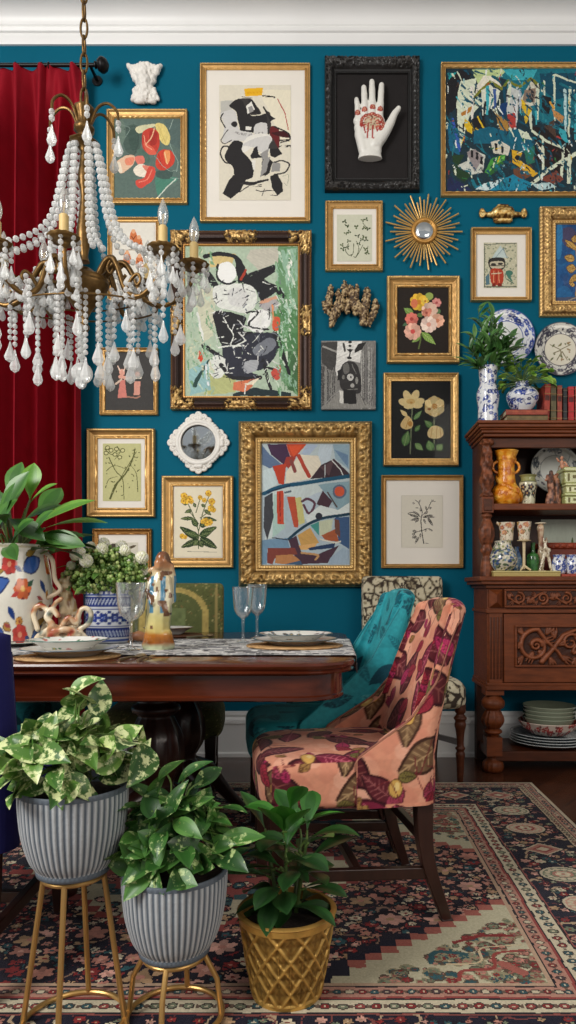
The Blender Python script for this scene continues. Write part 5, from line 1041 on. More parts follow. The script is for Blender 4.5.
vase('round_vase', 'round blue and white vase standing on two flat books', 'vase', 522.4, TD, zc2, [(.043, 0), (.048, .006), (.07, .035), (.086, .075), (.083, .1), (.06, .125), (.037, .135), (.036, .15), (.04, .16)], bw(52, 2, 1, dens=150, r=(.05, .1), k=120), 1, 1)
xs_ = [(541.5, 6.3, 405, (158, 58, 44), (196, 140, 80), 'dull red book leaning at the left end of the row on the cabinet', .05), (549, 6, 405.5, (92, 84, 56), (160, 120, 70), 'olive book beside the leaning red book in the row', 0), (555.3, 5.4, 407, (150, 66, 50), (206, 150, 90), 'brick red book with dark bands, third of the row on the cabinet', 0), (561.3, 4.4, 410, (44, 44, 46), (120, 112, 96), 'thin black book in the row of red books', 0), (566.2, 6.4, 408.5, (178, 36, 40), (206, 90, 70), 'bright red plain book to the right of the thin black book', 0), (573, 5.8, 408, (164, 84, 72), (206, 150, 110), 'faded pink book at the right edge of the photo', 0)]
for a, wdt, yt, c1, c2, lb, ti in xs_:
    hgt = (422-(422-(422-yt)*2.33))*TD/F if False else (422-384+(405-yt)*.8)*TD/F
    book('old_book', lb, WX(a, TD), WX(a+wdt-.3, TD), TD-.03, TD+.11, ZT+(.002 if ti else 0), ZT+hgt, c1, tilt=ti, group='row of books on the cabinet', bands=c2)
# ---------------------------------------------------------------- middle shelf
SD = 3.87; SZ = sz1
def hnd(g, x, d, z):
    for sg in (-1, 1):
        g.tube([(x+sg*(.040+.034*math.sin(a)), d, z+.21-.032*math.cos(a)) for a in np.linspace(0, PI, 11)], .008, 8)
    for k in range(46):
        a, zz_ = k*2.39996, .03+.23*((k*.618) % 1); rr_ = np.interp(zz_, [.02, .055, .085, .115, .15, .2, .25, .285], [.075, .084, .078, .056, .050, .046, .048, .062]); g.ball((x+math.cos(a)*rr_, d+math.sin(a)*rr_, z+zz_), .011, 8, 5, None, (1, 1, 1.5))
orn = vase('orange_vase', 'orange glazed two handled vase with relief on the hutch shelf', 'vase', 506, SD, SZ, [(.060, 0), (.075, .02), (.084, .055), (.078, .085), (.056, .115), (.050, .15), (.046, .2), (.048, .25), (.062, .285), (.068, .298)], None, handles=hnd, m=mat('orange_glaze', attr=True, rough=.25, bump=1.0, bscale=38, coat=.3), fn=lambda c, n: lerpc(fbm(c[:, 0]*45, c[:, 2]*45, 6, 2), [(.2, (190, 100, 16)), (.5, (228, 142, 28)), (.75, (246, 180, 66))]))
J1 = Ras(0, 0, 2, 1, 110, (206, 202, 170), 61, tex=.06)
J1.poly((150, 150, 96), [0, 0, 2, 0, 2, .22, 0, .22]); J1.line((84, 84, 60), [0, .23, 2, .23], .03)
for i in range(14): J1.flower(.07+i*.145, .42+.2*(i % 2), .12, (60, 46, 54), 5, (190, 150, 90)); J1.leaf((80, 96, 60), .2+i*.22, .6, .1+i*.22, .78, .07)
J1.speck([(70, 60, 50), (110, 120, 80), (150, 110, 70)], 60, .01, .035, (0, .3, 2, 1))
vase('ginger_jar', 'small cream jar with dark flowers beside the orange vase', 'jar', 528, SD, SZ, [(.036, 0), (.038, .01), (.04, .06), (.048, .095), (.048, .125), (.038, .14), (.038, .15), (.05, .165)], J1)
rim3 = bw(63, 6, 1, (222, 222, 212), ((84, 92, 100), (112, 118, 122), (96, 90, 100)), 46, (.12, .26), k=60); cen3 = Ras(0, 0, 1, 1, 60, (214, 216, 208), 64, tex=.03)
cen3.line((150, 120, 96), [.55, .7, .62, .4, .75, .35], .03, sm=4)
face_plate('display_plate', 'pale grey plate with faint floral rim leaning behind the brown figurine', 554.7, 470.5, 25, rim3, cen3, [(.58, .61, (120, 128, 130)), (.97, 1.1, (120, 124, 124))], dep=4.045, tilt=-.12)
def blobfig(name, label, cat, parts, voxel, m, colf, disp=None, sm=2):
    mb = MB()
    for p, r in parts: cap(mb, p, r, 10)
    me = fuse(mb, voxel, sm, disp); recolor(me, colf); return tag(link(name, me, m), label, cat)
x = WX(553, SD); q = .00553
def P3(px_, py_, dy=0., d=SD): return (WX(px_, d), d+dy, WZ(py_, d))
zf = WZ(503.5, HF)
def P4(px_, hpx, dy=0., d=SD, z0=SZ): return (WX(px_, d), d+dy, z0+hpx*d/F)
blobfig('wooden_figurine', 'brown carved group figurine in front of the pale plate', 'figurine', [([P4(552, 1.5), P4(552, 12), P4(551, 24), P4(551, 30)], [.026, .024, .022, .014]), ([P4(557, 1.5), P4(558, 14), P4(557, 25)], [.024, .02, .014]), ([P4(547.5, 29), P4(545.5, 25)], [.01, .006]), ([P4(554, 26), P4(557, 30.5)], [.014, .01]), ([P4(548, 1.4), P4(549, 10)], [.018, .014]), ([P4(550, 33, -.005)], [.012]) if False else ([P4(551, 31), P4(551, 33)], [.011, .01])], .0035, MATTE, lambda c, n: lerpc(fbm(c[:, 0]*90, c[:, 2]*60, 3, 2), [(.25, (54, 30, 22)), (.5, (118, 72, 52)), (.75, (176, 122, 92))]), lambda v: .006*(fbm(v[:, 0]*80, v[:, 2]*50, 5, 2)-.5))
GB_ = [(180, 186, 120), (196, 198, 140), (168, 172, 110)]
zz = SZ
for k, (hp, x0, x1, lb) in enumerate(((11, 561.5, 592, 'pale green ceramic box, lowest of the stack at the right of the shelf'), (9.5, 562.5, 591, 'pale green ceramic box in the middle of the stack at the right of the shelf'), (16, 561, 590, 'pale green ceramic box on top of the stack with a raised lid'))):
    t = thing('ceramic_box', lb, 'box', (WX(576, SD), SD, zz)); h_ = hp*SD/F; cc = tuple(lin(GB_[k])); dk = tuple(lin((112, 104, 58)))
    MB().box(WX(x0, SD), WX(x1, SD), SD-.06, SD+.07, zz, zz+h_*.72, cc).build('box_body', GLAZE, t, bevel=.006)
    MB().box(WX(x0-.5, SD), WX(x1+.5, SD), SD-.064, SD+.074, zz+h_*.74, zz+h_, cc).build('lid', GLAZE, t, bevel=.005)
    MB().box(WX(x0+.4, SD), WX(x1-.4, SD), SD-.0625, SD+.07, zz+h_*.70, zz+h_*.75, dk).box(WX(x0+3, SD), WX(x0+5, SD), SD-.0615, SD-.058, zz+h_*.15, zz+h_*.6, dk).box(WX(x0+8, SD), WX(x0+14, SD), SD-.0615, SD-.058, zz+h_*.3, zz+h_*.5, dk).build('gilt_band', MATTE, t, smooth=0); zz += h_
blobfig('cherub_figurine', 'tiny pink cherub figurine seated on the brown carved figurine', 'figurine', [([P4(561, 34.5, -.075), P4(560, 40, -.075)], [.012, .010]), ([P4(560, 44, -.075), P4(560, 45, -.075)], [.0095, .0095]), ([P4(557, 41, -.075), P4(555, 43, -.075)], [.006, .005]), ([P4(563, 40, -.075), P4(565, 38, -.075)], [.006, .005])] if False else [([P4(560.5, 37.5, -.03), P4(560, 42, -.03)], [.012, .010]), ([P4(560, 46, -.03), P4(560, 46.5, -.03)], [.0095, .0095]), ([P4(557, 43, -.03), P4(555, 46, -.03)], [.006, .005]), ([P4(563, 42, -.03), P4(565, 40, -.03)], [.006, .005]), ([P4(562, 38, -.03), P4(566, 37.6, -.035)], [.008, .006])], .003, MATTE, lambda c, n: lerpc(fbm(c[:, 0]*60, c[:, 2]*60, 2), [(.2, (150, 92, 70)), (.7, (216, 160, 126))]))
# ---------------------------------------------------------------- ledge of the cabinet
LD = 3.80; LZ = zs
t = thing('gilt_box', 'long pale gold box under the painted goblets on the cabinet ledge', 'box', (WX(524, LD), LD, LZ)); tz = LZ+.030
MB().box(WX(491, LD), WX(557, LD), LD-.06, LD+.10, LZ, tz-.008, tuple(lin((176, 156, 92)))).build('box_body', MATTE, t, bevel=.002); MB().box(WX(490.5, LD), WX(557.5, LD), LD-.062, LD+.102, tz-.0075, tz, tuple(lin((198, 184, 124)))).build('lid', MATTE, t, bevel=.002)
F1 = Ras(0, 0, 2, 1, 110, (214, 206, 184), 71, tex=.06); F1.speck([(70, 96, 140), (90, 110, 80), (50, 70, 110), (150, 150, 90), (110, 140, 170), (60, 70, 60), (120, 130, 100)], 420, .012, .06)
F2 = Ras(0, 0, 2, 1, 110, (226, 214, 190), 72, tex=.05)
F2.speck([(150, 120, 84), (190, 150, 120), (120, 110, 70)], 90, .012, .04)
for i in range(26): F2.flower(F2.rng.random()*2, F2.rng.random(), .12, RN.choice([(190, 96, 84), (206, 140, 110), (150, 110, 60)]), 5, (226, 190, 110)); xx = F2.rng.random()*2; F2.leaf((106, 112, 60), xx, .4, xx+.12, .6, .06)
def jug(g, x, d, z): g.tube([(x-.05-.034*math.sin(a)-.01*(a > 2), d+.01, z+.14+.085*-math.cos(a)*.8+.02) for a in np.linspace(.2, PI, 10)], .009, 8)
vase('painted_jug', 'round mottled blue green jug with white handle at the left of the ledge', 'jug', 503, LD, tz, [(.035, 0), (.05, .008), (.072, .04), (.075, .075), (.06, .12), (.045, .145), (.047, .163)], F1, handles=jug)
def spout(g, x, d, z): g.tube([(x-.03, d, z+.085), (x-.055, d, z+.1)], [.012, .008], 8)
zj = tz+.163
vase('painted_pitcher', 'cream floral pitcher set on top of the round mottled jug', 'pitcher', 506.5, LD, zj, [(.028, 0), (.034, .004), (.036, .02), (.038, .06), (.046, .1)], F2, handles=spout)
t = thing('pedestal_stand', 'slender cream pedestal stand holding a floral goblet on the ledge', 'stand', (WX(524, LD-.02), LD-.02, tz)); CRM_ = tuple(lin((216, 196, 156)))
xs0 = WX(524, LD-.02); MB().lathe([(.006, .01), (.008, .03), (.0075, .1), (.009, .16)], (xs0, LD-.02, tz), 14, CRM_).build('stem', GLAZE, t); MB().lathe([(.01, .157), (.036, .162), (.037, .166), (.005, .167)], (xs0, LD-.02, tz), 24, CRM_).build('top', GLAZE, t)
for k in range(3):
    a = k*2*PI/3+PI/2+.3; MB().tube([(xs0, LD-.02, tz+.03), (xs0+math.cos(a)*.018, LD-.02+math.sin(a)*.018, tz+.016), (xs0+math.cos(a)*.036, LD-.02+math.sin(a)*.036, tz+.005)], [.007, .006, .0045], 8, CRM_).build('foot', GLAZE, t)
vase('painted_goblet', 'cream floral goblet standing on the slender pedestal stand', 'goblet', 524, LD-.02, tz+.167, [(.024, 0), (.028, .004), (.03, .03), (.034, .06), (.039, .098)], F2, tu=1)
F3 = Ras(0, 0, 2, 1, 100, (92, 126, 170), 73, tex=.1); F3.speck([(206, 210, 210), (40, 70, 130), (150, 180, 206)], 90, .02, .07)
vase('small_bottle', 'small mottled blue bottle between the jug and the pedestal stand', 'bottle', 516, LD+.055, tz, [(.022, 0), (.03, .02), (.032, .06), (.022, .1), (.015, .12), (.018, .135)], F3)
vase('green_bottle', 'dark green bottle between the pedestal stand and the white figurine', 'bottle', 533, LD+.045, tz, [(.026, 0), (.032, .01), (.034, .07), (.026, .095), (.012, .105), (.011, .15), (.014, .158)], None, fn=lambda c, n: lerpc(fbm(c[:, 0]*50, c[:, 2]*50, 2), [(.2, (24, 60, 30)), (.7, (60, 116, 56))]))
blobfig('white_figurine', 'cream standing animal figurine with spread legs on the gold box', 'figurine', [([P4(540, 1.2, 0, LD, tz), P4(543, 12, 0, LD, tz), P4(545, 20, 0, LD, tz)], [.007, .009, .012]), ([P4(551, 1.2, 0, LD, tz), P4(549, 12, 0, LD, tz), P4(547, 20, 0, LD, tz)], [.007, .009, .012]), ([P4(541, 19, 0, LD, tz), P4(546, 22, 0, LD, tz), P4(549, 21, 0, LD, tz)], [.009, .015, .011]), ([P4(545.5, 23, 0, LD, tz), P4(545, 29, 0, LD, tz)], [.011, .008]), ([P4(543.8, 29, 0, LD, tz), P4(543.5, 33, 0, LD, tz)], [.005, .003]), ([P4(546.5, 29, 0, LD, tz), P4(547, 33, 0, LD, tz)], [.005, .003]), ([P4(544, 1.2, .03, LD, tz), P4(545, 16, .02, LD, tz)], [.007, .009])], .0028, GLAZE, lambda c, n: lerpc(fbm(c[:, 0]*110, c[:, 2]*110, 2), [(.25, (120, 100, 76)), (.5, (214, 200, 172)), (.8, (232, 224, 204))]))
x = WX(540.5, LD+.05)
t = thing('candlestick', 'cream candlestick with a wide flat cup behind the white figurine', 'candlestick', (x, LD+.05, tz)); pr = [(.03, 0), (.03, .006), (.012, .012), (.01, .05), (.016, .1), (.011, .14), (.017, .2), (.02, .24), (.012, .258)]
ob = MB().lathe([tuple(q) for q in cr([(a, tz+b) for a, b in pr], 4)], (x, LD+.05, 0), 20).build('stem', GLAZE, t); recolor(ob, lambda c, n: lerpc(fbm(c[:, 0]*90, c[:, 2]*60, 3), [(.25, (156, 96, 76)), (.55, (220, 196, 160)), (.8, (230, 216, 190))]))
MB().lathe([(.012, tz+.256), (.03, tz+.262), (.031, tz+.267), (.012, tz+.266)], (x, LD+.05, 0), 24, tuple(lin((226, 212, 184)))).build('cup', GLAZE, t)
BJ = bw(75, 2, 1, dens=170, r=(.06, .11), k=110)
for k, (pxx, lb) in enumerate(((559, 'blue and white jar beside the gold box on the ledge'), (572.5, 'blue and white jar at the right edge of the ledge'))):
    vase('blue_jar', lb, 'jar', pxx, LD+.01, LZ+(.014), [(.028, 0), (.036, .01), (.042, .04), (.038, .075), (.03, .09), (.034, .105)], BJ)
book('old_book', 'thin red book lying on the ledge under the blue and white jars', WX(558.6, LD), WX(582, LD), LD-.045, LD+.1, LZ, LZ+.014, (166, 70, 52), True)
t = thing('carved_casket', 'dark red carved casket at the back of the ledge behind the blue jars', 'box', (WX(566, 4.0), 4.0, LZ)); cc = tuple(lin((110, 44, 30)))
MB().box(WX(540, 4.0), WX(606, 4.0), 3.95, 4.07, LZ, LZ+.16, cc).build('box_body', WALN, t, bevel=.004); MB().box(WX(537.5, 4.0), WX(608, 4.0), 3.94, 4.075, LZ+.16, LZ+.195, tuple(lin((136, 56, 36)))).build('lid', WALN, t, bevel=.008)
g = MB()
for k in range(7): g.ball((WX(543+k*7, 3.94), 3.938, LZ+.178), .012, 10, 6, tuple(lin((150, 66, 42))), (1.4, .5, 1))
g.build('carving', WALN, t)
PP = Ras(0, 0, 2, .5, 90, (196, 206, 190), 77, tex=.08); PP.speck([(90, 110, 70), (120, 140, 100), (170, 120, 90)], 40, .02, .06, (0, .2, 2, .5))
xa, xb = WX(541, 4.09), WX(604, 4.09)
ob = link('painted_plaque', PP.mesh('painted_plaque', lambda X, Y: np.stack([xa+(xb-xa)*X/2, np.full(X.shape, 4.093), LZ+.34-Y*.68], -1)), PAPER); tag(ob, 'pale green painted plaque leaning at the back of the ledge', 'plaque')
# ---------------------------------------------------------------- plates on the low shelf
LS = .115; PD = 3.955; cxp = 549
G1_ = Ras(0, 0, 4, .2, 60, (156, 164, 142), 81, tex=.05)
for i in range(80): G1_.line((96, 104, 88), [i*.05, .03, i*.05, .2], .014)
R2_ = Ras(0, 0, 6, .3, 60, (226, 206, 190), 82, tex=.05)
for i in range(90): R2_.flower(R2_.rng.random()*6, R2_.rng.random()*.3, .07, (186, 50, 46), 5, (230, 190, 170), None); R2_.ell((120, 40, 40), R2_.rng.random()*6, R2_.rng.random()*.3, .03)
G3_ = Ras(0, 0, 6, .3, 60, (150, 160, 164), 83, tex=.05)
for i in range(150): G3_.line((84, 98, 110), [i*.04, .02, i*.04, .28], .014)
G3_.line((206, 208, 204), [0, .03, 6, .03], .04)
def stackdish(name, lb, z, r, h, ras, group):
    prof = [(r*.55, 0), (r*.6, .002), (r*.85, h*.45), (r, h), (r*.985, h+.003), (r*.84, h*.55), (r*.6, .007), (r*.3, .007), (r*.01, .007)]
    x = WX(cxp, PD); ob = MB().lathe(resamp([(a, z+b) for a, b in prof], .005), (x, PD, 0), 220, caps=True).build(name, GLAZE, smooth=40)
    recolor(ob, lambda c, n: ras.sample(np.arctan2(c[:, 1]-PD, c[:, 0]-x)/(2*PI), .02+.96*(1-np.clip((c[:, 2]-z)/(h+.003), 0, 1)))); return tag(ob, lb, 'bowl' if h > .03 else 'plate', group)
z = LS
for k, lb in enumerate(('blue grey plate at the very bottom of the stack on the low shelf', 'blue grey plate, second from the bottom of the stack', 'blue grey plate, third from the bottom of the stack', 'blue grey plate just beneath the red floral bowl')):
    stackdish('dinner_plate', lb, z, .218-.002*k, .028, G3_, 'stack of blue grey plates'); z += .0145
z += .004
stackdish('floral_bowl', 'red and cream floral bowl in the middle of the low shelf stack', z, .172, .072, R2_, None); z += .03
for k, lb in enumerate(('pale green bowl resting in the red floral bowl, lowest of the green ones', 'pale green bowl, second from the bottom of the green stack', 'pale green bowl, second from the top of the green stack', 'pale green bowl topmost of the stack on the low shelf')):
    stackdish('green_bowl', lb, z, .143+.001*k, .062, G1_, 'stack of pale green bowls'); z += .022
# ================================================================ rug
RX0, RX1, RY0, RY1 = -1.95, 1.018, 1.26, 3.545
RK = 250
R = Ras(0, 0, RX1-RX0, RY1-RY0, RK, (34, 30, 44), 90, wob=.004, wf=18, tex=.0)
rw, rh = RX1-RX0, RY1-RY0
X, Y = R.X, R.Y; ed = np.minimum(np.minimum(X, rw-X), np.minimum(Y, rh-Y))
NAVY, CREAM, PINK, ROSE, TEAL, RED, SAGE, TAN = (31, 29, 45), (206, 192, 164), (186, 128, 112), (206, 156, 140), (48, 86, 92), (134, 44, 44), (120, 128, 104), (176, 142, 108)
def band(lo, hi, c): R.a[(ed >= lo) & (ed < hi)] = lin(c)
PAL = [PINK, ROSE, CREAM, RED, TEAL, SAGE, TAN]
def motif(x, y, q, cols=PAL, out=(28, 22, 34)):
    c = R.rng.choice(cols); a = R.rng.random()*180
    R.ell(out, x, y, q*1.35, q*1.05, a, tex=0); R.flower(x, y, q, c, R.rng.choice((5, 6, 7)), R.rng.choice(cols), None, ry=q*.8, rot=a)
# field: dense small flowers and twining vines
vv = fbm(X*9, Y*9, 3, 2); R.a[(np.abs(vv-.5) < .016)] = lin((150, 118, 100)); vv = fbm(X*12+7, Y*12, 8, 2); R.a[np.abs(vv-.5) < .012] = lin((112, 60, 58))
for i in range(4300): motif(R.rng.uniform(.4, rw-.4), R.rng.uniform(.4, rh-.4), R.rng.uniform(.009, .024), [PINK, ROSE, RED, CREAM, TEAL, PINK, RED, TAN])
for i in range(120): motif(R.rng.uniform(.5, rw-.5), R.rng.uniform(.5, rh-.5), R.rng.uniform(.03, .045), [ROSE, PINK, TAN])
# stepped cream spandrels in the corners of the field
M = .475; st = .045
dx = np.minimum(X, rw-X)-M; dy = np.minimum(Y, rh-Y)-M
qx = np.floor(dx/st); qy = np.floor(dy/st*1.25); sd = qx+qy*1.05
sp = (dx > 0) & (dy > 0)
R.a[sp & (sd < 13.4)] = lin(NAVY); R.a[sp & (sd < 12.7)] = lin((166, 96, 84)); R.a[sp & (sd < 12.1)] = lin(NAVY); R.a[sp & (sd < 11.6)] = lin((196, 188, 158))
for cxn in (0, 1):
    for cyn in (0, 1):
        for i in range(520):
            a, b = R.rng.uniform(0, .52), R.rng.uniform(0, .42)
            if a/.5+b/.40 < .90:
                x = M+a if cxn == 0 else rw-M-a; y = M+b if cyn == 0 else rh-M-b; q = R.rng.uniform(.007, .017)
                motif(x, y, q, [RED, TEAL, PINK, SAGE, (150, 90, 80)], (90, 74, 60) if i % 2 else (150, 140, 110))
        s = lambda u, v: (M+u if cxn == 0 else rw-M-u, M+v if cyn == 0 else rh-M-v)
        R.line((150, 66, 60), [s(.02, .16), s(.10, .14), s(.12, .07), s(.2, .06), s(.22, .015)], .011, sm=4); R.line((206, 186, 150), [s(.02, .19), s(.13, .17), s(.15, .10), s(.24, .09)], .006, sm=4); R.line((48, 86, 92), [s(.18, .14), s(.26, .15), s(.28, .1)], .016, sm=3); R.line((166, 96, 84), [s(.05, .05), s(.09, .09)], .03); R.line(RED, [s(.03, .24), s(.12, .24), s(.2, .2)], .014)
# centre medallion, mostly under the table
mx, my = rw/2, rh/2; md = np.abs(np.floor((X-mx)/.04))*.8+np.abs(np.floor((Y-my)/.04)); R.a[(md < 13)] = lin((150, 70, 64)); R.a[md < 12] = lin((196, 186, 156)); R.a[md < 9] = lin((60, 88, 92)); R.a[md < 8] = lin((150, 76, 70))
for i in range(260):
    a, b = R.rng.uniform(-.5, .5), R.rng.uniform(-.45, .45)
    if abs(a)*.8+abs(b) < .45: motif(mx+a, my+b, R.rng.uniform(.01, .022))
# borders
band(0, .415, NAVY)
bn = (ed >= .09) & (ed < .345); vv = fbm(X*11, Y*11, 13, 2); R.a[bn & (np.abs(vv-.5) < .02)] = lin((186, 160, 130)); vv = fbm(X*14, Y*14, 23, 2); R.a[bn & (np.abs(vv-.5) < .014)] = lin((130, 70, 66))
sides = [('h', .217), ('h', rh-.217), ('v', .217), ('v', rw-.217)]
for ax, off in sides:
    L = rw if ax == 'h' else rh; n = int(L*95)
    for i in range(n*2):
        t = R.rng.uniform(.1, L-.1); o_ = off+R.rng.uniform(-.115, .115)
        motif(*((t, o_) if ax == 'h' else (o_, t)), R.rng.uniform(.008, .02))
    m = int((L-.3)/.2)
    for i in range(m):
        t = .217+(L-.434)*i/(m-1); p = (t, off) if ax == 'h' else (off, t); a, b = (.075, .062) if ax == 'h' else (.078, .062)
        if i % 3 == 2:
            for q, c in ((1.1, (24, 20, 34)), (1., CREAM), (.86, PINK), (.55, (150, 70, 66)), (.35, CREAM)): R.poly(c, [p[0]-a*q, p[1], p[0], p[1]-b*q, p[0]+a*q, p[1], p[0], p[1]+b*q])
        else:
            c0, c1, c2 = ((200, 150, 132), CREAM, (150, 66, 60)) if i % 3 == 0 else (SAGE, CREAM, PINK)
            R.ell((24, 20, 34), *p, a*1.1, b*1.1); R.ell(CREAM, *p, a, b); R.ell(c0, *p, a*.88, b*.88)
            for k in range(14): an = k*2*PI/14; R.ell(c1, p[0]+math.cos(an)*a*.68, p[1]+math.sin(an)*b*.68, .011, .008)
            R.ell(c2, *p, a*.46, b*.46); R.flower(*p, a*.34, CREAM, 6, c2, None)
band(0, .012, (206, 194, 168)); band(.012, .018, (40, 34, 40)); band(.018, .052, (186, 140, 122)); band(.052, .056, (40, 34, 40)); band(.056, .086, (196, 176, 146)); band(.086, .092, (36, 30, 38))
band(.345, .350, (150, 84, 76)); band(.350, .356, (40, 34, 40)); band(.356, .405, (208, 196, 168)); band(.405, .410, (40, 34, 40)); band(.410, .418, (150, 70, 66)); band(.418, .458, (184, 136, 118)); band(.458, .463, (40, 34, 40)); band(.463, .475, (190, 160, 134))
for ax in ('h', 'v'):
    L = rw if ax == 'h' else rh; wd = rh if ax == 'h' else rw
    for d0, q, stp, cols in ((.035, .010, .028, [RED, TEAL, (70, 60, 60), CREAM]), (.071, .009, .026, [RED, SAGE, (90, 70, 60)]), (.380, .013, .040, [RED, SAGE, TEAL, (150, 70, 66)]), (.438, .011, .030, [RED, TEAL, CREAM, (80, 60, 64)])):
        for off in (d0, wd-d0):
            t = d0
            while t < L-d0:
                p = (t, off) if ax == 'h' else (off, t); c = R.rng.choice(cols)
                R.ell((70, 56, 52), *p, q*1.15, q*1.0, tex=0); R.ell(c, *p, q*.85, q*.7, tex=0); R.ell(CREAM, *p, q*.3, q*.3, tex=0)
                p2 = (t+stp/2, off) if ax == 'h' else (off, t+stp/2); R.ell((110, 90, 76), p2[0], p2[1], q*.35, q*.6 if ax == 'h' else q*.35, tex=0); t += stp
R.a *= (.86+.28*vn(X*300, Y*300, 2))[..., None]*(.9+.2*fbm(X*3, Y*3, 5))[..., None]
xs = np.linspace(RX0, RX1, R.w+1); ys = np.linspace(RY0, RY1, R.h+1); GX, GY = np.meshgrid(xs, ys)
V, Q = gridmesh(np.stack([GX, GY, np.full(GX.shape, .010)], -1), R.w+1, R.h+1)
RUGM = mat('wool_pile', attr=True, rough=.95, sheen=.1, bump=.4, bscale=500, spec=.05)
rug = link('oriental_rug', npmesh('oriental_rug', V, Q, np.clip(R.a, 0, 1).reshape(-1, 3), smooth=False), RUGM)
tag(rug, 'navy pink and cream oriental rug with floral borders covering the wood floor', 'rug'); del V, Q, GX, GY
sl_ = MB().box(RX0-.004, RX1+.004, RY0-.004, RY1+.004, .0005, .0092, tuple(lin((190, 178, 150)))); sl_.build('selvage', MATTE, rug, smooth=0)
RZ = .010
# ================================================================ dining table
TZ, TX0, TX1, TY0, TY1 = .78, -1.52, .076, 1.945, 3.42
table = thing('dining_table', 'long polished mahogany dining table on turned pedestals, set for a meal', 'table', ((TX0+TX1)/2, (TY0+TY1)/2, 0))
def rrect(x0, x1, y0, y1, r, n=8):
    out = []
    for cx_, cy_, a0 in ((x1-r, y0+r, -PI/2), (x1-r, y1-r, 0), (x0+r, y1-r, PI/2), (x0+r, y0+r, PI)):
        for k in range(n+1): a = a0+PI/2*k/n; out.append((cx_+math.cos(a)*r, cy_+math.sin(a)*r))
    return out
def slab(mb, x0, x1, y0, y1, r, prof, col=None):
    # prof: (inset, z) bottom to top
    vs = []; n = None
    for ins, z in prof:
        l = rrect(x0+ins, x1-ins, y0+ins, y1-ins, max(.01, r-ins)); n = len(l); vs += [(x, y, z) for x, y in l]
    m = len(prof); fs = [(k*n+i, k*n+(i+1) % n, (k+1)*n+(i+1) % n, (k+1)*n+i) for k in range(m-1) for i in range(n)]
    fs += [tuple(range(n))[::-1], tuple((m-1)*n+i for i in range(n))]; return mb.add(vs, fs, col)
slab(MB(), TX0, TX1, TY0, TY1, .17, [(.02, .746), (.008, .747), (.004, .752), (.010, .758), (.002, .764), (0, .772), (.003, .778), (.008, TZ)]).build('table_top', MAHOG, table, smooth=40)
slab(MB(), TX0+.03, TX1-.035, TY0+.03, TY1-.03, .14, [(.006, .668), (0, .672), (0, .680), (.004, .684), (.004, .742), (0, .746)]).build('apron', MAHOG, table, smooth=40)
PCOL = [(.075, .20), (.10, .215), (.11, .24), (.085, .27), (.062, .30), (.066, .33), (.088, .37), (.096, .42), (.088, .48), (.066, .53), (.060, .55), (.082, .565), (.082, .58), (.062, .595), (.068, .62), (.09, .645), (.095, .672)]
for x, y in ((-.609, 2.45), (-.606, 2.84)):
    g = MB().lathe([tuple(q) for q in cr(PCOL, 4)], (x, y, 0), 40, flute=lambda a, v: 1+.05*math.cos(14*a) if .3 < v < .68 else 1); ped = g.build('pedestal', DARKW, table, smooth=50)
    for k in range(4):
        g = MB(); a = PI/4+k*PI/2; dx, dy = math.cos(a), math.sin(a)
        g.tube([(x+dx*.05, y+dy*.05, .27), (x+dx*.13, y+dy*.13, .24), (x+dx*.22, y+dy*.22, .13), (x+dx*.30, y+dy*.30, .045)], [.04, .036, .028, .024], 10); g.ball((x+dx*.31, y+dy*.31, .036), .026, 12, 8); g.build('foot', DARKW, ped, smooth=60)
# ================================================================ upholstery prints
def leafprint():
    R = Ras(0, 0, 1, 1, 300, (214, 146, 118), 101, wob=.004, wf=14, tex=.12); g = R.rng
    R.speck([(224, 164, 136), (204, 132, 108), (230, 176, 150)], 120, .03, .08, op=.5)
    big = [(.15, .18, .4), (.55, .12, 2.0), (.85, .3, 1.1), (.35, .45, 2.6), (.7, .55, .2), (.12, .65, 1.3), (.45, .78, .5), (.82, .82, 2.4), (.2, .92, 3.0), (.62, .33, 4.0), (.02, .4, 5.2), (.95, .62, .9), (.34, .2, 5.0), (.78, .06, .3), (.52, .6, 1.4), (.3, .7, 4.4), (.68, .92, 5.6), (.95, .1, 2.8)]
    for i, (x, y, a) in enumerate(big):
        c, v, e = [((92, 34, 42), (150, 84, 84), (58, 20, 28)), ((120, 34, 58), (190, 96, 110), (70, 20, 34)), ((112, 84, 60), (176, 144, 104), (64, 40, 30)), ((84, 30, 36), (130, 70, 66), (52, 18, 26))][i % 4]
        L = .105+.05*g.random()
        for ox in (-1, 0, 1):
            for oy in (-1, 0, 1):
                x0, y0 = x+ox-math.cos(a)*L, y+oy-math.sin(a)*L; R.leaf(c, x0, y0, x+ox+math.cos(a)*L, y+oy+math.sin(a)*L, L*.95, v, e)
    for i in range(34):
        x, y, a = g.random(), g.random(), g.random()*6; L = .035+.035*g.random(); c, e = g.choice([((176, 50, 92), (96, 24, 50)), ((150, 44, 60), (84, 24, 34)), ((120, 108, 58), (70, 56, 34)), ((160, 120, 70), (90, 56, 34)), ((160, 62, 84), (90, 30, 46))])
        R.leaf(c, x-math.cos(a)*L, y-math.sin(a)*L, x+math.cos(a)*L, y+math.sin(a)*L, L*1.1, e, e, vw=.004)
    for i in range(5): x, y = g.random(), g.random(); R.ell((96, 60, 44), x, y, .04, .05); R.ell((208, 164, 88), x, y, .034, .044); R.ell((230, 200, 130), x-.008, y-.01, .014, .022)
    for i in range(14): x, y = g.random(), g.random(); R.line((110, 40, 44), [(x, y), (x+g.uniform(-.1, .1), y+g.uniform(-.1, .1)), (x+g.uniform(-.15, .15), y+g.uniform(-.15, .15))], .006, sm=5)
    return R
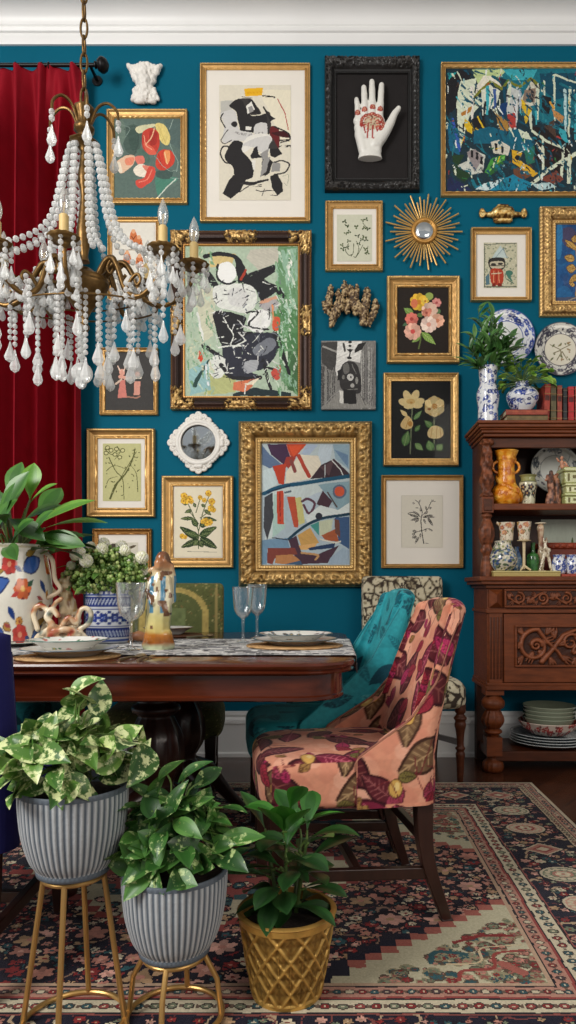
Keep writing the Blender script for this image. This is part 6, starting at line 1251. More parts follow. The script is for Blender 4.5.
def tealprint():
    R = Ras(0, 0, 1, 1, 220, (44, 152, 162), 102, wob=.008, wf=12, tex=.25); g = R.rng
    for i in range(46):
        x, y, a = g.random(), g.random(), g.random()*6; L = .06+.06*g.random(); R.leaf(g.choice([(14, 84, 98), (22, 104, 118), (84, 182, 188), (12, 70, 86)]), x-math.cos(a)*L, y-math.sin(a)*L, x+math.cos(a)*L, y+math.sin(a)*L, L*.8, g.choice([(40, 150, 158), (14, 78, 92)]), None, vw=.005)
    return R
def creamprint():
    R = Ras(0, 0, 1, 1, 240, (206, 196, 168), 103, tex=.08); g = R.rng
    P = [(g.random(), g.random()) for _ in range(90)]; P = np.array([(x+ox, y+oy) for x, y in P for ox in (-1, 0, 1) for oy in (-1, 0, 1)])
    xx = R.X+.02*(fbm(R.X*14, R.Y*14, 3)-.5); yy = R.Y+.02*(fbm(R.X*14, R.Y*14, 6)-.5); d1 = np.full(xx.shape, 9.); d2 = d1.copy()
    for x, y in P:
        d = np.hypot(xx-x, (yy-y)*.8); d2 = np.minimum(d2, np.maximum(d1, d)); d1 = np.minimum(d1, d)
    e = d2-d1; dk = lin((64, 54, 46)); md = lin((150, 138, 112)); sh = (fbm(R.X*20, R.Y*20, 9) > .55) & (e < .03); R.a[sh] = md; R.a[e < .0095+.007*fbm(R.X*8, R.Y*8, 4)] = dk; R.a[(d1 < .012)] = dk
    return R
def tapestry():
    R = Ras(0, 0, 1, 1, 240, (92, 96, 56), 104, tex=.2); g = R.rng
    for i in range(900):
        x, y, q = g.random(), g.random(), g.uniform(.006, .016); R.leaf(g.choice([(146, 140, 90), (64, 70, 42), (172, 162, 110), (110, 116, 70), (130, 100, 62), (70, 78, 50)]), x, y, x+g.uniform(-q, q)*2, y+g.uniform(-q, q)*2, q*1.1)
    return R
LEAFP, TEALP, CREAMP, TAPP = leafprint(), tealprint(), creamprint(), tapestry()
NAVYP = Ras(0, 0, 1, 1, 60, (34, 34, 92), 105, tex=.12)
def triplanar(ras, sc, off=(0, 0), shade=None):
    def f(c, n):
        a = np.abs(n); k = np.argmax(a*np.array([1, 1.0, .9]), 1)
        U = np.where(k == 0, c[:, 1], c[:, 0])/sc+off[0]+.37*k; Vv = np.where(k == 2, c[:, 1], -c[:, 2])/sc+off[1]+.21*k
        o = ras.sample(U, Vv); return o if shade is None else o*shade(c, n)[:, None]
    return f
# ---------------------------------------------------------------- upholstered chairs
def loopgrid(loops): return np.array(loops)
def rounded_block(x0, x1, y0, y1, z0, z1, r=.05, rz=.03, nz=36, per=380, crown=.012, e=5.):
    # soft cushion: super-ellipse rings from below to above
    hx, hy, cx_, cy_ = (x1-x0)/2, (y1-y0)/2, (x0+x1)/2, (y0+y1)/2; rings = []
    def ring(ins, z, dome=0):
        out = []
        for i in range(per):
            a = 2*PI*i/per; c_, s_ = math.cos(a), math.sin(a); q = (abs(c_)**e+abs(s_)**e)**(-1/e)
            x, y = q*c_, q*s_; out.append((cx_+x*(hx-ins), cy_+y*(hy-ins), z))
        return out
    for k in range(5): rings.append(ring(.02+.7*hx*(4-k)/4 if k < 4 else rz*.5, z0))
    for k in range(1, 6): a = k/5*PI/2; rings.append(ring(rz*.5*(1-math.sin(a)), z0+rz*.5*(1-math.cos(a))))
    for k in range(1, nz+1): rings.append(ring(0, z0+rz*.5+(z1-rz-z0-rz*.5)*k/nz))
    for k in range(1, 25): a = k/24*PI/2; rings.append(ring(rz*(1-math.cos(a)), z1-rz+rz*math.sin(a)))
    for k in range(1, 61):
        t = k/60; rings.append(ring(rz+(min(hx, hy)*.97-rz)*t, z1+crown*(1-(1-t)**2)))
    return np.array(rings)
def shell(V, name, m, parent, wrap=True):
    v, q = gridmesh(V, V.shape[1], V.shape[0], wrap); n = len(v); per = V.shape[1]
    me = npmesh(name, v, q); return link(name, me, m, parent)
def wing_back(hw=.25, z0=.36, z1=.95, zs=.50, lean=.10, per=460, nz=190, th=.066, wing=(.34, .22, .12, .06), xr=-.255, tp=.3):
    loops = []
    for k in range(nz+1):
        z = z0+(z1-z0)*k/nz; f = np.clip((z-zs)/(z1-zs), 0, 1); w_ = hw*(1-tp*f); xb = xr-lean*f**1.15
        L = np.interp(f, [0, .25, .5, 1], wing); t = th*(1-.25*f)
        out = []; ro = .055; ri = .03
        o = [(xb+L, w_)]+[(xb+ro-ro*math.sin(a), w_-ro+ro*math.cos(a)) for a in np.linspace(0, PI/2, 8)]+[(xb+ro-ro*math.cos(a), -w_+ro-ro*math.sin(a)) for a in np.linspace(0, PI/2, 8)]+[(xb+L, -w_)]
        wi = w_-t*.75; xi = xb+t
        li = max(L-.01, t+.004)
        i_ = [(xb+li+.006, -w_+.012), (xb+li, -wi)]+[(xi+ri-ri*math.sin(a), -wi+ri-ri*math.cos(a)) for a in np.linspace(0, PI/2, 6)]+[(xi+ri-ri*math.cos(a), wi-ri+ri*math.sin(a)) for a in np.linspace(0, PI/2, 6)]+[(xb+li, wi), (xb+li+.006, w_-.012)]
        p = np.array(o+i_+[o[0]]); d = np.r_[0, np.cumsum(np.hypot(*np.diff(p, axis=0).T))]; s = np.linspace(0, d[-1], per+1)[:-1]
        # keep corresponding points aligned between rings: outer half and inner half resampled separately
        no = per//2; dO = d[:len(o)]; dI = d[len(o)-1:]
        so = np.linspace(dO[0], dO[-1], no+1)[:-1]; si = np.linspace(dI[0], dI[-1], per-no+1)[:-1]; s = np.r_[so, si]
        xx = np.interp(s, d, p[:, 0]); yy = np.interp(s, d, p[:, 1]); zz = z-.035*f**3*np.abs(yy/w_)**4
        loops.append(np.stack([xx, yy, zz], -1))
    last = loops[-1]; no = per//2; inner = last[no:][::-1]; outer = last[:no]
    inn = np.stack([np.interp(np.linspace(0, 1, no), np.linspace(0, 1, len(inner)), inner[:, j]) for j in range(3)], -1); mid_o = (outer+inn)/2
    mid_i = np.stack([np.interp(np.linspace(0, 1, per-no), np.linspace(0, 1, no), mid_o[::-1][:, j]) for j in range(3)], -1); mid = np.r_[mid_o, mid_i]
    for k in range(1, 7):
        a = k/6*PI/2; q = last*math.cos(a)+mid*(1-math.cos(a)); q[:, 2] = last[:, 2]*math.cos(a)+mid[:, 2]*(1-math.cos(a))+.026*math.sin(a); loops.append(q)
    return np.array(loops)
def taper_leg(p, q, w0, w1, kick=None):
    g = MB(); P = [Vector(a) for a in cr([p]+([kick] if kick else [])+[q], 5)]; n = len(P); vs = []
    for i, c in enumerate(P):
        w = (w0+(w1-w0)*i/(n-1))/2; vs += [c+Vector((sx*w, sy*w, 0)) for sx, sy in ((-1, -1), (1, -1), (1, 1), (-1, 1))]
    fs = [(k*4+i, k*4+(i+1) % 4, k*4+4+(i+1) % 4, k*4+4+i) for k in range(n-1) for i in range(4)]+[(0, 1, 2, 3), tuple((n-1)*4+i for i in (3, 2, 1, 0))]
    return g.add(vs, fs)
def turned_leg(x, y, z1): return MB().lathe([tuple(q) for q in cr([(.012, RZ*0), (.016, .01), (.020, .1), (.024, .14), (.018, .155), (.026, .17), (.018, .185), (.022, .25), (.030, .29), (.026, .31), (.034, .325), (.020, .345), (.028, .36), (.028, z1)], 3)], (x, y, 0), 18, w2)
def place(t, loc, ang): t.location = loc; t.rotation_euler = (0, 0, ang); ORG[t.name] = Vector(loc)
def wing_chair(name, label, ras, sc, z1, loc, ang, shade=None, wing=(.34, .22, .12, .06), off=(0, 0), fmat=None, group=None, legz=RZ, zoff=0., hw=.25, lean=.125, xr=-.255, stretch=True, tp=.30):
    t = thing(name, label, 'chair', (0, 0, 0), group); fm = fmat or FABRIC
    seat = shell(rounded_block(-.23, .265, -hw+.004, hw-.004, .36, .505, rz=.045), 'seat', fm, t); recolor(seat, triplanar(ras, sc, off, shade))
    back = shell(wing_back(hw=hw, z1=z1, wing=wing, lean=lean, xr=xr, tp=tp), 'backrest', fm, t); recolor(back, triplanar(ras, sc, (off[0]+.31, off[1]+.13), shade))
    for sg in (-1, 1):
        pts = []
        for k in range(25):
            z = .47+(z1-.02-.47)*k/24; f = np.clip((z-.5)/(z1-.5), 0, 1); pts.append((xr-lean*f**1.15+np.interp(f, [0, .25, .5, 1], wing)+.002, sg*(hw*(1-tp*f)-.003), z-.035*f**3))
        MB().tube(pts, .0038, 6, tuple(np.clip(ras.a.reshape(-1, 3).mean(0)*.75, 0, 1))).build('piping', fm, back, smooth=60)
    for sg in (-1, 1):
        taper_leg((.215, sg*.205, .37), (.225, sg*.21, legz), .05, .034).build('front_leg', DARKW, t, smooth=40, bevel=.003)
        taper_leg((-.215, sg*.205, .38), (-.285, sg*.212, legz), .052, .032, (-.225, sg*.208, .2)).build('rear_leg', DARKW, t, smooth=40, bevel=.003)
        if stretch: MB().bar((.218, sg*.207, .17), (-.24, sg*.209, .15), .022, .034).build('side_stretcher', DARKW, t, bevel=.003)
    if stretch: MB().bar((-.02, -.2, .162), (-.02, .2, .162), .022, .030).build('cross_stretcher', DARKW, t, bevel=.003); MB().bar((-.235, -.2, .23), (-.235, .2, .23), .022, .032).build('rear_stretcher', DARKW, t, bevel=.003)
    place(t, loc, ang); return t
VELV = mat('teal_velvet', attr=True, rough=.6, sheen=.45, sheen_tint=(150, 230, 230), bump=.15, bscale=300, spec=.25)
wing_chair('dining_chair', 'salmon pink dining chair with dark leaf print velvet at the table end', LEAFP, .58, .935, (.025, 2.235, 0), math.radians(190.5), off=(.12, .3), wing=(.25, .105, .05, .035))
wing_chair('dining_chair', 'teal leaf velvet dining chair behind the salmon pink chair', TEALP, .55, .965, (-.065, 2.78, 0), math.radians(189), fmat=VELV)
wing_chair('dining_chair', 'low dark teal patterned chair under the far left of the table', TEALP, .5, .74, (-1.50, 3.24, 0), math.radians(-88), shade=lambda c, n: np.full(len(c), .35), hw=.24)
wing_chair('dining_chair', 'dark navy blue velvet dining chair at the lower left edge, back to the viewer', NAVYP, .5, .885, (-1.03, 1.905, 0), math.radians(90), wing=(.07, .07, .068, .067), lean=.02, hw=.27, xr=-.26, tp=.04)
def side_chair(name, label, ras, sc, loc, ang, z1, motif=None, turned=False, hw=.25, zs=.52, zb=.375, lean=.06):
    t = thing(name, label, 'chair', (0, 0, 0))
    seat = shell(rounded_block(-.25, .27, -hw, hw, zb, zs, rz=.06, crown=.02), 'seat', FABRIC, t); recolor(seat, triplanar(ras, sc))
    b = rounded_block(-.25, .25, -.05, .05, 0, 1, rz=.03)  # placeholder extents replaced below
    hwb = hw*.94; rings = []; per = 260
    for k in range(131):
        f = k/130; z = zb+.02+(z1-zb-.02)*f; e = 1 if f < .95 else math.sqrt(max(0, 1-((f-.95)/.05)**2)); xc = -.235-lean*f
        out = []
        for i in range(per):
            a = 2*PI*i/per; c_, s_ = math.cos(a), math.sin(a); q = (abs(c_)**7+abs(s_)**7)**(-1/7); out.append((xc+q*c_*.038*(.25+.75*e), q*s_*(hwb-.02*(1-e)), z))
        rings.append(out)
    m_ = np.array(rings[-1]); c0 = m_.mean(0)
    for k in range(1, 8): q = m_.copy(); q[:, 0] = c0[0]+(m_[:, 0]-c0[0])*(1-k/7*.98); q[:, 1] = m_[:, 1]*(1-k/7*.02); rings.append(q.tolist())
    back = shell(np.array(rings), 'backrest', FABRIC, t)
    if motif: recolor(back, motif)
    else: recolor(back, triplanar(ras, sc, (.2, .4)))
    for sg in (-1, 1):
        if turned: turned_leg(.215, sg*(hw-.045), zb+.02).build('front_leg', WALN, t, smooth=60)
        else: taper_leg((.22, sg*(hw-.05), zb+.02), (.225, sg*(hw-.05), RZ), .05, .032).build('front_leg', DARKW, t, smooth=40, bevel=.003)
        taper_leg((-.225, sg*(hw-.06), zb+.03), (-.27, sg*(hw-.06), .001), .045, .03, (-.23, sg*(hw-.06), .2)).build('rear_leg', DARKW, t, smooth=40, bevel=.003)
        MB().bar((.215, sg*(hw-.048), .20), (-.235, sg*(hw-.058), .14), .02, .03).build('side_stretcher', DARKW, t, bevel=.002)
    place(t, loc, ang); return t
def tapback(c, n):
    o = triplanar(TAPP, .5)(c, n); y, z = c[:, 1], c[:, 2]; r = np.hypot(y/.155, (z-.86)/.125); r2 = np.where(z < .86, np.abs(y)/.155, r)
    fr = (n[:, 0] > .3); o = np.where((fr & (r2 < .93))[:, None], o*.75+.25*lin((96, 112, 70)), o); o = np.where((fr & (np.abs(r2-1) < .10))[:, None], lin((176, 156, 92))*(.8+.4*vn(y*90, z*90, 2))[:, None], o)
    o = np.where((fr & (np.abs(y) < .06) & (np.abs(z-.85) < .045))[:, None], lin((112, 124, 80))*(.7+.6*vn(y*60, z*60, 4))[:, None], o); o = np.where((fr & (np.abs(y) > .205) & (np.abs(y) < .215))[:, None], lin((150, 134, 84)), o); return o
side_chair('dining_chair', 'green tapestry dining chair with arched motif on the far side of the table', TAPP, .4, (-.755, 3.26, 0), math.radians(-84), 1.02, tapback, hw=.26, zs=.47, zb=.33)
side_chair('dining_chair', 'cream chair with dark branching print and turned legs against the wall', CREAMP, .5, (.445, 3.80, 0), math.radians(-84), 1.065, turned=True, hw=.25, lean=.03)
# ================================================================ table setting
RU = Ras(0, 0, 2.2, .72, 190, (196, 194, 190), 110, tex=.15)
for i in range(int(.72/.024)):
    x = 0
    while x < 2.2:
        w_ = RU.rng.uniform(.012, .05); y0 = i*.024; RU.poly(RU.rng.choice([(58, 56, 60), (92, 92, 98), (222, 220, 214), (206, 204, 200), (40, 38, 42), (150, 150, 152)]), [x, y0, x+w_, y0, x+w_, y0+.022, x, y0+.022]); x += w_+.004
xs = np.concatenate([np.linspace(-2.02, TX1-.004, 400), TX1+.003+np.zeros(8)]); n = RU.w+1; L = np.linspace(0, 2.2, n); x_end = TX1+.002
GX = np.minimum(x_end, x_end-2.2+.03+L); zd = np.where(L > 2.17, TZ+.0035-(L-2.17), TZ+.0035)
xg, yg = np.meshgrid(np.arange(n), np.linspace(2.16, 2.88, RU.h+1)); Xw = GX[xg]; Zw = zd[xg]+.0015*fbm(Xw*40, yg*40, 3); Xw = np.where(zd[xg] < TZ+.002, Xw+.004, Xw); keep = int(.62*n)
sel = Xw[0] > TX0+.02; Vv = np.stack([Xw, yg, Zw], -1)[:, sel]; fc = RU.a[:, sel[:-1] & sel[1:]]
v, q = gridmesh(Vv, Vv.shape[1], Vv.shape[0]); rn = link('table_runner', npmesh('table_runner', v, q, np.clip(fc, 0, 1).reshape(-1, 3), smooth=True), FABRIC); tag(rn, 'black and white woven runner laid across the dining table', 'table runner')
g = MB()
for i in range(90): y = 2.163+.714*i/89; g.tube([(x_end+.004, y, TZ-.024), (x_end+.005, y+.002*math.sin(i), TZ-.05)], .0022, 5, tuple(lin((206, 204, 198) if i % 3 else (70, 70, 74))))
g.build('fringe', FABRIC, rn)
TT = TZ+.005
def placemat(label, x, y, r, z=TZ+.001, col=((202, 164, 112), (156, 116, 72)), group=None):
    pr = [(r*.98, 0), (r, .003)]; n = 26
    for k in range(n*2): pr.append((r*(1-(k+.5)/(2*n)), .0045+.0015*math.cos(k*PI)))
    ob = MB().lathe([(a, z+b) for a, b in pr], (x, y, 0), 90).build('placemat', MATTE, smooth=0)
    recolor(ob, lambda c, n_: mixc(.5+.5*np.cos(np.arctan2(c[:, 1]-y, c[:, 0]-x)*70+np.round(np.hypot(c[:, 0]-x, c[:, 1]-y)/r*26)*PI), lin(col[0]), lin(col[1]))); return tag(ob, label, 'placemat', group)
def tplate(name, label, x, y, z, r, h, ras=None, edge=(70, 92, 96), base=(232, 230, 224), cat='plate'):
    pr = [(r*.5, 0), (r*.55, 0), (r*.62, h*.25), (r*.8, h*.7), (r*.98, h*.98), (r, h), (r*.99, h+.002), (r*.95, h+.001), (r*.85, h*.82), (r*.75, h*.62), (r*.66, h*.36), (r*.6, .004), (r*.4, .0035), (r*.2, .0035), (r*.01, .0035)]
    ob = MB().lathe(resamp([tuple((a, z+b)) for a, b in [pr[0]]+[tuple(q) for q in cr(pr[1:], 3)]], .004), (x, y, 0), 180).build(name, GLAZE, smooth=60)
    def f(c, n):
        rr = np.hypot(c[:, 0]-x, c[:, 1]-y)/r; th = np.arctan2(c[:, 1]-y, c[:, 0]-x); o = np.broadcast_to(lin(base), (len(c), 3))
        if ras is not None: o = np.where((n[:, 2] > .15)[:, None], ras.sample((c[:, 0]-x)/r/2.1+.5, (c[:, 1]-y)/r/2.1+.5), o)
        return np.where((rr > .975)[:, None], lin(edge), o)
    recolor(ob, f); return tag(ob, label, cat)
def floralplate(seed, cols, n):
    R = Ras(0, 0, 1, 1, 130, (230, 228, 220), seed, tex=.03)
    for i in range(n):
        a, q = R.rng.random()*2*PI, R.rng.uniform(.28, .47); x, y = .5+math.cos(a)*q, .5+math.sin(a)*q; c = R.rng.choice(cols); R.leaf(c, x, y, x+R.rng.uniform(-.08, .08), y+R.rng.uniform(-.08, .08), .04)
        if i % 3 == 0: R.flower(x, y, .035, R.rng.choice(cols), 5, (206, 170, 90))
    return R
placemat('woven straw placemat under the plates at the right end of the table', -.125, 2.49, .172, TT)
tplate('dinner_plate', 'plain white dinner plate at the right end of the table, under the patterned plate', -.122, 2.49, TT+.007, .150, .020)
tplate('patterned_plate', 'white plate with grey leaf rim on top of the right hand setting', -.122, 2.49, TT+.024, .132, .022, floralplate(121, [(64, 72, 80), (84, 92, 96), (56, 66, 84)], 70))
placemat('woven straw placemat under the plates at the front left of the table', -.79, 2.115, .152)
tplate('dinner_plate', 'white dinner plate with blue rim at the front left of the table', -.785, 2.115, TZ+.008, .142, .022, None, (76, 96, 110))
tplate('patterned_bowl', 'shallow white bowl with green and pink flowers on the front left plate', -.79, 2.115, TZ+.026, .118, .030, floralplate(122, [(76, 120, 84), (96, 136, 96), (196, 110, 110), (70, 96, 80)], 50), (60, 110, 100), cat='bowl')
placemat('dark woven placemat of the setting on the far side of the table', -.72, 3.12, .15, col=((120, 72, 40), (84, 46, 26)))
tplate('soup_plate', 'white plate of the far side setting in front of the green chair', -.72, 3.12, TZ+.008, .11, .03, None, (120, 84, 60))
def glass(label, px_, base_py, hpx, rpx, group=None):
    d = (H-TT)*F/(base_py-PY); x = WX(px_, d); k = d/F; h = hpx*k; r = rpx*k
    t = thing('wine_glass', label, 'glass', (x, d, TT), group)
    MB().lathe([(r*.62, TT), (r*.64, TT+.002), (r*.3, TT+.006), (.006, TT+.014), (.0045, TT+h*.25), (.0055, TT+h*.42), (.009, TT+h*.44), (.003, TT+h*.45)], (x, d, 0), 28).build('stem', CLEAR, t, smooth=60)
    pr = [(.006, h*.44), (r*.55, h*.5), (r*.8, h*.6), (r*.93, h*.8), (r, h), (r*.97, h), (r*.88, h*.8), (r*.75, h*.61), (r*.5, h*.52), (.002, h*.47)]
    MB().lathe([(a, TT+b) for a, b in [tuple(q) for q in cr(pr, 3)]], (x, d, 0), 32, caps=False, flute=lambda a, v: 1+.025*math.cos(12*a) if v < .3 or v > .7 else 1).build('bowl', CLEAR, t, smooth=50); return t
glass('cut crystal wine glass standing beside the painted woman figurine', 131, 650, 66, 15); glass('crystal wine glass, left of the pair at the right end of the table', 243, 642, 54, 10.5); glass('crystal wine glass, right of the pair, just behind the other', 257, 638.5, 53, 10)
glass('wine glass partly hidden behind the front left crystal glass', 136, 640, 50, 10.5)
def tablexy(px_, py_, z=TT): d = (H-z)*F/(py_-PY); return WX(px_, d), d
# cutlery
def cutlery(kind, label, a, b, z=TZ+.004):
    a = Vector((*a, z)); b = Vector((*b, z)); d = (b-a).normalized(); n_ = Vector((-d.y, d.x, 0)); t = thing(kind, label, kind, a)
    MB().tube([a+d*.05, a+(b-a)*.55+Vector((0, 0, .004)), b], [.0035, .004, .0065], 8, flat=.5).build('handle', SILVER, t)
    if kind == 'spoon': MB().ball(a+d*.028+Vector((0, 0, .003)), .03, 14, 8, None, (.55 if abs(d.x) < .7 else 1, 1 if abs(d.x) < .7 else .6, .22)).build('bowl', SILVER, t)
    else:
        for k in (-1.5, -.5, .5, 1.5): MB().bar(a+d*.055+n_*k*.003, a+n_*k*.0045+Vector((0, 0, .003)), .0022, .002).build('tine', SILVER, t)
    return t
cutlery('spoon', 'silver spoon lying beside the front left placemat', (-.565, 2.14), (-.60, 1.99)); cutlery('fork', 'silver fork lying next to the spoon near the front left placemat', (-.535, 2.13), (-.545, 1.985))
cutlery('spoon', 'silver spoon on the runner beside the far side setting', (-.50, 3.05), (-.60, 2.93), TT)
x, y = tablexy(126, 642); t = thing('rolled_napkin', 'long rolled brown leather napkin on the runner beside the blue vase', 'napkin', (x, y, TT)); cc = tuple(lin((120, 72, 44)))
ob = MB().tube([(x-.13+.26*i/16, y+.006*math.sin(i), TT+.020+.004*math.sin(i*1.3)) for i in range(17)], [.010]+[.018+.003*math.sin(i*2.) for i in range(15)]+[.010], 14, cc).build('roll', MATTE, t, smooth=60); recolor(ob, lambda c, n: lerpc(fbm(c[:, 0]*30, c[:, 2]*80, 3), [(.2, (70, 40, 26)), (.5, (134, 84, 52)), (.8, (176, 124, 84))])); MB().tube([(x+.01, y+math.cos(a)*.024, TT+.021+math.sin(a)*.0215) for a in np.linspace(0, 2*PI, 17)[:-1]], .004, 6, tuple(lin((196, 150, 90))), closed=True).build('napkin_ring', MATTE, t)
# big painted vase with saucer
VX, VY = tablexy(14, 646, TT+.01); VY = max(VY, 2.3)
VX = WX(13, 2.56); VY = 2.56
tplate('saucer', 'white saucer dish under the large painted vase', VX, VY, TT, .160, .014, None, (150, 160, 150))
BV = Ras(0, 0, 3.2, 1, 190, (222, 218, 204), 131, wob=.006, wf=20, tex=.05)
g_ = BV.rng
for i in range(40):
    x, y = (i//4)*.32+.05+.16*((i % 4) % 2)+.05*g_.random(), (.16, .40, .66, .86)[i % 4]+.05*g_.random(); k = (i*3+(i//4)*2+(i % 4)//2) % 5
    if k == 0: BV.flower(x, y, .11, (206, 96, 40), 6, (226, 170, 70), (120, 40, 36)); BV.leaf((40, 90, 66), x+.06, y-.02, x+.15, y-.09, .05, (20, 50, 40)); BV.leaf((186, 60, 50), x-.05, y+.03, x-.14, y+.08, .05)
    if k == 1: BV.leaf((52, 90, 160), x-.15, y+.06, x+.14, y-.05, .15, None, (26, 44, 96)); BV.leaf((150, 120, 50), x-.1, y-.08, x+.08, y-.15, .06, None, (70, 60, 30))
    if k == 2: BV.flower(x, y, .105, (190, 62, 54), 7, (214, 140, 110), (96, 30, 34)); BV.leaf((36, 60, 120), x+.07, y+.02, x+.17, y+.07, .05)
    if k == 3: BV.leaf((40, 70, 140), x, y-.06, x+.04, y+.08, .07, None, (24, 40, 90)); BV.leaf((170, 130, 60), x+.06, y-.1, x+.15, y-.02, .08, None, (96, 60, 36))
    if k == 4: BV.leaf((34, 62, 122), x-.04, y-.07, x+.05, y+.07, .07); BV.flower(x+.1, y+.08, .05, (206, 150, 70), 5, (150, 60, 50), (90, 50, 40)); BV.leaf((150, 60, 60), x-.1, y+.1, x, y+.14, .04)
BV.line((60, 60, 70), [0, .965, 3.2, .965], .012); BV.line((190, 180, 150), [0, .03, 3.2, .03], .02)
bv = thing('painted_vase', 'large white vase painted with orange and blue flowers at the left end of the table', 'vase', (VX, VY, TT+.006))
def ear(g, x, d, z): pass
vase('body', '', '', 0, VY, TT+.006, [(.10, 0), (.112, .006), (.122, .05), (.132, .12), (.136, .18), (.130, .25), (.120, .31), (.119, .345), (.122, .358)], None, parent=bv, fn=None) if False else None
pr = [tuple(q) for q in cr([(.10, 0), (.112, .006), (.122, .05), (.132, .12), (.136, .18), (.130, .25), (.120, .31), (.119, .345), (.122, .358)], 10)]; pr2 = pr+[(.112, .358), (.108, .34), (.10, .3)]
ob = MB().lathe(resamp([(a, TT+.006+b) for a, b in pr2], .004), (VX, VY, 0), 260).build('body', GLAZE, bv, smooth=60); recolor(ob, lambda c, n: BV.sample((np.arctan2(c[:, 1], c[:, 0])/(2*PI)+.02) , 1-(c[:, 2]+bv.location.z-TT-.006)/.358) if False else BV.sample(np.arctan2(c[:, 1]-VY, c[:, 0]-VX)/(2*PI)+.02, 1-(c[:, 2]-TT-.006)/.358))
MB().tube([tuple(q) for q in cr([(VX+.120, VY-.02, TT+.34), (VX+.155, VY-.03, TT+.31), (VX+.165, VY-.03, TT+.24), (VX+.185, VY-.03, TT+.20), (VX+.133, VY-.02, TT+.17)], 5)], .008, 10, tuple(lin((196, 176, 150)))).build('handle', GLAZE, bv)
# coral-like ceramic knot
def bend(*p, n=4): return [tuple(q) for q in cr(p, n)]
KD = 2.50
def K(px_, py_, dy=0.): return (WX(px_, KD), KD+dy, WZ(py_, KD))
zk = WZ(590+.2*F/KD, KD)
lift = TT-K(0, 647)[2]
def K(px_, py_, dy=0.): return (WX(px_, KD), KD+dy, WZ(py_, KD)+lift)
def kol(c, n): return lerpc(fbm(c[:, 0]*28, c[:, 2]*28, 5, 2), [(.25, (150, 60, 40)), (.38, (196, 150, 110)), (.5, (226, 210, 180)), (.72, (222, 206, 176)), (.85, (120, 130, 120))])
knot = [(bend(K(36, 645), K(38, 638), K(46, 634), K(60, 635), K(78, 634), K(86, 640), K(88, 645)), [.012]*25), (bend(K(38, 636, .03), K(44, 626, .03), K(56, 630, .03), K(64, 624, .03), K(76, 622, .02)), [.013]*17), (bend(K(40, 630, -.02), K(36, 614, -.02), K(42, 606, -.02), K(50, 612, -.02), K(52, 624, -.02), K(62, 632, -.02)), [.010]*21), (bend(K(62, 628, -.01), K(70, 618, -.01), K(76, 625, 0), K(80, 612, 0), K(86, 609, 0), K(91, 614, 0), K(89, 624, 0), K(80, 630, 0)), [.0095]*29), (bend(K(46, 634, -.03), K(56, 626, -.03), K(50, 618, -.03), K(54, 610, -.02), K(60, 616, -.02)), [.011]*17), (bend(K(44, 645, .05), K(60, 642, .05), K(84, 645, .05)), [.014]*9), (bend(K(40, 640, .02), K(52, 638, -.02), K(66, 640, -.03), K(80, 636, -.02)), [.013]*13), (bend(K(54, 636, -.03), K(66, 630, -.04), K(78, 632, -.03), K(70, 640, -.03)), [.012]*13), (bend(K(44, 622, .04), K(50, 606, .04), K(58, 600, .03)), [.009]*9)]
mb = MB()
for p, r in knot: cap(mb, p, (r+[r[-1]]*99)[:len(p)], 9)
me = fuse(mb, .004, 2); recolor(me, kol); tag(link('ceramic_coral', me, GLAZE), 'tangled cream and rust ceramic branches between the painted vase and the blue vase', 'ornament')
RD_ = 2.64
def K2(px_, py_, dy=0.): return (WX(px_, RD_), RD_+dy, WZ(py_, RD_)+TT-WZ(640, RD_))
def rcol(c, n): return lerpc(vn(c[:, 0]*48, c[:, 2]*40, 9), [(.2, (150, 112, 76)), (.34, (222, 196, 152)), (.62, (234, 216, 182)), (.8, (206, 166, 112))])
blobfig('hare_figurine', 'tall cream spotted sitting hare figurine behind the ceramic branches', 'figurine', [(bend(K2(70, 635), K2(70, 622), K2(69, 610), K2(67, 598), K2(65.5, 588)), [.042]*5+[.040]*4+[.033]*4+[.024]*3+[.02]), (bend(K2(65.5, 588), K2(66, 580), K2(62, 578)), [.02]*5+[.017, .016, .013, .012]), (bend(K2(62, 578), K2(59, 579)), [.011, .010, .009, .008, .007]), (bend(K2(67, 577), K2(70, 571), K2(69, 567.5)), [.008]*9), (bend(K2(66, 577, .01), K2(64, 571, .01), K2(65, 568, .01)), [.007]*9), (bend(K2(66, 606, -.03), K2(67, 620, -.045), K2(70, 634, -.045)), [.014, .016, .018, .018, .017, .016, .015, .015, .015]), (bend(K2(76, 612, -.02), K2(77, 624, -.03), K2(73, 634, -.04)), [.014, .018, .02, .02, .02, .018, .016, .015, .015]), (bend(K2(60, 595, 0), K2(54, 590, 0), K2(50, 585, 0)), [.008]*9)] and [(p, (r+[r[-1]]*99)[:len(p)]) for p, r in [(bend(K2(70, 635), K2(70, 622), K2(69, 610), K2(67, 598), K2(65.5, 588)), [.040]*5+[.038]*4+[.032]*4+[.024]*3+[.02]), (bend(K2(65.5, 588), K2(66, 580), K2(62, 578)), [.02]*5+[.017, .016, .013, .012]), (bend(K2(62, 578), K2(59, 579)), [.011, .010, .009, .008, .007]), (bend(K2(67, 577), K2(70, 571), K2(69, 567.5)), [.008]*9), (bend(K2(66, 577, .01), K2(64, 571, .01), K2(65, 568, .01)), [.007]*9), (bend(K2(66, 606, -.03), K2(67, 620, -.045), K2(70, 634, -.045)), [.015]*9), (bend(K2(76, 612, -.02), K2(77, 624, -.03), K2(73, 634, -.04)), [.018]*9), (bend(K2(62, 592, 0), K2(54, 588, 0), K2(50, 583, 0)), [.008]*9)]], .004, GLAZE, rcol)
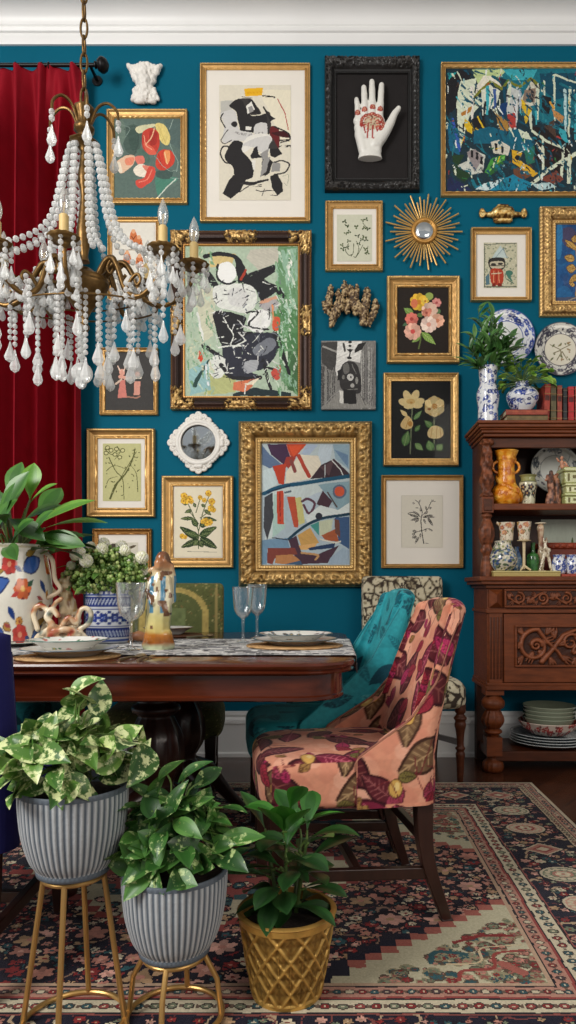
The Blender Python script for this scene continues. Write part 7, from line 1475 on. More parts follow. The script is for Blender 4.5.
# blue and white vase on the table
BB = Ras(0, 0, 2, 1, 200, (214, 218, 224), 141, tex=.04); B1, B2 = (38, 58, 130), (66, 92, 164)
for i in range(26): BB.line(B1, [i/13, .0, i/13, .16], .03); BB.ell(B2, i/13+.038, .09, .02, .04)
BB.poly(B2, [0, .17, 2, .17, 2, .2, 0, .2]); BB.poly(B1, [0, .21, 2, .21, 2, .38, 0, .38])
for i in range(40): BB.line((190, 200, 220), [(i/20, .25), (i/20+.02, .34), (i/20+.035, .27)], .012, sm=3)
BB.line(B1, [0, .42, 2, .42], .018); BB.line(B1, [0, .71, 2, .71], .018)
for i in range(13):
    x = i/6.5; BB.flower(x, .565, .085, B1, 6, (214, 218, 224), None); BB.ell(B2, x, .565, .02, .02)
    for yy in (.47, .66): BB.ell(B1, x+.077, yy, .03, .022); BB.ell(B2, x+.077, .565, .018, .03)
BB.poly(B1, [0, .74, 2, .74, 2, .90, 0, .90])
for i in range(40): BB.line((176, 190, 216), [(i/20, .88), (i/20+.02, .78), (i/20+.035, .86)], .012, sm=3)
BB.poly(B2, [0, .93, 2, .93, 2, .97, 0, .97])
BX, BY = WX(108, 2.68), 2.68
ob = vase('blue_vase', 'cylindrical blue and white patterned vase holding white flowers', 'vase', 108, BY, TT, [(.072, 0), (.078, .004), (.082, .03), (.084, .1), (.084, .17), (.082, .205), (.086, .222)], BB, 1, 1, seg=120)
# painted woman figurine
FD = 2.37
def K3(px_, py_, dy=0.): return (WX(px_, FD), FD+dy, WZ(py_, FD)+TT-WZ(649, FD))
def fcol(c, n):
    py = 649-(c[:, 2]-TT)*F/FD; pxx = c[:, 0]*F/FD+PX; o = lerpc(py+3*(vn(c[:, 0]*60, c[:, 2]*60, 3)-.5), [(553, (112, 64, 36)), (558, (150, 92, 52)), (566, (196, 140, 96)), (573, (206, 190, 150)), (600, (214, 206, 176)), (618, (206, 196, 130)), (630, (204, 184, 110)), (634, (176, 110, 40)), (642, (160, 92, 34)), (647, (190, 196, 160))])
    st = (np.abs(((pxx-150) % 11)-4) < 2.2) & (py > 576) & (py < 613); o = np.where(st[:, None], lin((76, 132, 160)), o)
    ed = (vn(c[:, 0]*70, c[:, 2]*50, 8) < .27) & (py < 628); return np.where((ed)[:, None], lin((112, 76, 48)), o)
blobfig('lady_figurine', 'glazed figurine of a hooded woman in a striped robe standing on the table', 'figurine', [(p, r) for p, r in [([K3(158, 646), K3(158, 636), K3(158, 622), K3(160, 606), K3(160, 590), K3(160, 578), K3(160, 570)], [.036, .044, .042, .042, .037, .031, .022]), ([K3(162, 571), K3(163, 562), K3(163, 559)], [.016, .026, .026]), ([K3(160.5, 563, -.02), K3(160.5, 566, -.02)], [.016, .015]), ([K3(152, 580, -.01), K3(150, 592, -.02), K3(155, 603, -.04)], [.013, .013, .010]), ([K3(168, 580, -.01), K3(170, 594, -.01), K3(168, 610, -.02)], [.014, .015, .013]), ([K3(148, 645), K3(153, 638, -.01)], [.022, .03]), ([K3(168, 645), K3(165, 636, -.01)], [.024, .03]), ([K3(154, 569), K3(151, 569.5), K3(149, 571)], [.009, .008, .006]), ([K3(169, 566, .01), K3(172, 580, .015), K3(172, 600, .01)], [.015, .012, .012])]], .0038, GLAZE, fcol, lambda v: .004*(fbm(v[:, 0]*60, v[:, 2]*40, 5, 2)-.5))
g = MB().lathe([tuple(q) for q in cr([(.012, 0), (.02, .003), (.016, .012), (.021, .03), (.022, .034), (.017, .03)], 3)], (WX(66, 2.28), 2.28, TZ+.001), 24, tuple(lin((232, 230, 224)))); tag(g.build('egg_cup', GLAZE), 'tiny white egg cup behind the front left bowl', 'cup')
# ================================================================ plants
def var_cf(c0, c1, c2, p=.45):
    # variegated leaf: pale flecks between the veins
    A, B, C = lin(c0), lin(c1), lin(c2); seed = RN.random()*90
    def f(t, i):
        v = RN.random()
        if i in (1, 2) and v < .25: return A*1.05
        return (C if v < p*.7 else B if v < p*1.3 else A)*(.9+.2*RN.random())
    return f
def grow(mb, sm, root, az, el, L, leafL, leafW, curl, cols=None, cfn=None, roll=0., fold=.25, shape=.42, n=7, bendy=.5, rs=.003, scol=(96, 120, 60), twist=0., drop=.2):
    d = Vector((math.cos(az)*math.cos(el), math.sin(az)*math.cos(el), math.sin(el))); p = Vector(root); pts = [p.copy()]; m = 5
    for k in range(m): p = p+d*L/m; d = (d+Vector((math.cos(az), math.sin(az), -.25))*bendy/m).normalized(); pts.append(p.copy())
    if sm is not None: sm.tube(pts, [rs*1.3]*2+[rs]*(m-1), 6, tuple(lin(scol)))
    d2 = (d+Vector((math.cos(az+twist)*.5, math.sin(az+twist)*.5, -drop))).normalized(); up = Vector((-math.cos(az)*d2.z, -math.sin(az)*d2.z, max(.2, abs(math.cos(el)))))
    up = (Matrix.Rotation(roll, 3, d2) @ (Vector((0, 0, 1))-d2*d2.z).normalized())
    mb.leaf(p, d2, up, leafL, leafW, curl, fold, cols or ((60, 100, 40), (90, 140, 60)), n, shape, cf=cfn)
def ribbed_pot(t, x, y, z0, z1, r0, r1, ribs=52):
    prof = [(r0*.9, z0), (r0, z0+.004), (r0*1.02, z0+.014)]; h = z1-z0
    body = [tuple(q) for q in cr([(r0*1.02, z0+.016), (r0+(r1-r0)*.45, z0+h*.22), (r0+(r1-r0)*.83, z0+h*.5), (r1*.995, z0+h*.8), (r1, z0+h*.94)], 6)]
    seg = ribs*6; g = MB(); full = prof+body+[(r1*1.0, z1-.004), (r1*.985, z1), (r1*.955, z1), (r1*.94, z1-.012), (r1*.9, z1-.04)]
    nb = (len(prof), len(prof)+len(body)); n = len(full)
    vs = []
    for k, (r, z) in enumerate(full):
        for i in range(seg):
            a = 2*PI*i/seg; q = r-(.0026 if nb[0] <= k < nb[1] else 0)*(.5-.5*math.cos(ribs*a)); vs.append((x+math.cos(a)*q, y+math.sin(a)*q, z))
    fs = [(k*seg+i, k*seg+(i+1) % seg, (k+1)*seg+(i+1) % seg, (k+1)*seg+i) for k in range(n-1) for i in range(seg)]; lo, hi, gr = lin((196, 200, 202)), lin((84, 96, 108)), lin((96, 106, 116)); cs = []
    for k in range(n-1):
        for i in range(seg):
            rib = .5-.5*math.cos(ribs*2*PI*(i+.5)/seg); cs.append((hi*rib+lo*(1-rib)) if nb[0] <= k < nb[1]-1 else gr)
    fs += [tuple(range(seg))[::-1]]; cs.append(gr); g.add(vs, fs, lambda i: cs[i]); return g.build('pot', MATTE, t, smooth=60)
def soil(t, x, y, z, r):
    g = MB(); g.lathe([(r, z-.01), (r, z), (r*.6, z+.006), (.003, z+.01)], (x, y, 0), 28); g.build('soil', SOIL, t, smooth=60)
def stand(label, x, y, ztop, rtop, rb, a0=0.):
    t = thing('plant_stand', label, 'plant stand', (x, y, RZ)); w = .0062
    MB().tube([(x+math.cos(2*PI*i/56)*rb, y+math.sin(2*PI*i/56)*rb, RZ+.007) for i in range(56)], w, 10, closed=True).build('base_ring', STANDM, t)
    MB().tube([(x+math.cos(2*PI*i/40)*rtop, y+math.sin(2*PI*i/40)*rtop, ztop-.0062) for i in range(40)], w*.9, 10, closed=True).build('top_ring', STANDM, t)
    for k in range(4):
        a = a0+k*PI/2; c_, s_ = math.cos(a), math.sin(a); MB().tube([(x+c_*rtop, y+s_*rtop, ztop-.006), (x+c_*(rtop*.25+rb*.75), y+s_*(rtop*.25+rb*.75), RZ+.09), (x+c_*rb, y+s_*rb, RZ+.007)], w, 10).build('leg', STANDM, t)
    return t
P1, P2 = (WX(74, 1.575), 1.575), (WX(175, 1.60), 1.60)
stand('tall gold wire plant stand under the taller ribbed grey pot', *P1, .352, .066, .112, PI/2+.05); stand('short gold wire plant stand under the lower ribbed grey pot', *P2, .160, .068, .107, PI/2-.06)
# full domes of leaves
def varieg(name, pale, lo, hi):
    m = mat(name, attr=True, rough=.35, spec=.4); nt = m.node_tree; b = nt.nodes['Principled BSDF']; src = b.inputs['Base Color'].links[0].from_socket
    tc = nd(nt, 'ShaderNodeTexCoord'); n = nd(nt, 'ShaderNodeTexNoise'); n.inputs['Scale'].default_value = 42; n.inputs['Detail'].default_value = 5; n.inputs['Roughness'].default_value = .65; nt.links.new(tc.outputs['Object'], n.inputs['Vector'])
    r = nd(nt, 'ShaderNodeMapRange'); r.inputs['From Min'].default_value = lo; r.inputs['From Max'].default_value = hi; nt.links.new(n.outputs['Fac'], r.inputs['Value'])
    mx = nd(nt, 'ShaderNodeMix', data_type='RGBA'); nt.links.new(r.outputs['Result'], mx.inputs[0]); nt.links.new(src, mx.inputs[6]); mx.inputs[7].default_value = (*lin(pale), 1); nt.links.new(mx.outputs[2], b.inputs['Base Color']); return m
def dome(t, m, base, rad, n, Lr, Wr, palette, zlo=-.2, bias=.55, shape=.38, top=()):
    mb, sm = MB(), MB(); base = Vector(base)
    def one(d, q, L, w, cols):
        p = base+Vector((d.x*rad[0]*q, d.y*rad[1]*q, d.z*rad[2]*q)); mid = base+Vector(((p.x-base.x)*.4, (p.y-base.y)*.4, (p.z-base.z)*.62+.025)); root = base+Vector((RN.uniform(-.04, .04), RN.uniform(-.04, .04), -.02))
        pts = [tuple(v) for v in cr([root, mid, p], 4)]; sm.tube(pts, .0022, 5, tuple(lin((104, 134, 66))))
        tan = Vector((RN.uniform(-1, 1), RN.uniform(-1, 1), RN.uniform(-.7, .6))); ld = (d*.65+tan*.8+Vector((0, 0, -.05))).normalized(); up = (d*.6+Vector((RN.uniform(-.5, .5), -.35+RN.uniform(-.4, .4), .55+RN.uniform(-.4, .3))))
        mb.leaf(p-ld*L*.3, ld, up, L, w, RN.uniform(.1, .55), RN.uniform(.15, .4), cols, 10, shape)
    for i in range(n):
        z = RN.uniform(zlo, 1); az = RN.uniform(PI*.95, PI*2.05) if RN.random() < bias else RN.uniform(0, 2*PI); s_ = math.sqrt(max(0, 1-z*z)); one(Vector((s_*math.cos(az), s_*math.sin(az), z)), RN.uniform(.5, 1)**.6, RN.uniform(*Lr), RN.uniform(*Wr), RN.choice(palette))
    for x_, y_, z_, L, w in top: one(Vector((x_, y_, z_)), 1, L, w, RN.choice(palette))
    mb.build('foliage', m, t, smooth=60); sm.build('stems', LEAFM, t)
t = thing('potted_plant', 'leafy variegated pale green plant in the taller ribbed grey pot', 'potted plant', (*P1, .352)); ribbed_pot(t, *P1, .352, .548, .080, .119); soil(t, *P1, .525, .108)
dome(t, varieg('pale_variegated_leaf', (216, 224, 164), .50, .57), (*P1, .575), (.15, .13, .125), 84, (.072, .105), (.040, .056), [((66, 108, 42), (112, 152, 66)), ((52, 92, 38), (88, 130, 54)), ((84, 128, 52), (134, 170, 82)), ((42, 78, 34), (72, 112, 48))], zlo=-.12, top=((.2, -.1, 1.35, .10, .06), (.05, 0, 1.5, .09, .05), (-.05, .2, 1.15, .1, .06), (1.15, -.3, .35, .115, .066), (-1.1, -.4, .3, .11, .06), (-1.15, -.3, -.1, .11, .055), (.95, -.5, .7, .12, .066), (.35, .1, 1.2, .09, .055)))
t = thing('potted_plant', 'darker green leafy plant in the lower ribbed grey pot', 'potted plant', (*P2, .160)); ribbed_pot(t, *P2, .160, .352, .080, .119); soil(t, *P2, .33, .108)
dome(t, varieg('dark_pothos_leaf', (176, 196, 130), .56, .63), (*P2, .38), (.12, .11, .15), 104, (.07, .105), (.036, .048), [((40, 82, 34), (70, 116, 50)), ((50, 96, 40), (84, 130, 58)), ((32, 66, 30), (54, 94, 42)), ((58, 104, 44), (96, 142, 64))], zlo=-.12, shape=.45, top=((1.0, -.5, .1, .11, .05), (1.1, -.2, .3, .11, .05), (.9, .1, .7, .1, .046), (-.2, .1, 1.25, .09, .04), (.2, .1, 1.2, .095, .042), (.5, .2, 1.1, .09, .042), (-.6, -.2, .8, .09, .045)))
# gold lattice pot
GX, GY = WX(287, 1.70), 1.70; GZ0, GZ1 = RZ, .212; r0, r1 = .084, .119
t = thing('potted_plant', 'glossy dark green plant in a gold diamond lattice pot on the rug', 'potted plant', (GX, GY, RZ))
nu, nv = 360, 90; U = np.linspace(0, 1, nu, endpoint=False); Vv = np.linspace(0, 1, nv); u, v = np.meshgrid(U, Vv); N = 11; rows = 2.5
a = u*N+v*rows; b = u*N-v*rows; da = np.abs((a % 1)-.5); db = np.abs((b % 1)-.5); ln = np.clip((np.maximum(da, db)-.41)/.05, 0, 1); cr_ = np.clip(.42-np.maximum(da, db), 0, 1); facet = np.minimum(.5-da, .5-db)
edge = ((v < .06) | (v > .90)).astype(float); hgt = np.maximum(ln, edge); inner = np.abs(da-db); star = np.clip(1-(np.minimum(np.abs((u*N*2+.5) % 1-.5)/.06, np.abs((a % 1)-.5)/.07)), 0, 1)*(v > .3)*(v < .68)
hgt = np.clip(hgt+.55*star*(1-ln)+(.25+.9*inner+.55*np.clip(.3-np.abs(np.maximum(da,db)-.22)*6, 0, 1))*(1-ln), 0, 1); rr = r0+(r1-r0)*v**.8+.0085*(hgt-1); th = 2*PI*u; Vg = np.stack([GX+np.cos(th)*rr, GY+np.sin(th)*rr, GZ0+(GZ1-GZ0)*v], -1); vg, q = gridmesh(Vg, nu, nv, True)
ccol = mixc(hgt*.95, lin((74, 50, 18)), lin((222, 176, 92))); cc = ((ccol[:-1]+ccol[1:])/2).reshape(-1, 3)
link('pot', npmesh('pot', vg, q, cc), mat('aged_gold_lattice', attr=True, rough=.35, metal=.55, var=.2, vscale=30), t)
MB().lathe([(r1-.001, GZ1-.004), (r1+.002, GZ1), (r1-.003, GZ1+.004), (r1-.012, GZ1+.003), (r1-.014, GZ1-.03)], (GX, GY, 0), 72, tuple(lin((206, 160, 84))), caps=False).build('rim', GOLD, t, smooth=60)
MB().lathe([(.01, GZ0+.001), (r0-.006, GZ0), (r0-.002, GZ0+.006)], (GX, GY, 0), 48, tuple(lin((150, 110, 50))), caps=False).build('base', GOLD, t); soil(t, GX, GY, .19, .106)
mb, sm = MB(), MB()
trunks = [(-.012, 0, 1.50, .1), (.02, .01, 1.40, 5.8), (-.02, .02, 1.35, 2.6), (.0, -.02, 1.42, 4.7), (.015, .03, 1.3, 1.2)]
for i, (ox, oy, el, az) in enumerate(trunks):
    h = (.235, .19, .18, .16, .17)[i]; top = Vector((GX+ox, GY+oy, .195))+Vector((math.cos(az)*math.cos(el), math.sin(az)*math.cos(el), math.sin(el)))*h; base = Vector((GX+ox, GY+oy, .19))
    sm.tube([base, base.lerp(top, .5), top], [.006, .005, .0035], 8, tuple(lin((70, 92, 46)))); n = (11, 9, 9, 8, 8)[i]
    for k in range(n):
        f = (k+1)/n; p = base.lerp(top, f); a_ = k*2.4+i*1.1; e_ = .12+.85*f+(.45 if k == n-1 else 0); young = f > .75
        cols = ((44, 104, 34), (84, 150, 56)) if young and i == 0 else ((30, 62, 30), (52, 92, 44)) if not young else ((36, 78, 32), (66, 118, 50))
        grow(mb, sm, p, a_, e_, .02, RN.uniform(.10, .145), RN.uniform(.048, .064), RN.uniform(.1, .45), cols=cols, roll=RN.uniform(-.3, .3), n=8, shape=.62, fold=.28, drop=.05, bendy=.1)
for az, el in ((-1.6, 1.35), (-.9, 1.2), (-2.2, 1.25)): grow(mb, sm, trunks[0] and (GX-.005, GY-.01, .39), az, el, .015, .12, .062, .1, cols=((52, 120, 38), (92, 160, 60)), n=8, shape=.6, fold=.2, drop=0, bendy=.05)
mb.build('foliage', LEAFM, t, smooth=60); sm.build('stems', LEAFM, t)
# fiddle leaf branches in the painted vase
vz = TT+.33; vt = thing('leafy_branches', 'big glossy green leafy branches standing in the large painted vase', 'foliage', (VX, VY, vz)); mb, sm = MB(), MB()
def L3(px_, py_, dy=0.): return Vector((WX(px_, VY), VY+dy, WZ(py_, VY)))
LV = [((30, 500), (32, 462), 0, 1.0, .2), ((30, 510), (60, 485), -.06, .9, 1), ((20, 520), (52, 500), .05, .9, 0), ((35, 530), (92, 497), -.05, .55, 1), ((45, 528), (103, 516), .0, .42, 1), ((40, 535), (88, 548), -.08, .7, 1), ((15, 520), (55, 540), -.1, .75, 0), ((5, 500), (8, 455), .05, .8, 0), ((5, 520), (30, 475), -.05, .75, 1), ((10, 530), (-10, 490), 0, .9, 0), ((0, 540), (25, 505), -.1, .8, 0), ((20, 545), (45, 525), -.12, .7, 0), ((10, 550), (-25, 530), -.05, .8, 0), ((5, 545), (15, 520), .1, .8, 0), ((-5, 520), (-30, 480), .06, .9, 0), ((40, 545), (65, 530), .08, .8, 0), ((30, 520), (45, 478), .1, .85, 0), ((15, 545), (35, 560), -.13, .8, 0), ((0, 550), (-10, 555), -.13, .8, 0), ((35, 545), (60, 515), -.1, .6, 1), ((8, 535), (20, 490), -.09, .6, 0), ((50, 545), (85, 530), .06, .5, 0), ((-8, 545), (-2, 500), -.08, .7, 0)]
ro = Vector((VX, VY, vz-.06))
for i, (a_, b_, dy, wf, br) in enumerate(LV):
    p, e = L3(*a_, dy*.6), L3(*b_, dy*1.5); L = (e-p).length; sm.tube([ro+Vector((RN.uniform(-.05, .05), RN.uniform(-.05, .05), 0)), ro.lerp(p, .6)+Vector((0, 0, .03)), p], [.006, .005, .004], 6, tuple(lin((96, 110, 60))))
    up = (Vector((0, -.8, .7))-(e-p).normalized()*Vector((0, -.8, .7)).dot((e-p).normalized())).normalized(); up = Matrix.Rotation(RN.uniform(-.5, .5), 3, (e-p).normalized()) @ up
    c = ((70, 122, 36), (124, 170, 66)) if br and i < 5 else ((44, 88, 32), (88, 136, 56)) if i % 3 else ((34, 70, 28), (64, 108, 44))
    mb.leaf(p, e-p+Vector((0, 0, .02)), up, L*1.05, max(.062, L*wf*.52) , .25, .2, c, 9, .6)
for i in range(26):
    az, el = RN.uniform(0, 2*PI), RN.uniform(.55, 1.3); grow(mb, sm, (VX+math.cos(az)*.06, VY+math.sin(az)*.06, vz-.03), az, el, RN.uniform(.04, .16), RN.uniform(.11, .16), RN.uniform(.055, .08), .3, cols=RN.choice([((40, 80, 32), (80, 128, 52)), ((32, 66, 28), (58, 100, 42)), ((56, 104, 38), (100, 150, 62))]), roll=RN.uniform(-.6, .6), shape=.6, fold=.2, n=8)
mb.build('foliage', LEAFM, vt, smooth=60); sm.build('branches', LEAFM, vt)
# white flower bouquet
bz = TT+.21; bt = thing('flower_bouquet', 'rounded bouquet of white ball flowers and green sprigs in the blue vase', 'flowers', (BX, BY, bz)); mb, sm = MB(), MB()
for i in range(230):
    az, el = RN.uniform(0, 2*PI), math.asin(RN.uniform(.0, 1)); q = RN.uniform(.5, 1.0); c = Vector((BX, BY, bz-.01))+Vector((math.cos(az)*math.cos(el)*.17*q, math.sin(az)*math.cos(el)*.13*q, math.sin(el)*.165*q))
    if i % 3 == 0: sm.tube([(BX+RN.uniform(-.05, .05), BY+RN.uniform(-.05, .05), bz-.05), (Vector((BX, BY, bz))+c)/2, c], .0022, 5, tuple(lin((104, 134, 66))))
    for k in range(9): d = Vector((RN.uniform(-1, 1), RN.uniform(-1, 1), RN.uniform(-1, 1))).normalized(); mb.ball(c+d*.014, RN.uniform(.005, .010), 6, 4, tuple(lin(RN.choice([(120, 150, 72), (150, 176, 96), (96, 128, 60), (176, 190, 120), (84, 116, 54)]))))
for i in range(40): az = RN.uniform(0, 2*PI); grow(mb, None, (BX+math.cos(az)*.08, BY+math.sin(az)*.07, bz+RN.uniform(-.01, .06)), az, RN.uniform(-.2, .9), .05, RN.uniform(.05, .09), .026, .3, cols=RN.choice([((64, 104, 44), (104, 140, 66)), ((80, 116, 50), (130, 160, 84))]), n=5)
mb.build('sprigs', LEAFM, bt, smooth=60); sm.build('stems', LEAFM, bt)
FLW = mat('cream_petals', attr=True, rough=.7, bump=.6, bscale=120)
for px_, py_, dy, r in ((84, 556, -.09, 5.5), (97, 562, -.12, 6.5), (90, 553, -.1, 4.5), (107, 550, -.06, 6), (128, 551, -.04, 5.5), (144, 558, -.03, 6.5), (120, 546, .02, 6), (104, 543, .0, 5.5), (76, 566, -.05, 4.5), (141, 570, .02, 6), (88, 546, .03, 5), (134, 562, -.03, 5)):
    k = BY/F; c = Vector((WX(px_, BY), BY+dy, WZ(py_, BY))); g = MB(); r *= k
    for j in range(70):
        z = 1-2*(j+.5)/70; a_ = j*2.39996; d = Vector((math.sqrt(1-z*z)*math.cos(a_), math.sqrt(1-z*z)*math.sin(a_), z)); g.ball(c+d*r*.8, r*.26, 6, 4, tuple(lin(RN.choice([(236, 234, 212), (242, 240, 226), (222, 224, 186), (230, 228, 200)]))))
    g.build('bloom', FLW, bt, smooth=80)
# plants in the vases on the cabinet
def L4(px_, py_, dy=0.): return Vector((WX(px_, TD), TD+dy, WZ(py_, TD)))
st = thing('leafy_sprig', 'tall green leafy sprigs standing in the tall blue and white vase', 'foliage', tuple(L4(488, 372))); mb, sm = MB(), MB(); ro = L4(488, 378)
for (ex, ey, dy) in ((478, 308, 0), (492, 318, -.03), (472, 338, -.04), (500, 330, .03), (506, 352, -.04), (480, 352, -.05), (470, 362, .02), (498, 345, -.06), (484, 330, .02), (515, 348, 0), (476, 372, -.05), (468, 350, 0), (510, 340, -.05), (496, 318, .03), (504, 366, -.07), (488, 340, -.07), (518, 362, .0)):
    e = L4(ex, ey, dy); m_ = ro.lerp(e, .5)+Vector((0, 0, .03)); sm.tube([ro, m_, e], [.003, .0025, .002], 5, tuple(lin((60, 92, 48))))
    for k in range(10):
        f = .3+.7*k/9; p = ro.lerp(m_, f*2) if f < .5 else m_.lerp(e, f*2-1); d = (e-ro).normalized()+Vector((RN.uniform(-1, 1), RN.uniform(-.8, .5), RN.uniform(-.5, .5))); mb.leaf(p, d, (0, -.6, .8), RN.uniform(.07, .12), RN.uniform(.022, .034), .35, .25, RN.choice([((52, 96, 44), (98, 146, 74)), ((66, 110, 50), (116, 160, 84)), ((42, 80, 40), (78, 122, 62))]), 6)
mb.build('foliage', LEAFM, st, smooth=60); sm.build('stems', LEAFM, st)
st = thing('small_plant', 'bright green rounded leafy plant in the round blue and white vase', 'foliage', tuple(L4(522, 386))); mb, sm = MB(), MB()
for i in range(110):
    az, el = RN.uniform(0, 2*PI), RN.uniform(-.1, 1.45); grow(mb, sm, L4(522, 384), az, el, RN.uniform(.06, .145), RN.uniform(.04, .06), RN.uniform(.03, .04), RN.uniform(.0, .5), cols=RN.choice([((104, 150, 48), (164, 198, 88)), ((124, 168, 62), (184, 210, 110)), ((84, 126, 44), (130, 170, 72))]), roll=RN.uniform(-.8, .8), n=5, shape=.6, rs=.0016)
mb.build('foliage', LEAFM, st, smooth=60); sm.build('stems', LEAFM, st)
# ================================================================ chandelier
CX, CY = WX(84, 2.5), 2.5
def cz_(py): return H+(590-py)/280.
ch = thing('chandelier', 'brass candle chandelier draped with strings of crystal beads and drops', 'chandelier', (CX, CY, cz_(100)))
g = MB(); z = cz_(108); k = 0
while z < CEILZ-.03:
    hz = .036; g.tube([(CX+(math.cos(a)*.012 if k % 2 == 0 else 0), CY+(0 if k % 2 == 0 else math.cos(a)*.012), z+hz+math.sin(a)*hz) for a in np.linspace(0, 2*PI, 15)[:-1]], .0042, 6, closed=True); z += hz*2-.010; k += 1
g.build('chain', BRASS, ch, smooth=80)
MB().lathe([(.06, CEILZ-.03), (.07, CEILZ-.02), (.065, CEILZ-.002)], (CX, CY, 0), 24).build('ceiling_rose', BRASS, ch)
MB().lathe([tuple(q) for q in cr([(.012, cz_(106)), (.03, cz_(107)), (.034, cz_(110)), (.026, cz_(117)), (.026, cz_(124)), (.036, cz_(130)), (.018, cz_(136)), (.022, cz_(140)), (.046, cz_(141.5)), (.048, cz_(144)), (.02, cz_(147)), (.012, cz_(152))], 3)], (CX, CY, 0), 24, flute=lambda a, v: 1+.05*math.cos(8*a)).build('crown', BRASS, ch, smooth=50)
MB().lathe([tuple(q) for q in cr([(.010, cz_(150)), (.016, cz_(165)), (.022, cz_(180)), (.012, cz_(195)), (.018, cz_(215)), (.026, cz_(235)), (.014, cz_(255)), (.02, cz_(262))], 4)], (CX, CY, 0), 18).build('stem', BRASS, ch, smooth=60)
MB().lathe([tuple(q) for q in cr([(.02, cz_(268)), (.05, cz_(274)), (.082, cz_(278)), (.085, cz_(283)), (.088, cz_(285)), (.075, cz_(293)), (.05, cz_(303)), (.025, cz_(312)), (.012, cz_(322)), (.02, cz_(328)), (.004, cz_(334))], 4)], (CX, CY, 0), 36, sy=.8).build('bowl', BRASS, ch, smooth=50)
OV = .48
def el_(r, a, z): return Vector((CX+math.sin(a)*r, CY-math.cos(a)*r*OV, z))
def bead_string(mb, pts, r=.0098, gap=.0215):
    P = [Vector(p) for p in pts]; acc = 0; nx_ = 0
    for a_, b_ in zip(P[:-1], P[1:]):
        L = (b_-a_).length
        while nx_ <= acc+L: mb.ball(a_.lerp(b_, (nx_-acc)/max(L, 1e-6)), r, 8, 5); nx_ += gap
        acc += L
    mb.tube(P, .0012, 4)
def drop(mb, top, L=.07, r=.017):
    mb.lathe([(.002, L), (r*.35, L*.72), (r*.8, L*.42), (r, L*.26), (r*.75, L*.1), (.002, 0)], (top[0], top[1], top[2]-L), 7, flute=None, sy=.7)
def strand(pts, dl=.07, dr=.016, r=.0095, name='crystal_strand'):
    mb = MB(); bead_string(mb, pts, r); e = Vector(pts[-1]); drop(mb, (e.x, e.y, e.z-.008), dl, dr); return mb.build(name, CRYSTAL, ch, smooth=0)
# hooked arms with hanging drops at the crown
for k in range(6):
    a = k*PI/3+.35; c_, s_ = math.sin(a), -math.cos(a)*.8
    MB().tube([tuple(q) for q in cr([(CX+c_*.02, CY+s_*.02, cz_(128)), (CX+c_*.05, CY+s_*.05, cz_(110)), (CX+c_*.09, CY+s_*.09, cz_(106)), (CX+c_*.125, CY+s_*.125, cz_(115)), (CX+c_*.13, CY+s_*.13, cz_(126))], 5)], .005, 8).build('hook', BRASS, ch)
    p = Vector((CX+c_*.13, CY+s_*.13, cz_(127))); strand([p, p-Vector((0, 0, .036))], .075, .018, .0105, 'crown_drop')
AN = [0, 52, 90, 152, 212, 238, 272, 322]; RA = .393
CANDLE = mat('ivory_candle', (214, 184, 120), rough=.55, var=.06, vscale=20)
BULB = mat_glass('bulb_glass', (250, 248, 240), fac=.5, rough=.03, body=.18)
for deg in AN:
    a = math.radians(deg); zc = cz_(266); arm = thing('arm', '', '', (0, 0, 0)) if False else None
    pts = cr([el_(.07, a, cz_(279)), el_(.11, a, cz_(266)), el_(.145, a, cz_(264)), el_(.175, a, cz_(276)), el_(.21, a, cz_(297)), el_(.27, a, cz_(306)), el_(.33, a, cz_(300)), el_(.375, a, cz_(287)), el_(RA, a, cz_(272))], 5)
    g = MB().tube([tuple(q) for q in pts], [.0115]*12+[.010]*14+[.008]*(len(pts)-26), 9)
    g.tube([tuple(q) for q in cr([el_(.21, a, cz_(299)), el_(.24, a, cz_(288)), el_(.27, a, cz_(284)), el_(.285, a, cz_(290)), el_(.27, a, cz_(295)), el_(.258, a, cz_(291))], 4)], .006, 7); g.tube([tuple(q) for q in cr([el_(.14, a, cz_(265)), el_(.12, a, cz_(272)), el_(.135, a, cz_(279)), el_(.15, a, cz_(275))], 4)], .006, 7)
    arm = g.build('arm', BRASS, ch, smooth=60); p = el_(RA, a, zc)
    MB().lathe([tuple(q) for q in cr([(.008, -.03), (.016, -.02), (.02, -.012), (.045, -.006), (.052, .004), (.05, .007), (.02, .002), (.02, .014), (.016, .015)], 3)], p, 28, flute=lambda b, v: 1+.05*math.cos(12*b) if .3 < v < .75 else 1).build('drip_pan', BRASS, arm, smooth=50)
    MB().lathe([(.0155, .004), (.0155, .078), (.012, .082), (.009, .082)], p, 18).build('candle', CANDLE, arm, smooth=40)
    MB().lathe([tuple(q) for q in cr([(.008, .082), (.015, .098), (.0185, .118), (.016, .138), (.009, .158), (.003, .172), (.001, .176)], 3)], p, 18).build('bulb', BULB, arm, smooth=80)
    MB().tube([p+Vector((0, 0, .084)), p+Vector((-.003, 0, .12)), p+Vector((.003, 0, .125)), p+Vector((0, 0, .085))], .0012, 5).build('filament', CANDLE, arm)
    for j in range(7):
        b = j*2*PI/7+.3; q = p+Vector((math.cos(b)*.047, math.sin(b)*.047*.8, -.004)); n_ = .022+.03*((j*7+int(deg)) % 3); strand([q, q-Vector((0, 0, n_))], .06+.01*(j % 2), .0145, .009)
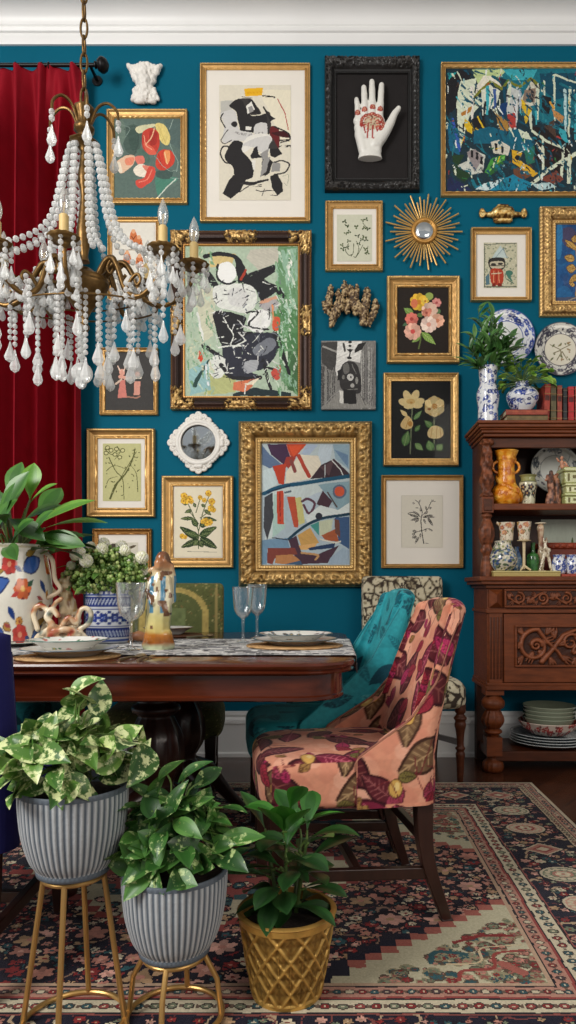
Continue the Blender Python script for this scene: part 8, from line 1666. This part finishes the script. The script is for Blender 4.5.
# swags from the crown to the arms
for k, (deg, re_, py_) in enumerate(((-82, .30, 258), (-70, .31, 250), (-60, .27, 262), (-34, .17, 258), (-24, .16, 256), (22, .15, 256), (32, .17, 258), (58, .27, 258), (68, .31, 262), (78, .33, 268), (130, .27, 262), (160, .24, 264), (200, .24, 264), (232, .28, 262))):
    a = math.radians(deg); e = el_(re_, a, cz_(py_)); s_ = el_(.05, a, cz_(147)); pts = []
    for i in range(19): f = i/18; q = s_.lerp(e, f); pts.append(q-Vector(((q.x-CX)*.34*math.sin(PI*f), (q.y-CY)*.34*math.sin(PI*f), .07*math.sin(PI*f))))
    mb = MB(); bead_string(mb, pts, .0112, .0245); mb.build('bead_swag', CRYSTAL, ch, smooth=0)
# tiers of hanging drops under the arms
nn = 0
for r_, n_, ytop, ln, off in ((.345, 13, 300, .085, .1), (.26, 12, 306, .14, .35), (.17, 10, 300, .19, .2), (.085, 7, 300, .19, .0)):
    for i in range(n_):
        a = off+2*PI*i/n_; p = el_(r_, a, cz_(ytop)); L = ln*RN.uniform(.8, 1.25); strand([p, p-Vector((0, 0, L))], RN.uniform(.07, .09), RN.uniform(.016, .021), .0088)
g = MB()
for r_, zz_ in ((.17, 302), (.26, 308)): g.tube([el_(r_, 2*PI*i/48, cz_(zz_)) for i in range(48)], .0032, 7, closed=True)
g.build('drop_ring', BRASS, ch, smooth=60)
mb = MB(); bead_string(mb, [(CX, CY-.02, cz_(330)), (CX, CY-.02, cz_(364))], .012, .026); mb.build('bead_swag', CRYSTAL, ch, smooth=0)
MB().ball((CX, CY-.02, cz_(375)), .037, 14, 10).build('crystal_ball', CRYSTAL, ch, smooth=0)

# many tiny drops clustered along the arms
mb = MB()
for deg in AN:
    a = math.radians(deg)
    for j in range(16):
        r_ = RN.uniform(.14, .41); p = el_(r_, a+RN.uniform(-.10, .10), cz_(RN.uniform(272, 296))); mb.ball(p, .009, 7, 5); mb.ball(p-Vector((0, 0, .019)), .008, 7, 5); drop(mb, (p.x, p.y, p.z-.026), RN.uniform(.04, .06), .0125)
o_ = mb.build('small_crystals', CRYSTAL, ch, smooth=0); o_['kind'] = 'stuff'
# ================================================================ light and camera
def area(name, loc, tgt, size, power, col=(255, 250, 242), sy=None):
    l = bpy.data.lights.new(name, 'AREA'); l.energy = power; l.size = size; l.color = lin(col)
    if sy: l.shape = 'RECTANGLE'; l.size_y = sy
    o = bpy.data.objects.new(name, l); COL.objects.link(o); o.location = loc
    o.rotation_euler = (Vector(tgt)-Vector(loc)).to_track_quat('-Z', 'Y').to_euler(); return o
area('window_light', (-3.0, -.6, 3.3), (0, D, 2.0), 1.6, 190, col=(255, 252, 248), sy=2.4)
area('fill_light', (2.6, -1.2, 2.6), (0, D, 1.2), 2.4, 55, col=(255, 244, 230), sy=2.0)
w = bpy.data.worlds.new('room_light'); SC.world = w; w.use_nodes = True
bg = w.node_tree.nodes['Background']; bg.inputs['Color'].default_value = (*lin((240, 240, 241)), 1); bg.inputs['Strength'].default_value = .42
cam = bpy.data.cameras.new('camera'); co = bpy.data.objects.new('camera', cam); COL.objects.link(co)
co.location = (0, 0, H); co.rotation_euler = (PI/2, 0, 0)
cam.sensor_fit = 'VERTICAL'; cam.sensor_height = 36; cam.lens = F/1024*36
cam.shift_x = (288-PX)/1024; cam.shift_y = (PY-512)/1024; cam.clip_start = .05
SC.camera = co
SC.view_settings.view_transform = 'Standard'; SC.view_settings.look = 'None'; SC.view_settings.exposure = 0; SC.view_settings.gamma = 1
SC.cycles.max_bounces = 8; SC.cycles.transparent_max_bounces = 24; SC.cycles.caustics_reflective = False; SC.cycles.caustics_refractive = False
SC.cycles.use_denoising = True; SC.cycles.sample_clamp_indirect = 4
